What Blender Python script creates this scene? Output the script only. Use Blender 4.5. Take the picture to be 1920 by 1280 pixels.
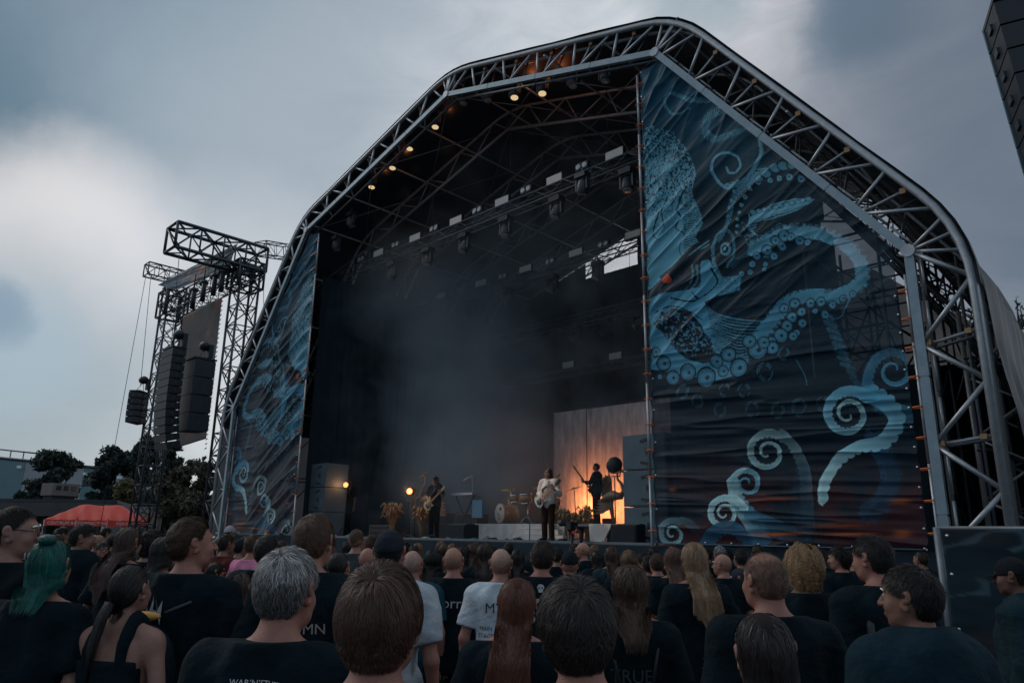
import bpy, math, random
import numpy as np
from mathutils import Vector, Matrix
from mathutils.bvhtree import BVHTree

for o in list(bpy.data.objects): bpy.data.objects.remove(o)
random.seed(7); rng = np.random.default_rng(7)
scene = bpy.context.scene
COL = scene.collection

# ---------------------------------------------------------------- camera
FPX = 1375.0
EYE = np.array([0.0, 0.0, 1.78])
_z = np.array([85.0, 5213.0, 1375.0]); _z /= np.linalg.norm(_z)
_v = -np.array([-493-960.0, 640-980.0, FPX]); _v -= _v.dot(_z)*_z
_U = _v/np.linalg.norm(_v); _W = -np.cross(_z, _U)
ROT = np.array([_U, _W, _z])
def ray(x, y): return ROT @ np.array([x-960.0, 640.0-y, FPX])
def atX(x, y, X): d = ray(x, y); return d*(X/d[0])+EYE
def atY(x, y, Y): d = ray(x, y); return d*(Y/d[1])+EYE
def atD(x, y, D): d = ray(x, y); return d/np.hypot(d[0], d[1])*D+EYE
def to_px(P):
    v = (np.asarray(P)-EYE) @ ROT
    return 960+FPX*v[..., 0]/v[..., 2], 640-FPX*v[..., 1]/v[..., 2]
cam = bpy.data.cameras.new('camera'); cam.lens = FPX*36/1920; cam.sensor_width = 36
cam.clip_start = 0.05; cam.clip_end = 3000
camo = bpy.data.objects.new('camera', cam); COL.objects.link(camo)
r_, u_, f_ = ROT[:, 0], ROT[:, 1], ROT[:, 2]
camo.matrix_world = Matrix(((r_[0], u_[0], -f_[0], 0), (r_[1], u_[1], -f_[1], 0), (r_[2], u_[2], -f_[2], EYE[2]), (0, 0, 0, 1)))
scene.camera = camo

# ---------------------------------------------------------------- world and sun
SUN_EL, SUN_AZ = math.radians(38), math.radians(-105)     # azimuth measured from +Y towards +X
world = bpy.data.worlds.new("World"); scene.world = world; world.use_nodes = True
nt = world.node_tree; N = nt.nodes; L = nt.links; N.clear()
def nn(tree, typ, **kw):
    n = tree.nodes.new(typ)
    for k, v in kw.items():
        if k == 'inp':
            for a, b in v.items(): n.inputs[a].default_value = b
        else: setattr(n, k, v)
    return n
def mth(tree, op, a, b=None, c=None, clamp=False):
    n = tree.nodes.new('ShaderNodeMath'); n.operation = op; n.use_clamp = clamp
    for i, v in enumerate((a, b, c)):
        if v is None: continue
        if isinstance(v, (int, float)): n.inputs[i].default_value = v
        else: tree.links.new(v, n.inputs[i])
    return n.outputs[0]
def mixc(tree, fac, a, b, typ='MIX'):
    n = tree.nodes.new('ShaderNodeMix'); n.data_type = 'RGBA'; n.blend_type = typ
    for i, v in ((0, fac), (6, a), (7, b)):
        if isinstance(v, (int, float)): n.inputs[i].default_value = v
        elif isinstance(v, tuple): n.inputs[i].default_value = (*v, 1)
        else: tree.links.new(v, n.inputs[i])
    return n.outputs[2]
out = nn(nt, 'ShaderNodeOutputWorld'); bg = nn(nt, 'ShaderNodeBackground'); bg.inputs[1].default_value = 0.112
sky = nn(nt, 'ShaderNodeTexSky', sky_type='NISHITA', sun_disc=False, sun_elevation=SUN_EL, sun_rotation=SUN_AZ)
tc = nn(nt, 'ShaderNodeTexCoord')
def dirblob(x, y, ang, soft):
    d = ray(x, y); d = d/np.linalg.norm(d)
    v = nn(nt, 'ShaderNodeVectorMath', operation='DOT_PRODUCT'); L.new(wv, v.inputs[0]); v.inputs[1].default_value = d
    m = nn(nt, 'ShaderNodeMapRange', interpolation_type='SMOOTHSTEP')
    L.new(v.outputs['Value'], m.inputs[0])
    m.inputs[1].default_value = math.cos(math.radians(ang+soft)); m.inputs[2].default_value = math.cos(math.radians(max(ang-soft, 0)))
    return m.outputs[0]
# the direction, gently warped so cloud banks have ragged edges
wn = nn(nt, 'ShaderNodeTexNoise', inp={'Scale': 2.6, 'Detail': 9.0, 'Roughness': .62}); L.new(tc.outputs['Generated'], wn.inputs[0])
ws = nn(nt, 'ShaderNodeVectorMath', operation='SUBTRACT'); L.new(wn.outputs['Color'], ws.inputs[0]); ws.inputs[1].default_value = (.5, .5, .5)
wm = nn(nt, 'ShaderNodeVectorMath', operation='MULTIPLY_ADD'); L.new(ws.outputs[0], wm.inputs[0]); wm.inputs[1].default_value = (.17, .17, .12); L.new(tc.outputs['Generated'], wm.inputs[2])
wz = nn(nt, 'ShaderNodeVectorMath', operation='NORMALIZE'); L.new(wm.outputs[0], wz.inputs[0]); wv = wz.outputs[0]
mp = nn(nt, 'ShaderNodeMapping'); mp.inputs['Scale'].default_value = (1.6, 1.6, 4.2); mp.inputs['Rotation'].default_value = (.2, .35, 0.6); L.new(tc.outputs['Generated'], mp.inputs[0])
n1 = nn(nt, 'ShaderNodeTexNoise', inp={'Scale': 1.3, 'Detail': 8.0, 'Roughness': .55, 'Distortion': .5}); L.new(mp.outputs[0], n1.inputs[0])
n2 = nn(nt, 'ShaderNodeTexNoise', inp={'Scale': 4.0, 'Detail': 9.0, 'Roughness': .62, 'Distortion': .9}); L.new(mp.outputs[0], n2.inputs[0])
cl = mth(nt, 'ADD', mth(nt, 'MULTIPLY', n1.outputs['Fac'], .52), mth(nt, 'MULTIPLY', n2.outputs['Fac'], .48))
rp = nn(nt, 'ShaderNodeValToRGB'); L.new(cl, rp.inputs[0])
E_ = rp.color_ramp.elements
E_[0].position = .40; E_[0].color = (2.4, 2.7, 2.95, 1); E_[1].position = .60; E_[1].color = (5.2, 5.3, 5.5, 1)
c_ = rp.outputs[0]
SKYB = [  # photo x, y, radius deg, softness deg, tint at the centre, strength
    (-120, -120, 20, 15, (.14, .55, .95), .97), (120, 110, 13, 15, (.7, 1.3, 1.75), .75), (420, 60, 4, 12, (2.2, 2.8, 3.3), .5),
    (110, 470, 2, 8, (7.0, 6.6, 6.4), .75), (400, 640, 4, 11, (5.8, 5.8, 5.9), .55), (-20, 800, 8, 9, (2.1, 2.6, 2.9), .85), (60, 670, 1, 5, (2.6, 3.4, 4.0), .6), (20, 597, .3, 2.6, (1.2, 1.9, 2.6), .7),
    (640, 330, 8, 13, (4.7, 5.0, 5.3), .35), (1500, 290, 6, 14, (4.8, 4.7, 5.0), .45), (960, 20, 3, 10, (3.4, 3.9, 4.4), .4),
    (1600, 25, 1.4, 3.6, (.8, 1.4, 1.9), .9), (1690, 0, .8, 3.6, (1.1, 1.7, 2.2), .7), (1290, 0, .4, 4, (1.9, 2.6, 3.0), .6), (2040, 240, 12, 14, (.8, 1.05, 1.4), .93)]
for x, y, a, s, col, k in SKYB:
    c_ = mixc(nt, mth(nt, 'MULTIPLY', dirblob(x, y, a, s), k), c_, col)
# unseen dark cloud added behind the camera and overhead to dim the crowd
def vecblob(d, lo, hi):
    v = nn(nt, 'ShaderNodeVectorMath', operation='DOT_PRODUCT'); L.new(wv, v.inputs[0]); d = np.array(d, float); v.inputs[1].default_value = d/np.linalg.norm(d)
    m = nn(nt, 'ShaderNodeMapRange', interpolation_type='SMOOTHSTEP'); L.new(v.outputs['Value'], m.inputs[0]); m.inputs[1].default_value = lo; m.inputs[2].default_value = hi; return m.outputs[0]
c_ = mixc(nt, mth(nt, 'MULTIPLY', vecblob((.7, -.7, .25), -.25, .55), .85), c_, (1.7, 2.3, 2.9))
c_ = mixc(nt, .94, sky.outputs[0], c_)
L.new(c_, bg.inputs[0]); L.new(bg.outputs[0], out.inputs[0])
sl = bpy.data.lights.new('sun', 'SUN'); sl.energy = 0.5; sl.angle = math.radians(25); sl.color = (1, .95, .9)
so = bpy.data.objects.new('sun', sl); COL.objects.link(so)
sd = Vector((math.sin(SUN_AZ)*math.cos(SUN_EL), math.cos(SUN_AZ)*math.cos(SUN_EL), math.sin(SUN_EL)))
so.rotation_euler = sd.to_track_quat('Z', 'Y').to_euler(); so.location = (-60, -20, 60)
scene.view_settings.view_transform = 'Standard'; scene.view_settings.look = 'None'
scene.view_settings.exposure = 0.32; scene.view_settings.gamma = 1.0
scene.cycles.volume_bounces = 1; scene.cycles.volume_step_rate = 2.0; scene.cycles.transparent_max_bounces = 24

# ---------------------------------------------------------------- materials
MATS = {}
def mat(name, col=(.5, .5, .5), rough=.6, metal=0.0, var=.15, scale=6.0, bump=0.0, bscale=30.0, spec=.5, objcol=False, attr=None, coat=0., alpha=None, trans=0., emis=None, estr=0., stretch=None, fibre=0.):
    if name in MATS: return MATS[name]
    m = bpy.data.materials.new(name); m.use_nodes = True; t = m.node_tree
    b = t.nodes['Principled BSDF']; b.inputs['Roughness'].default_value = rough; b.inputs['Metallic'].default_value = metal
    b.inputs['Specular IOR Level'].default_value = spec; b.inputs['Coat Weight'].default_value = coat
    tcn = nn(t, 'ShaderNodeTexCoord'); vec = tcn.outputs['Object']
    if stretch:
        mpn = nn(t, 'ShaderNodeMapping'); mpn.inputs['Scale'].default_value = stretch; t.links.new(vec, mpn.inputs[0]); vec = mpn.outputs[0]
    no = nn(t, 'ShaderNodeTexNoise', inp={'Scale': scale, 'Detail': 5.0, 'Roughness': .6}); t.links.new(vec, no.inputs[0])
    if objcol: src = nn(t, 'ShaderNodeObjectInfo').outputs['Color']
    else:
        rgb = nn(t, 'ShaderNodeRGB'); rgb.outputs[0].default_value = (*col, 1); src = rgb.outputs[0]
    if attr:
        at = nn(t, 'ShaderNodeAttribute', attribute_name=attr)
        src = mixc(t, 1.0, src, at.outputs['Color'], 'MULTIPLY') if objcol else at.outputs['Color']
    lo = mth(t, 'MULTIPLY_ADD', no.outputs['Fac'], 2*var*1.6, 1-var*1.6)
    hs = nn(t, 'ShaderNodeHueSaturation'); t.links.new(src, hs.inputs['Color']); t.links.new(lo, hs.inputs['Value'])
    t.links.new(hs.outputs[0], b.inputs['Base Color'])
    if bump:
        bn = nn(t, 'ShaderNodeTexNoise', inp={'Scale': bscale, 'Detail': 4.0}); t.links.new(vec, bn.inputs[0])
        bp = nn(t, 'ShaderNodeBump', inp={'Strength': bump, 'Distance': .02}); t.links.new(bn.outputs['Fac'], bp.inputs['Height']); t.links.new(bp.outputs[0], b.inputs['Normal'])
    if emis: b.inputs['Emission Color'].default_value = (*emis, 1); b.inputs['Emission Strength'].default_value = estr
    if alpha is not None or trans:
        o = t.nodes['Material Output']; sh = b.outputs[0]
        if trans:
            tr = nn(t, 'ShaderNodeBsdfTranslucent'); t.links.new(hs.outputs[0], tr.inputs[0])
            mx = nn(t, 'ShaderNodeMixShader'); mx.inputs[0].default_value = trans; t.links.new(sh, mx.inputs[1]); t.links.new(tr.outputs[0], mx.inputs[2]); sh = mx.outputs[0]
        if alpha is not None:
            tp = nn(t, 'ShaderNodeBsdfTransparent'); mx = nn(t, 'ShaderNodeMixShader'); mx.inputs[0].default_value = alpha
            t.links.new(tp.outputs[0], mx.inputs[1]); t.links.new(sh, mx.inputs[2]); sh = mx.outputs[0]
        t.links.new(sh, o.inputs['Surface'])
    MATS[name] = m; return m
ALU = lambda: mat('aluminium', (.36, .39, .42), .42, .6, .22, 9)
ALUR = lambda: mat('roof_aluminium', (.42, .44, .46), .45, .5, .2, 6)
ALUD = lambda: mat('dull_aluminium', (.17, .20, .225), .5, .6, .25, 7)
BEAM = lambda: mat('beam_profile', (.22, .29, .335), .42, .45, .2, 5)
STEELD = lambda: mat('dark_steel', (.05, .065, .08), .5, .5, .25, 6)
BLACK = lambda: mat('black_paint', (.012, .018, .026), .5, 0, .25, 8, .1, 60)
CURTAIN = lambda: mat('black_molton', (.010, .026, .040), .95, 0, .35, 2, .4, 6, stretch=(1, 1, .15))
TARPIN = lambda: mat('roof_tarpaulin', (.018, .036, .050), .6, 0, .3, 1.5, .3, 3)
TARP = lambda: mat('side_tarpaulin', (.23, .235, .25), .5, 0, .3, 2.5, .4, 5, stretch=(1, 1, .2), trans=.3)
ORANGE = lambda: mat('orange_strap', (.75, .16, .04), .5, 0, .2, 9)
RUST = lambda: mat('coupler_zinc', (.34, .20, .11), .45, .5, .3, 30)
DECK = lambda: mat('black_stage_deck', (.02, .024, .028), .35, 0, .4, 4, .2, 20)

# ---------------------------------------------------------------- mesh helpers
def tag(o, label=None, cat=None, group=None, kind=None):
    if label: o['label'] = label
    if cat: o['category'] = cat
    if group: o['group'] = group
    if kind: o['kind'] = kind
    return o
def empty(name, loc, label=None, cat=None, group=None, kind=None, rz=0):
    o = bpy.data.objects.new(name, None); o.empty_display_size = .2; o.location = tuple(loc); o.rotation_euler = (0, 0, rz)
    COL.objects.link(o); return tag(o, label, cat, group, kind)
def wmat(o):
    M = Matrix.LocRotScale(o.location, o.rotation_euler, o.scale)
    return M if o.parent is None else wmat(o.parent) @ o.matrix_parent_inverse @ M
def link(name, me, m, parent=None, world=True):
    o = bpy.data.objects.new(name, me)
    if m and not me.materials: me.materials.append(m)
    COL.objects.link(o)
    if parent is not None:
        o.parent = parent
        if world:   # vertices were given in world coordinates
            o.matrix_parent_inverse = wmat(parent).inverted()
    return o
def npmesh(name, V, F, smooth=False):
    me = bpy.data.meshes.new(name); V = np.asarray(V, dtype=np.float32); F = np.asarray(F, dtype=np.int32)
    n = len(F); k = F.shape[1]
    me.vertices.add(len(V)); me.vertices.foreach_set('co', V.ravel())
    me.loops.add(n*k); me.loops.foreach_set('vertex_index', F.ravel())
    me.polygons.add(n); me.polygons.foreach_set('loop_start', np.arange(0, n*k, k, dtype=np.int32))
    if smooth: me.polygons.foreach_set('use_smooth', np.ones(n, dtype=bool))
    me.update(calc_edges=True); return me
class MB:
    def __init__(s): s.v = []; s.f = []; s.sm = []
    def add(s, vs, fs, sm=False):
        b = len(s.v); s.v += [tuple(float(c) for c in p) for p in vs]; s.f += [tuple(b+i for i in f) for f in fs]; s.sm += [sm]*len(fs)
    def box(s, c, d, R=None):
        c = np.array(c, float); h = np.array(d, float)/2
        P = [np.array([x, y, z])*h for z in (-1, 1) for y in (-1, 1) for x in (-1, 1)]
        if R is not None: P = [R @ p for p in P]
        s.add([c+p for p in P], [(0, 2, 3, 1), (4, 5, 7, 6), (0, 1, 5, 4), (2, 6, 7, 3), (0, 4, 6, 2), (1, 3, 7, 5)]); return s
    def tube(s, p, q, r, n=7, r2=None):
        return s.path([p, q], [r, r if r2 is None else r2], n)
    def path(s, pts, r, n=7, closed=False):
        pts = [np.array(p, float) for p in pts]; m = len(pts)
        rr = r if isinstance(r, (list, tuple, np.ndarray)) else [r]*m
        vs = []; fs = []; ref = None
        for i, p in enumerate(pts):
            if closed: d = pts[(i+1) % m]-pts[i-1]
            else: d = pts[min(i+1, m-1)]-pts[max(i-1, 0)]
            d = d/(np.linalg.norm(d)+1e-9)
            if ref is None: ref = np.array([0, 0, 1.]) if abs(d[2]) < .9 else np.array([1., 0, 0])
            a = np.cross(d, ref); a /= np.linalg.norm(a)+1e-9; b = np.cross(a, d); ref = b
            for k in range(n):
                t = 2*math.pi*k/n; vs.append(p+(a*math.cos(t)+b*math.sin(t))*rr[i])
        for i in range(m if closed else m-1):
            j = (i+1) % m
            for k in range(n): fs.append((i*n+k, i*n+(k+1) % n, j*n+(k+1) % n, j*n+k))
        if not closed: fs.append(tuple(range(n-1, -1, -1))); fs.append(tuple((m-1)*n+k for k in range(n)))
        s.add(vs, fs, True); return s
    def lathe(s, c, prof, axis=(0, 0, 1), n=20):   # prof: (radius, height)
        ax = np.array(axis, float); ax /= np.linalg.norm(ax); ref = np.array([1., 0, 0]) if abs(ax[0]) < .9 else np.array([0, 1., 0])
        a = np.cross(ax, ref); a /= np.linalg.norm(a); b = np.cross(ax, a); c = np.array(c, float); vs = []; fs = []
        for r, h in prof:
            for k in range(n): t = 2*math.pi*k/n; vs.append(c+ax*h+(a*math.cos(t)+b*math.sin(t))*r)
        for i in range(len(prof)-1):
            for k in range(n): fs.append((i*n+k, i*n+(k+1) % n, (i+1)*n+(k+1) % n, (i+1)*n+k))
        fs.append(tuple(range(n-1, -1, -1))); fs.append(tuple((len(prof)-1)*n+k for k in range(n)))
        s.add(vs, fs, True); return s
    def ball(s, c, r, R=None, n=12, m=8):
        c = np.array(c, float); r = np.array(r if hasattr(r, '__len__') else (r, r, r), float); vs = []; fs = []
        for i in range(m+1):
            ph = math.pi*i/m
            for k in range(n):
                t = 2*math.pi*k/n; p = np.array([math.sin(ph)*math.cos(t), math.sin(ph)*math.sin(t), math.cos(ph)])*r
                vs.append(c+(R @ p if R is not None else p))
        for i in range(m):
            for k in range(n): fs.append((i*n+k, (i+1)*n+k, (i+1)*n+(k+1) % n, i*n+(k+1) % n))
        s.add(vs, fs, True); return s
    def prism(s, poly, d):      # poly: list of 3-D points, extruded by vector d
        k = len(poly); d = np.array(d, float); P = [np.array(p, float) for p in poly]
        s.add(P+[p+d for p in P], [tuple(range(k-1, -1, -1)), tuple(range(k, 2*k))]+[(i, (i+1) % k, k+(i+1) % k, k+i) for i in range(k)]); return s
    def build(s, name, m, parent=None, world=True, smooth=None):
        me = bpy.data.meshes.new(name); me.from_pydata(s.v, [], s.f)
        me.polygons.foreach_set('use_smooth', np.array(s.sm if smooth is None else [smooth]*len(s.f), dtype=bool)); me.update()
        return link(name, me, m, parent, world)
def rotz(a): c, s = math.cos(a), math.sin(a); return np.array([[c, -s, 0], [s, c, 0], [0, 0, 1.]])
def rotx(a): c, s = math.cos(a), math.sin(a); return np.array([[1, 0, 0], [0, c, -s], [0, s, c.real]])
def copy_tree(o, parent=None):
    c = o.copy(); COL.objects.link(c)
    if parent is not None: c.parent = parent
    for ch in list(o.children): copy_tree(ch, c)
    return c
# smooth 2-D value noise for wrinkles and prints
_NG = rng.random((256, 256))
def vnoise(x, y):
    xi = np.floor(x).astype(int); yi = np.floor(y).astype(int); fx = x-xi; fy = y-yi
    fx = fx*fx*(3-2*fx); fy = fy*fy*(3-2*fy); g = lambda a, b: _NG[a % 256, b % 256]
    return (g(xi, yi)*(1-fx)+g(xi+1, yi)*fx)*(1-fy)+(g(xi, yi+1)*(1-fx)+g(xi+1, yi+1)*fx)*fy
def fbm(x, y, o=4):
    r = 0; a = .5; t = 0
    for i in range(o): r = r+a*vnoise(x*2**i+i*17.3, y*2**i+i*9.1); t += a; a *= .5
    return r/t

# ---------------------------------------------------------------- ground
g = MB(); nx = 60
gx = np.linspace(-1, 1, nx); gx = np.sign(gx)*np.abs(gx)**3*900
vv = [(x-10, y+10, 0.0) for y in gx for x in gx]
g.add(vv, [(j*nx+i, j*nx+i+1, (j+1)*nx+i+1, (j+1)*nx+i) for j in range(nx-1) for i in range(nx-1)])
tag(g.build('ground', mat('asphalt', (.045, .048, .05), .9, 0, .3, .6, .3, 25)), kind='structure')

# ---------------------------------------------------------------- stage
YF = 13.0; YB = 26.0; DZ = 1.62
IN = [(-28.32, 0.0), (-28.32, 6.55), (-23.84, 12.88), (-15.83, 15.14), (-8.18, 12.84), (-3.36, 6.54), (-3.36, 0.0)]   # inner chord of every arch (X, Z)
OUT = [(-29.18, 0.0), (-29.18, 6.78), (-24.28, 13.45), (-15.70, 15.92), (-7.55, 13.50), (-2.50, 6.74), (-2.50, 0.0)]
stage = empty('concert_stage', (-15.83, 13, 0), 'huge festival stage with an arched aluminium truss roof open towards the crowd', 'stage')
def rounded(poly, rad=.9, n=5):
    P = [np.array(p, float) for p in poly]; o = [P[0]]
    for a, b, c in zip(P[:-2], P[1:-1], P[2:]):
        u = (a-b)/np.linalg.norm(a-b); v = (c-b)/np.linalg.norm(c-b)
        for k in range(n+1):
            t = k/n; o.append((b+u*rad)*(1-t)**2+2*b*t*(1-t)+(b+v*rad)*t*t)
    return o+[P[-1]]
OUTR = rounded(OUT, 1.0)
def v3(p, y):     # towards the back the right-hand eave drops away
    w = min(max((p[0]+6.0)/3.2, 0), 1)*min(max((p[1]-2)/3, 0), 1); return np.array([p[0], y, p[1]-.23*max(y-YF-.5, 0)*w])
def front_arch():
    arch = MB().path([v3(p, YF) for p in OUTR], .072, 9).path([v3(p, YF+.42) for p in OUTR], .05, 7).build('outer_chord', ALU(), stage)
    names = ['truss_leg', 'truss_slope', 'truss_ridge', 'truss_ridge', 'truss_slope', 'truss_leg']
    for i in range(6):
        a, b = np.array(IN[i]), np.array(IN[i+1]); oa, ob = np.array(OUT[i]), np.array(OUT[i+1])
        nbay = [4, 6, 6, 6, 6, 4][i]
        if i in (0, 5):   # legs start at deck level on a base frame
            pass
        m = MB(); ax = b-a; Ln = np.linalg.norm(ax); ax /= Ln; ang = math.atan2(ax[1], ax[0])
        Rm = np.array([[ax[0], 0, -ax[1]], [0, 1, 0], [ax[1], 0, ax[0]]])
        k0 = max(1, round(Ln/2.2)); 
        for k in range(k0):      # beam in bolted lengths with thin joints
            c = a+ax*(Ln*(k+.5)/k0); m.box(v3(c, YF), (Ln/k0-.03, .10, .15), Rm)
            if k: m.box(v3(a+ax*(Ln*k/k0), YF), (.06, .085, .12), Rm)
        sec = m.build(names[i], BEAM(), stage)
        m = MB(); off = np.array([-ax[1], ax[0]])*.13
        if off.dot(oa-a+ob-b) < 0: off = -off
        for k in range(nbay*2):
            s0 = a+off+ax*(Ln*(k+.06)/(nbay*2)); s1 = a+off+ax*(Ln*(k+.94)/(nbay*2)); m.tube(v3(s0, YF+.16), v3(s1, YF+.16), .026, 6)
        m.build('rail_tube', ALU(), sec)
        for k in range(nbay):
            t0, t1, tm = k/nbay, (k+1)/nbay, (k+.5)/nbay
            pa, pm, pb = a+(b-a)*t0, a+(b-a)*tm, a+(b-a)*t1; qa, qm, qb = oa+(ob-oa)*t0, oa+(ob-oa)*tm, oa+(ob-oa)*t1
            if i in (0, 5):
                if i == 0: base, top = pa, pb; qbase, qtop = qa, qb; order = [(pa, qm), (qm, pb)]
                else: order = [(pa, qm), (qm, pb)]
                for s, e in order: MBt = MB().tube(v3(s, YF), v3(e, YF), .042, 8).build('diagonal_brace', ALU(), sec)
                MB().tube(v3(pb, YF+.1), v3(qb, YF+.1), .034, 7).build('cross_tube', ALU(), sec)
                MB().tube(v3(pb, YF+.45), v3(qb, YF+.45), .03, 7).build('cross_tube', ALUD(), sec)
                for s in (.12, .8): MB().box(v3(pb+(qb-pb)*s, YF+.06), (.09, .1, .08)).build('coupler', RUST(), sec)
            else:
                if i in (1, 2): n0, n1, r0, r1 = pb, pa, qb, qa
                else: n0, n1, r0, r1 = pa, pb, qa, qb
                f0 = -.24 if (0 < k < nbay-1) or (k == 0 and i in (1, 2)) or (k == nbay-1 and i in (3, 4)) else .04
                MB().tube(v3(n0+(n1-n0)*.02, YF), v3(r0+(r1-r0)*f0, YF), .036, 7).build('lattice_tube', ALU(), sec)
                MB().tube(v3(n0+(n1-n0)*.14, YF), v3(r0+(r1-r0)*.60, YF+.02), .036, 7).build('lattice_tube', ALU(), sec)
                MB().tube(v3(n0+(n1-n0)*.08, YF+.12), v3(r0+(r1-r0)*.12, YF+.12), .03, 7).build('cross_tube', ALU(), sec)
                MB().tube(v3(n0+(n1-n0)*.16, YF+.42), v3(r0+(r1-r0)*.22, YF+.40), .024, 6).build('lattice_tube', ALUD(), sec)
                e = r0+(r1-r0)*.12-(r0-n0)*.14; MB().box(v3(e, YF+.12), (.1, .1, .1)).build('coupler', RUST(), sec)
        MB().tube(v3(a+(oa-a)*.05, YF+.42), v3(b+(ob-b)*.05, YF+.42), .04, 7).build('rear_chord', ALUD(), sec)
    for i in range(1, 6):
        MB().prism([v3(np.array(IN[i])+.115*np.array([math.cos(t), math.sin(t)]), YF-.07) for t in np.linspace(0, 2*math.pi, 11)[:-1]], (0, .14, 0)).build('gusset_plate', ALU(), stage)
        a, b = np.array(IN[i]), np.array(OUT[i])
        for s in (-.45, 0.0, .45):
            d = np.array([math.cos(math.atan2(*(b-a)[::-1])+s), math.sin(math.atan2(*(b-a)[::-1])+s)]); 
            MB().tube(v3(a, YF), v3(a+d*(np.linalg.norm(b-a)-.1 if s else np.linalg.norm(b-a)*.78), YF), .034, 7).build('lattice_tube', ALU(), stage)
front_arch()
for y in (15.75, 18.45, 21.15, 23.6, YB):
    ch = MB()
    for i in range(1, 5): ch.tube(v3(IN[i], y), v3(IN[i+1], y), .05, 7)
    for i in (0, 5): ch.tube(v3(IN[i], y), v3(IN[i+1], y), .05, 7)
    ch.path([v3(p, y) for p in OUTR], .05, 6)
    ao = ch.build('roof_arch', ALUR(), stage); w = MB()
    for i in range(0, 6):
        a, b, oa, ob = map(np.array, (IN[i], IN[i+1], OUT[i], OUT[i+1])); nb = 5
        for k in range(nb):
            t0, tm, t1 = k/nb, (k+.5)/nb, (k+1)/nb
            w.tube(v3(a+(b-a)*t0, y), v3(oa+(ob-oa)*tm, y), .026, 6); w.tube(v3(oa+(ob-oa)*tm, y), v3(a+(b-a)*t1, y), .026, 6)
    w.build('web_tubes', ALUR(), ao)
ys = [YF, 15.75, 18.45, 21.15, 23.6, YB]
for i in range(1, 5):       # purlins along the roof and crossed wind braces
    for t in ([0, .25, .5, .75] if i < 4 else [0, .25, .5, .75, 1]):
        p = (np.array(IN[i])*(1-t)+np.array(IN[i+1])*t)*.25+(np.array(OUT[i])*(1-t)+np.array(OUT[i+1])*t)*.75
        MB().tube(v3(p, YF), v3(p, YB), .032, 6).build('purlin', ALUR(), stage)
    for j in range(5):
        w = MB()
        for t in (0, .5):
            a = np.array(IN[i])*(1-t)+np.array(IN[i+1])*t; b = np.array(IN[i])*(.5-t)+np.array(IN[i+1])*(t+.5)
            w.tube(v3(a, ys[j]+.1), v3(b, ys[j+1]-.1), .016, 5); w.tube(v3(b, ys[j]+.1), v3(a, ys[j+1]-.1), .016, 5)
        w.build('wind_brace', ALUD(), stage)
# roof membrane, slack between the arches
nyy = 60; V = []; K = len(OUTR); Yg = np.linspace(YF-.05, YB+.1, nyy)
ctr = np.array([-15.83, 5.0]); top = [k for k in range(K) if OUTR[k][1] > 5.4]
for y in Yg:
    fr = min((abs(y-q) for q in ys)); sag = .14*min(fr/1.3, 1)
    for k in top:
        p = np.array(OUTR[k]); d = p-ctr; d /= np.linalg.norm(d); V.append(v3(p+d*(.12-sag+.0), y))
kk = len(top)
# densify across each slope
Vd = np.array(V).reshape(nyy, kk, 3); fine = []
for k in range(kk-1):
    ln = np.linalg.norm(Vd[0, k+1]-Vd[0, k]); n = max(1, int(ln/.5)); fine += [(k, q/n) for q in range(n)]
fine.append((kk-1, 0)); G = np.stack([Vd[:, k]*(1-t)+Vd[:, min(k+1, kk-1)]*t for k, t in fine], 1)
nf = len(fine); G[:, :, 2] += .05*(fbm(np.linspace(0, 40, nf)[None, :]+0*Yg[:, None], 0*np.arange(nf)[None, :]+Yg[:, None]*1.3)-.5)
F = [(j*nf+i, j*nf+i+1, (j+1)*nf+i+1, (j+1)*nf+i) for j in range(nyy-1) for i in range(nf-1)]
link('roof_membrane', npmesh('roof_membrane', G.reshape(-1, 3), F, True), TARPIN(), stage)
# side tarpaulins hanging outside the legs
def drape(name, p0, p1, z0, z1, m, parent, nu=120, nv=70, amp=.12, wl=.45, flare=0., seed=0, topz=None, nrm=None, topu=None):
    p0 = np.array(p0, float); p1 = np.array(p1, float); Lh = np.linalg.norm(p1-p0); t = (p1-p0)/Lh
    n = np.array([t[1], -t[0]]) if nrm is None else np.array(nrm, float)
    u = np.linspace(0, 1, nu); v = np.linspace(0, 1, nv); Uu, Vv = np.meshgrid(u, v)
    a = Uu*Lh/wl+fbm(Uu*6+seed, Vv*2.0, 3)*2.2; disp = amp*(np.sin(a*2*math.pi)*.32+2.1*(fbm(a*.9+seed*3, Vv*1.6+seed, 4)-.5))*(.35+.65*(1-Vv))
    zt = z1 if topz is None else np.array([topz(p0[0]+(p1[0]-p0[0])*q) for q in u])[None, :]
    if topu is not None: zt = np.array([topu(q) for q in u])[None, :]
    Z = z0+(zt-z0)*Vv; o = disp+flare*(1-Vv)**1.6
    X = p0[0]+(p1-p0)[0]*Uu+n[0]*o; Y = p0[1]+(p1-p0)[1]*Uu+n[1]*o
    V = np.stack([X, Y, Z], -1).reshape(-1, 3); F = [(j*nu+i, j*nu+i+1, (j+1)*nu+i+1, (j+1)*nu+i) for j in range(nv-1) for i in range(nu-1)]
    return link(name, npmesh(name, V, F, True), m, parent)
drape('side_tarpaulin', (-2.38, YF+.15), (-2.38, YB), 1.2, 6.85, TARP(), stage, 260, 70, .17, .55, .6, nrm=(1, 0), topu=lambda u: 5.95-.19*max(u*12.85-.35, 0))
drape('side_tarpaulin', (-29.3, YF+.15), (-29.3, YB), 1.2, 6.85, TARP(), stage, 100, 30, .14, .5, .6, seed=3, nrm=(-1, 0))
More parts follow.
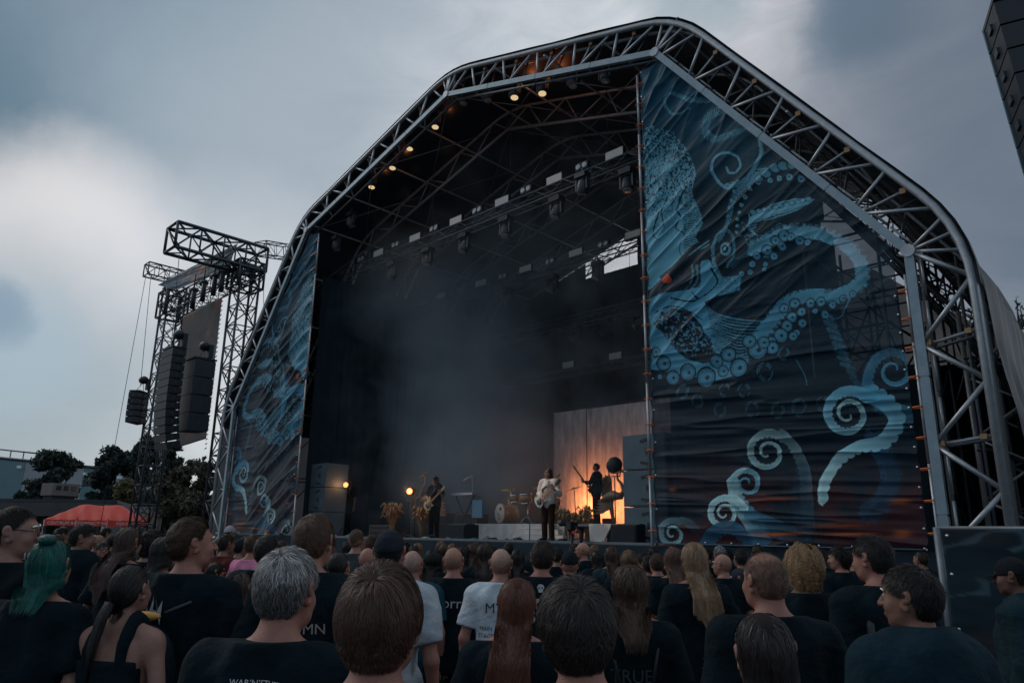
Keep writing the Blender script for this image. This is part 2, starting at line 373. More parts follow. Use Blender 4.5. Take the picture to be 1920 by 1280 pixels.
def roofz(x):
    for a, b in zip(OUT[:-1], OUT[1:]):
        if a[0] <= x <= b[0] and b[0] > a[0]: return a[1]+(b[1]-a[1])*(x-a[0])/(b[0]-a[0])
    return 6.7
# deck, skirt, back curtains
MB().box((-15.83, (YF+.35+YB)/2, DZ-.08), (24.6, YB-YF-.35, .16)).build('deck', DECK(), stage)
MB().box((-15.83, YF+.42, DZ+.02), (13.9, .05, .06)).build('deck_edge', ALUD(), stage)
drape('deck_skirt', (-29, YF+.2), (-2.6, YF+.2), 0.0, DZ-.02, CURTAIN(), stage, 260, 12, .03, .3)
def curtain(p0, p1, z0, z1, label, seed=0, topz=None, nu=140, amp=.05, wl=.35):
    return tag(drape('stage_curtain', p0, p1, z0, z1, CURTAIN(), None, nu, 30, amp, wl, 0, seed, topz), label, 'curtain', 'black curtains masking the stage')
curtain((-20.0, 24.0), (-8.8, 24.0), DZ, 12.72, 'tall black curtain across the back of the stage, right half under the bright sky gap', nu=220)
curtain((-27.6, 24.0), (-20.05, 24.0), DZ, 12.0, 'tall black curtain across the back of the stage, left half behind the smoke', 4, nu=160)
tag(drape('gable_tarpaulin', (-28.3, 25.9), (-20.6, 25.9), 6, 12, CURTAIN(), None, 90, 30, .05, .8, 0, 11, lambda x: roofz(x)-.15), 'black tarpaulin closing the left half of the rear gable of the roof', 'tarpaulin')
curtain((-16.2, 23.8), (-8.6, 23.8), 12.3, 13, 'black border cloth above the back curtain beside the right banner', 12, topz=lambda x: roofz(x)-.5, nu=60)
curtain((-23.9, 13.9), (-23.9, 23.8), DZ, 11.3, 'black side curtain left of the stage behind the left banner', 5)
curtain((-8.35, 14.0), (-8.35, 23.8), DZ, 11.6, 'black side curtain right of the stage behind the right banner', 6)
curtain((-8.62, 13.72), (-3.7, 13.72), DZ, 4.75, 'low black cloth right behind the lower half of the right banner', 14, nu=80)
curtain((-8.3, 17.6), (-6.35, 17.6), DZ, 9.35, 'black wing curtain seen through the right banner beside the scaffolding', 7)
curtain((-8.5, 24.8), (-2.9, 24.8), .2, 7.0, 'low black curtain closing the right wing behind the scaffolding', 8, nu=90)
tag(drape('wing_tarpaulin', (-11.5, 25.7), (-3.0, 25.7), 6.0, 11, mat('wing_tarp', (.30, .28, .27), .6, 0, .3, 1.5, .3, 3, trans=.55), None, 90, 30, .05, .8, 0, 9, lambda x: 11.0 if x < -8 else 11.0+(x+8)*-.9), 'grey tarpaulin closing the back of the right wing seen through the banner mesh', 'tarpaulin')

# ---------------------------------------------------------------- scaffolding in the wings
def scaffold(xs, yy, zs, label, seed):
    r = random.Random(seed); t = empty('scaffold_tower', (xs[0], yy[0], 0), label, 'scaffolding', 'scaffold towers in the stage wings')
    for x in xs:
        for y in yy: MB().tube((x, y, 0), (x, y, zs[-1]+.4), .03, 6).build('standard', ALUD(), t)
    for z in zs:
        for y in yy: MB().tube((xs[0]-.1, y, z), (xs[-1]+.1, y, z), .026, 6).build('ledger', STEELD(), t)
        for x in xs: MB().tube((x, yy[0], z+.05), (x, yy[-1], z+.05), .026, 6).build('ledger', STEELD(), t)
    for i in range(len(zs)-1):
        for j in range(len(xs)-1):
            for y in yy:
                if r.random() < .7:
                    a, b = (xs[j], xs[j+1]) if r.random() < .5 else (xs[j+1], xs[j]); MB().tube((a, y+.04, zs[i]), (b, y+.04, zs[i+1]), .022, 5).build('diagonal', STEELD(), t)
        for j in range(len(yy)-1):
            for x in xs:
                if r.random() < .6:
                    a, b = (yy[j], yy[j+1]) if r.random() < .5 else (yy[j+1], yy[j]); MB().tube((x+.03, a, zs[i]), (x+.03, b, zs[i+1]), .022, 5).build('diagonal', STEELD(), t)
    return t
scaffold([-7.6, -6.0, -4.6], [19.0, 21.5], [2.2, 4.2, 6.2, 8.2], 'scaffold tower behind the right banner, deeper in the wing', 3)
scaffold([-5.6, -4.2], [14.2, 16.2, 18.2], [1.7, 3.7, 5.7, 7.6], 'scaffold tower directly behind the outer edge of the right banner', 4)
scaffold([-9.2, -7.4, -5.6], [25.1], [8.5, 9.6, 10.7, 11.8], 'scaffold frame high at the back of the right wing against the sky', 5)
scaffold([-3.0], [14.5, 16.5, 18.5, 20.5, 22.5], [1.7, 3.3, 4.9, 6.4], 'row of scaffold frames inside the right side tarpaulin', 6)
scaffold([-27.6, -25.8], [14.3, 16.3], [1.7, 3.7, 5.7, 7.7], 'scaffold tower behind the left banner', 8)
# ---------------------------------------------------------------- printed banners
def pline(P, pts):
    """distance of points P (n,2) to a polyline; returns dist, arc parameter 0..1, signed side"""
    pts = np.array(pts, float); seg = np.diff(pts, axis=0); ln = np.hypot(*seg.T); cum = np.concatenate([[0], np.cumsum(ln)])
    bd = np.full(len(P), 1e9); bt = np.zeros(len(P)); bs = np.zeros(len(P))
    for i, (a, s, l) in enumerate(zip(pts[:-1], seg, ln)):
        d = P-a; t = np.clip((d@s)/(l*l+1e-9), 0, 1); e = d-t[:, None]*s; q = np.hypot(e[:, 0], e[:, 1]); m = q < bd
        bd[m] = q[m]; bt[m] = ((cum[i]+t*l)/cum[-1])[m]; bs[m] = np.sign(s[0]*d[:, 1]-s[1]*d[:, 0])[m]
    return bd, bt, bs, cum[-1]
def smooth_pts(pts, n=8):
    P = [np.array(p, float) for p in pts]; P = [2*P[0]-P[1]]+P+[2*P[-1]-P[-2]]; o = []
    for i in range(1, len(P)-2):
        for k in range(n):
            t = k/n; a, b, c, d = P[i-1:i+3]
            o.append(.5*((2*b)+(-a+c)*t+(2*a-5*b+4*c-d)*t*t+(-a+3*b-3*c+d)*t**3))
    return np.array(o+[P[-2]])
def spiral(cx, cy, R, turns, a0, sgn, r_end=.12, n=36, sq=1.0):
    t = np.linspace(0, 1, n); a = math.radians(a0)+sgn*t*turns*2*math.pi; r = R*((1-t)**.85*(1-r_end)+r_end)
    return np.stack([cx+np.cos(a)*r*sq, cy+np.sin(a)*r], 1)
def sm(x, a, b): t = np.clip((x-a)/(b-a), 0, 1); return t*t*(3-2*t)
def art(px, py):
    n = len(px); P = np.stack([px, py], 1); C = np.zeros((n, 3))
    T = lambda r, g, b: np.array([r, g, b])
    nz = fbm(px/60, py/60, 4); fine = fbm(px/3.1, py/3.1, 2)
    # ground tint of the print
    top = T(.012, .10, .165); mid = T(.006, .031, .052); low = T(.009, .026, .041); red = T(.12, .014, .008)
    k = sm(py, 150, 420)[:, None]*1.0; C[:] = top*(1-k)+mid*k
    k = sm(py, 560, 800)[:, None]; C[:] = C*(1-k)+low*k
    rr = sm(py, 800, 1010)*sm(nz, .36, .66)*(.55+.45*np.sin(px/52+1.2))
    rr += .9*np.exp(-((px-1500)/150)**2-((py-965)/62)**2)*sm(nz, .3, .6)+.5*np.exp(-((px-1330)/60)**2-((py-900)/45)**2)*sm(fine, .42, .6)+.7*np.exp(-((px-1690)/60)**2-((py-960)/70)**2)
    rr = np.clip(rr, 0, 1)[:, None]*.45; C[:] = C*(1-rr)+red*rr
    def lay(mask, col, a=1.0):
        w = (mask*a)[:, None]; C[:] = C*(1-w)+np.asarray(col)*w
    LT = T(.17, .50, .65); MD = T(.085, .33, .48); PALE = T(.55, .90, .93)
    def polygon(pts):
        pts = np.array(pts, float); ins = np.zeros(n, bool); j = len(pts)-1
        bb = (px > pts[:, 0].min()) & (px < pts[:, 0].max()) & (py > pts[:, 1].min()) & (py < pts[:, 1].max()); ii = np.where(bb)[0]; X = px[ii]; Y = py[ii]; q = np.zeros(len(ii), bool)
        for i in range(len(pts)):
            xi, yi = pts[i]; xj, yj = pts[j]; j = i
            if yi == yj: continue
            q ^= ((yi > Y) != (yj > Y)) & (X < (xj-xi)*(Y-yi)/(yj-yi)+xi)
        ins[ii] = q; return ins.astype(float)
    def near(pts, pad):
        pts = np.array(pts, float); return np.where((px > pts[:, 0].min()-pad) & (px < pts[:, 0].max()+pad) & (py > pts[:, 1].min()-pad) & (py < pts[:, 1].max()+pad))[0]
    def arm(pts, w0, w1, c0, c1, a=1.0, scal=0, side=1, rings=0, edge=False, smo=True, fade=None, stip=True):
        if smo: pts = smooth_pts(pts)
        ii = near(pts, max(w0, w1)*1.5)
        if not len(ii): return
        d, t, s, Ln = pline(P[ii], pts); w = w0+(w1-w0)*t
        if scal:
            saw = np.abs(np.sin(t*Ln/scal*math.pi)); w = np.where(s == side, w*(.60+.52*saw**.5), w)
        m = (d < w).astype(float); rim = d/w; m *= np.where(stip & (fine[ii] > 1.08-.62*rim**1.5-.30*(s == side)*rim), .22, 1); tt = t[:, None]; col = np.array(c0)*(1-tt)+np.array(c1)*tt
        col = col*(.8+.4*nz[ii][:, None])*(.82+.3*np.where(s == side, 0, 1)*np.clip(d/w, 0, 1))[:, None]
        if rings:
            pat = (np.sin(t*Ln/rings*2*math.pi+s*1.3)*np.sin(d/w*7+t*3)+1.4*(fine[ii]-.5)); m = m*np.where(pat > -.12, 1, .12)
        if edge: m = m*np.where((d > w*.86), .25, 1)
        if fade: m = m*np.clip(fade[0]+(fade[1]-fade[0])*t, 0, 1)
        w_ = (m*a)[:, None]; C[ii] = C[ii]*(1-w_)+col*w_
    def sucker(x, y, r, col, a=1.0, squash=1.0, hole=True):
        ii = np.where((np.abs(px-x) < r*1.5) & (np.abs(py-y) < r*1.5))[0]
        if not len(ii): return
        q = np.hypot((px[ii]-x)/squash, py[ii]-y)/r; dk = T(.006, .02, .034)
        w_ = ((q < 1.22)*a)[:, None]; C[ii] = C[ii]*(1-w_)+dk*w_
        m = (q < 1.0)*np.where((q > .80) & (q < .88), .35, 1); 
        if hole: m = m*np.where(np.hypot((px[ii]-x-r*.12)/squash, py[ii]-y)/r < .28, .1, 1)
        w_ = (m*a)[:, None]; C[ii] = C[ii]*(1-w_)+np.array(col)*(.85+.3*nz[ii][:, None])*w_
    def hatch(mask, dx, dy, per, thr=.0, col=None, a=.9):
        s = np.sin((px*dx+py*dy)/per*2*math.pi+5*(nz-.5))+1.1*(fine-.5)*2; lay(mask*(s > thr), T(.008, .028, .045) if col is None else col, a)
    # --- old man's head with beard of tentacles: hair, brow, cheek
    hair = polygon([(1190, 245), (1225, 238), (1262, 246), (1292, 285), (1308, 330), (1300, 360), (1262, 362), (1190, 420)])
    dist = np.hypot((px-1215)/1.15, (py-330)); hs = fbm(px/1.7+py/6, py/3.2-px/9, 2)
    lay(hair*(hs > .40+.22*sm(dist, 20, 110)), LT*.9)
    forehead = polygon([(1190, 400), (1222, 372), (1262, 352), (1298, 345), (1302, 372), (1312, 392), (1320, 418), (1308, 448), (1318, 462), (1300, 470), (1280, 490), (1245, 530), (1208, 548), (1190, 560)])
    lay(forehead, LT); lay(forehead*(hs < .42)*sm(-py, -470, -350), T(.01, .05, .08))
    for c in ([(1285, 360), (1272, 392), (1278, 410), (1270, 430), (1284, 440), (1276, 470), (1282, 482)], [(1240, 400), (1228, 440), (1240, 452)], [(1252, 372), (1244, 402), (1250, 430)]):
        arm(c, 1.8, .7, mid, mid)
    hatch(forehead*(px > 1285), .25, 1, 4.2, .35)
    arm([(1322, 452), (1296, 470), (1262, 508), (1232, 538), (1210, 556), (1204, 580)], 5, 3, T(.006, .02, .03), T(.006, .02, .03))
    for o in (0, 7, 13): arm([(1330, 452+o), (1300, 476+o), (1270, 510+o), (1242, 545+o)], 1.6, .8, LT, LT, .8)
    eyeb = polygon([(1215, 548), (1255, 512), (1296, 480), (1330, 462), (1372, 520), (1330, 520), (1300, 560), (1262, 560), (1225, 572)]); lay(eyeb, T(.010, .030, .046))
    sucker(1254, 524, 8.5, T(.75, .11, .06), 1, 1, False); lay(polygon([(1236, 520), (1262, 500), (1256, 515), (1244, 528)]), T(.01, .03, .045))
    for o in range(4): arm([(1300+o*9, 500), (1304+o*9, 522), (1290+o*9, 542), (1276+o*6, 552)], 3, .8, LT, MD, .85, rings=4)
    lay(polygon([(1318, 492), (1332, 488), (1352, 520), (1344, 545), (1320, 560), (1300, 575), (1318, 530)]), MD*1.15)
    cheek = polygon([(1238, 554), (1290, 545), (1330, 535), (1350, 520), (1392, 517), (1388, 545), (1350, 556), (1322, 566), (1345, 600), (1330, 640), (1318, 612), (1296, 585), (1262, 578), (1242, 590), (1222, 612), (1206, 600), (1210, 566)])
    lay(cheek, MD*1.2); hatch(cheek*(px > 1345), .2, 1, 3.3, .5)
    for c in ([(1230, 585), (1262, 575), (1295, 585), (1318, 600)], [(1262, 560), (1300, 566), (1330, 548)], [(1310, 560), (1300, 548)], [(1338, 505), (1346, 530), (1322, 556)]): arm(c, 2.2, .7, T(.006, .02, .03), T(.006, .02, .03))
    nose = polygon([(1190, 590), (1212, 600), (1242, 622), (1262, 650), (1285, 672), (1320, 682), (1355, 676), (1385, 665), (1405, 668), (1400, 700), (1340, 715), (1270, 700), (1215, 690), (1190, 700)])
    lay(nose, MD*1.1); lay(polygon([(1240, 585), (1285, 582), (1312, 612), (1345, 650), (1362, 668), (1330, 676), (1290, 668), (1262, 640), (1244, 610)]), T(.008, .024, .04))
    lay((fine > .62)*polygon([(1222, 560), (1300, 600), (1360, 660), (1290, 668), (1222, 630)]), MD)
    # combed moustache lines sweeping right
    for i in range(16):
        y0 = 572+i*5.6; arm([(1322+i*1.2, y0), (1345+i*2, y0+18+i*.4), (1385, y0+27+i*.5), (1430-i*1.5, y0+31-i*.6)], 3.0, 1.2, MD*1.15, MD*.9, .95, rings=9 if i % 3 == 1 else 0)
    for i in range(15):
        y0 = 575+i*5.6; arm([(1326+i*1.2, y0), (1350+i*2, y0+18+i*.4), (1388, y0+27+i*.5), (1432-i*1.5, y0+30-i*.6)], .9, .4, T(.006, .02, .03), T(.006, .02, .03), .95)
    # the squid eye on the temple
    arm([(1352, 520), (1340, 480), (1345, 445), (1362, 432), (1376, 448), (1378, 480), (1366, 500)], 4, 3, LT, MD, rings=7)
    sucker(1363, 468, 13, LT, 1, .78); sucker(1362, 468, 6.5, T(.01, .03, .05), 1, .8); sucker(1362, 468, 4, LT, 1, .8)
    for i in range(26): arm([(1372+i*3.6, 500-i*3.2), (1378+i*3.7, 503-i*3.2)], 1.2, .8, MD, MD, .8, smo=False)
    # --- upper tentacles
    arm([(1328, 188), (1300, 192), (1280, 182), (1262, 178), (1250, 190), (1254, 208), (1270, 217), (1298, 206)], 5.5, 1.6, LT, LT, .95, rings=6)
    arm([(1350, 206), (1330, 216), (1322, 236), (1325, 252), (1342, 262), (1366, 255), (1404, 243)], 11, 6, LT, MD, .95, scal=6, rings=5)
    arm([(1424, 262), (1428, 288), (1412, 322), (1392, 342), (1366, 354), (1346, 340), (1336, 318), (1342, 296), (1362, 287), (1381, 293), (1389, 310), (1380, 324), (1367, 324), (1362, 314)], 4, 2.2, LT, LT, scal=5, side=-1, rings=0)
    arm([(1366, 352), (1400, 344), (1440, 322), (1475, 309), (1520, 309)], 9, 6, LT, MD, scal=7, rings=14)
    arm([(1430, 320), (1400, 345), (1378, 368), (1368, 400), (1360, 430), (1350, 452)], 9, 4, LT, MD, rings=8)
    for x, y, r in [(1423, 343, 4.5), (1445, 339, 5), (1462, 335, 5.5), (1481, 333, 6.5), (1502, 336, 6.5), (1408, 355, 4), (1398, 370, 4), (1390, 384, 3.6), (1386, 398, 3.4), (1384, 412, 3.2), (1383, 424, 3), (1382, 436, 3), (1378, 360, 4), (1372, 376, 4), (1368, 390, 3.8), (1366, 406, 3.4)]: sucker(x, y, r, LT)
    for x, y, r in [(1455, 316, 8), (1470, 312, 8), (1438, 327, 7), (1487, 310, 8), (1424, 336, 6)]: sucker(x, y, r, LT, .9, 1.25, False)
    for i in range(46):
        a = i/46; x = 1392+48*a+6*math.sin(i*2.1); y = 430+48*a-20*math.cos(i*1.7)*.6; sucker(x, y, 1.9, MD, .8)
    leaf = polygon([(1402, 430), (1404, 408), (1420, 396), (1450, 382), (1490, 372), (1528, 374), (1520, 382), (1490, 400), (1450, 412), (1422, 418), (1412, 440), (1424, 446)])
    lay(leaf, LT*.95); hatch(leaf*sm(py-(-.28*(px-1400)+418), -8, 4), .35, 1, 5, -.1)
    for i in range(11): sucker(1412+i*10.5, 398-i*2.4, 4.2, LT, .9, 1.3, False)
    arm([(1404, 400), (1408, 430), (1424, 444)], 1.2, 1, LT, LT)
    # --- the big looping tentacle with suckers
    arm([(1412, 468), (1440, 452), (1475, 436), (1510, 434), (1545, 440), (1585, 458), (1612, 486), (1618, 518), (1604, 540), (1570, 556), (1530, 556), (1495, 560), (1466, 580), (1446, 606), (1425, 632)], 13, 16, LT*.95, MD*1.05, scal=11, side=-1)
    arm([(1530, 470), (1560, 478), (1578, 500), (1574, 530), (1548, 545)], 9, 6, T(.01, .035, .055), T(.01, .035, .055), .8, rings=5)
    for x, y, r in [(1421, 481, 6.5), (1440, 470, 9), (1455, 452, 8), (1472, 443, 9.5), (1500, 452, 7.5), (1468, 463, 7), (1452, 481, 6.5), (1436, 496, 4.5), (1412, 496, 6), (1435, 506, 4.6), (1408, 511, 5), (1392, 514, 5), (1485, 446, 7), (1515, 455, 6), (1470, 578, 8), (1490, 569, 9), (1504, 585, 8), (1486, 595, 9), (1505, 606, 7.5), (1476, 611, 9.5), (1493, 624, 6), (1464, 629, 12), (1447, 640, 8), (1487, 630, 7.5), (1448, 652, 11), (1520, 568, 8), (1540, 566, 8), (1562, 572, 6.5), (1582, 560, 6), (1600, 552, 6), (1548, 590, 7), (1530, 584, 5)]: sucker(x, y, r, MD*1.05)
    arm([(1598, 552), (1580, 590), (1560, 600)], 2, 1, MD, MD, .7)
    for i in range(7): arm([(1548+i*5, 605+i*13), (1566+i*6, 612+i*13)], 5, 3, MD*.9, MD*.7, .7, rings=5)
    arm([(1555, 600), (1570, 640), (1590, 690), (1612, 730)], 11, 7, MD*.7, MD*.5, .6, rings=6)
    # --- row of big suckers under the beard
    for x, y, r, s in [(1229, 660, 9, .85), (1245, 681, 12, .95), (1261, 708, 12, .95), (1290, 698, 14.5, .9), (1325, 708, 17, .92), (1345, 678, 11, .92), (1367, 665, 12, 1), (1357, 696, 9.5, .95), (1387, 690, 16, .92), (1421, 656, 16, 1), (1236, 706, 4.5, 1), (1405, 640, 11, 1), (1432, 642, 10, 1)]: sucker(x, y, r, MD*1.0, .95, s)
    for x, y, r in [(1282, 734, 13), (1362, 732, 12), (1436, 697, 16), (1470, 663, 12), (1398, 733, 13), (1310, 752, 12), (1350, 768, 13), (1412, 768, 15), (1460, 770, 14), (1500, 764, 16), (1545, 758, 14)]:
        ii = np.where(np.hypot(px-x, py-y) < r*1.2)[0]; q = np.hypot((px[ii]-x)/.85, py[ii]-y)/r; m = ((np.abs(q-1) < .07)+(np.abs(q-.75) < .06)).clip(0, 1)*(.55 if y < 735 else .3)*(np.sin(px[ii]*.35+py[ii]*.2) > -.6); C[ii] = C[ii]*(1-m[:, None])+MD*m[:, None]
    arm([(1494, 676), (1508, 702), (1514, 722)], 1.2, .8, MD, MD, .8)
    # --- pale curling tentacles rising along the bottom
    G1 = T(.02, .085, .15)
    def curl(tail, sp, w0, w1, c0, c1, scal, side, a=1.0, fade=None):
        sp = spiral(*sp); pts = np.concatenate([smooth_pts(list(tail)+[tuple(sp[0])], 6), sp[1:]]); arm(pts, w0, w1, c0, c1, a, scal, side, smo=False, fade=fade, stip=False)
    arm([(1650, 760), (1700, 778), (1760, 800)], 16, 18, MD*.7, G1*.6, .9)
    curl([(1690, 790), (1660, 755), (1630, 735), (1628, 705), (1640, 675)], (1675, 695, 38, 1.35, 215, 1, .2), 14, 1.6, G1*1.6, MD*1.1, 12, 1)
    arm([(1636, 960), (1660, 940), (1672, 900), (1662, 860), (1640, 820)], 24, 20, G1*1.0, G1*1.3, .7)
    arm([(1545, 940), (1550, 900), (1572, 862), (1610, 838), (1655, 828), (1682, 792), (1668, 760), (1640, 742), (1628, 738)], 8, 18, PALE, MD*1.3, scal=17, side=1, stip=False)
    arm([(1544, 938), (1546, 905), (1560, 878)], 9, 10, PALE, PALE*.9, scal=15, side=1, stip=False)
    curl([(1640, 748), (1612, 736)], (1592, 776, 44, 1.72, -70, -1, .14), 12, 1.8, MD*1.3, PALE*.8, 11, -1)
    curl([(1520, 1010), (1515, 960), (1512, 900), (1496, 850), (1470, 815)], (1440, 848, 38, 1.62, -45, -1, .16), 14, 1.9, G1*.5, PALE*.95, 11, -1, fade=(.25, 1.6))
    arm([(1508, 1000), (1500, 930), (1505, 880)], 16, 12, G1*.8, G1, .5, scal=22, side=-1, stip=False)
    arm([(1430, 1022), (1420, 990), (1398, 958), (1382, 935), (1376, 905)], 20, 12, G1*1.5, PALE*.75, scal=15, side=1, stip=False)
    arm([(1480, 1000), (1450, 985), (1415, 968), (1395, 950)], 17, 10, G1*.7, MD*.9, .8, scal=15, side=-1, stip=False)
    curl([(1378, 925), (1376, 902)], (1402, 906, 28, 1.5, 170, 1, .16), 8, 1.4, PALE*.8, MD*1.2, 8, 1)
    curl([(1398, 952), (1380, 935)], (1360, 962, 30, 1.7, -60, -1, .14), 8, 1.6, PALE*.95, PALE*1.05, 8, -1)
    arm([(1318, 1030), (1340, 1000), (1372, 988), (1402, 1010)], 14, 12, G1*1.4, G1*1.6, .9, scal=13, side=1, stip=False)
    curl([(1320, 1010), (1300, 985), (1280, 975)], (1261, 1000, 26, 1.6, -60, -1, .16), 8.5, 1.4, G1*1.2, PALE*.85, 8, -1, fade=(.1, 1.8))
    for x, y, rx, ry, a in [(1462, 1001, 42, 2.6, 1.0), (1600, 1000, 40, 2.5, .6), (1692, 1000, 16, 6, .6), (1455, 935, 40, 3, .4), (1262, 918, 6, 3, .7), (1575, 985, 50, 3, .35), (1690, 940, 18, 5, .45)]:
        q = np.exp(-((px-x)/rx)**2-((py-y+(px-x)*.02)/ry)**2); C[:] = C*(1-q[:, None]*a)+T(.85, .20, .06)*q[:, None]*a  # warm light streaks along the lower folds, painted into the print colours
    return np.clip(C, 0, 1)
def inner_z(X, mirror):
    x = (-31.94-X) if mirror else X    # right hand geometry
    a, b = np.array([-8.18, 12.86]), np.array([-3.40, 6.55]); return np.where(x < -8.18, 12.78, a[1]+(b[1]-a[1])*(x-a[0])/(b[0]-a[0]))-.10
def banner(mirror, nu, nv, name_label):
    xr0, xr1 = -8.72, -3.66
    u = np.linspace(0, 1, nu); v = np.linspace(0, 1, nv); Uu, Vv = np.meshgrid(u, v)
    xr = xr0+(xr1-xr0)*Uu; zt = inner_z(xr, False); Z = 1.66+(zt-1.66)*Vv
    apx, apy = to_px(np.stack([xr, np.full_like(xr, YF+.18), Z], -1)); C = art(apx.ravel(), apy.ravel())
    X = -31.94-xr if mirror else xr
    # folds: diagonal pulls from the laced inner edge, long sags in the lower half
    d = (xr-xr0); up = sm(Z, 4.2, 7.5)
    rot = lambda ang: (d*math.cos(ang)+Z*math.sin(ang), -d*math.sin(ang)+Z*math.cos(ang))
    if not mirror:
        a1, b1 = rot(.62); f1 = (1-np.abs(2*fbm(a1*.28+3, b1*2.3+a1*.1, 3)-1))**3
        a0, b0 = rot(.95); f0 = (1-np.abs(2*fbm(a0*.22+13, b0*2.2, 3)-1))**3
        a2, b2 = rot(-.04); f2 = (1-np.abs(2*fbm(a2*.25+8, b2*2.8, 3)-1))**3
        h = 1.35*up*(.14*f1*(.35+.65*sm(-d, -3.5, 0))+.12*f0*sm(Z, 9.5, 11.5))+.14*(1-up)*f2+.10*(fbm(a2*.4, b2*1.1, 3)-.5)
        a3, b3 = rot(.22); h += .09*sm(d, -1, 1)*(1-np.abs(2*fbm(a3*.3+30, b3*1.9, 2)-1))**4*sm(-np.abs(Z-7.5), -2.5, 0)
    else:
        a1, b1 = rot(-.50); f1 = (1-np.abs(2*fbm(a1*.25+5, b1*1.9+a1*.1, 3)-1))**3
        a2, b2 = rot(-.03); f2 = (1-np.abs(2*fbm(a2*.3+9, b2*2.6, 3)-1))**3
        k = sm(-d, -3.8, -2.2); h = .22*f1*k+.10*(1-k)*f2+.05*(fbm(a1*.5, b1*1.3, 3)-.5)
    lace = (Z*1/.62) % 1.0; h += .05*np.exp(-d/.35)*np.cos(lace*2*math.pi)
    edge = np.exp(-d/.12); h = h*(1-edge*.6)
    Y = YF+.20-h*.62
    if mirror: X = X+.05*np.exp(-d/.3)*np.cos(lace*2*math.pi)
    else: X = X+.03*np.exp(-d/.3)*np.cos(lace*2*math.pi)
    V = np.stack([X, Y, Z], -1).reshape(-1, 3); F = np.array([(j*nu+i, j*nu+i+1, (j+1)*nu+i+1, (j+1)*nu+i) for j in range(nv-1) for i in range(nu-1)])
    if mirror: F = F[:, ::-1]
    me = npmesh('stage_banner', V, F, True)
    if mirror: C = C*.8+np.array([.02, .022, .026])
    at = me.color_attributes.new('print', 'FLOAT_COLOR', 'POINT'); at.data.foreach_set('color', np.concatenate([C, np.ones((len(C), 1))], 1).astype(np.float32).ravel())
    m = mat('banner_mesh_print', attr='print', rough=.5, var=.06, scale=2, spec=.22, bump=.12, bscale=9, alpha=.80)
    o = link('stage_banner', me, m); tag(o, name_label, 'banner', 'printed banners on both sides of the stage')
    hem = MB()
    pts = [(X[j, 0], Y[j, 0]-.008, Z[j, 0]) for j in range(0, nv, 12)]; hem.path(pts, .012, 5)
    pts = [(X[0, i], Y[0, i]-.01, Z[0, i]) for i in range(0, nu, 6)]; hem.path(pts, .016, 5)
    hem.build('hem', mat('banner_hem', (.03, .09, .13), .5), o)
    em = mat('eyelet', (.7, .7, .7), .3, .9)
    for j in range(0, nv, max(1, nv//16)):
        for i in (3, nu-4): MB().lathe((X[j, i], Y[j, i]-.012, Z[j, i]), [(.012, -.004), (.021, 0), (.012, .004)], (0, 1, 0), 8).build('eyelet', em, o)
    for i in range(0, nu, max(1, nu//9)): MB().lathe((X[3, i], Y[3, i]-.012, Z[3, i]), [(.012, -.004), (.021, 0), (.012, .004)], (0, 1, 0), 8).build('eyelet', em, o)
    return o
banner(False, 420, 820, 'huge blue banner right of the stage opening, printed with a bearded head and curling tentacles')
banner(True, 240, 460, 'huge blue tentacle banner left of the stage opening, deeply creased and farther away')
def banner_pole(x, z1, label, out, n):
    t = empty('banner_pole', (x, YF+.12, 1.2), label, 'pole', 'scaffold poles the banners are lashed to')
    segs = int((z1-1.0)/2)+1
    for k in range(segs): MB().tube((x, YF+.14, 1.0+2*k+.01), (x, YF+.14, min(3.0+2*k, z1)-.01), .03, 8).build('tube', ALU(), t)
    for k in range(n):
        z = 1.9+(z1-2.2)*k/(n-1); s = MB(); s.path([(x-.05*out, YF+.09, z), (x+.0, YF+.07, z+.015), (x+.13*out, YF+.10, z+.01), (x+.13*out, YF+.13, z-.01), (x, YF+.2, z), (x-.05*out, YF+.15, z)], .013, 5)
        s.build('strap', ORANGE(), t)
banner_pole(-8.80, 12.6, 'upright scaffold pole lacing the inner edge of the right banner', 1, 20)
banner_pole(-23.14, 12.6, 'upright scaffold pole lacing the inner edge of the left banner', -1, 20)
banner_pole(-3.50, 6.2, 'shorter scaffold pole with orange straps at the outer edge of the right banner', -1, 9)
banner_pole(-28.22, 6.2, 'shorter scaffold pole at the outer edge of the left banner beside the truss leg', 1, 9)
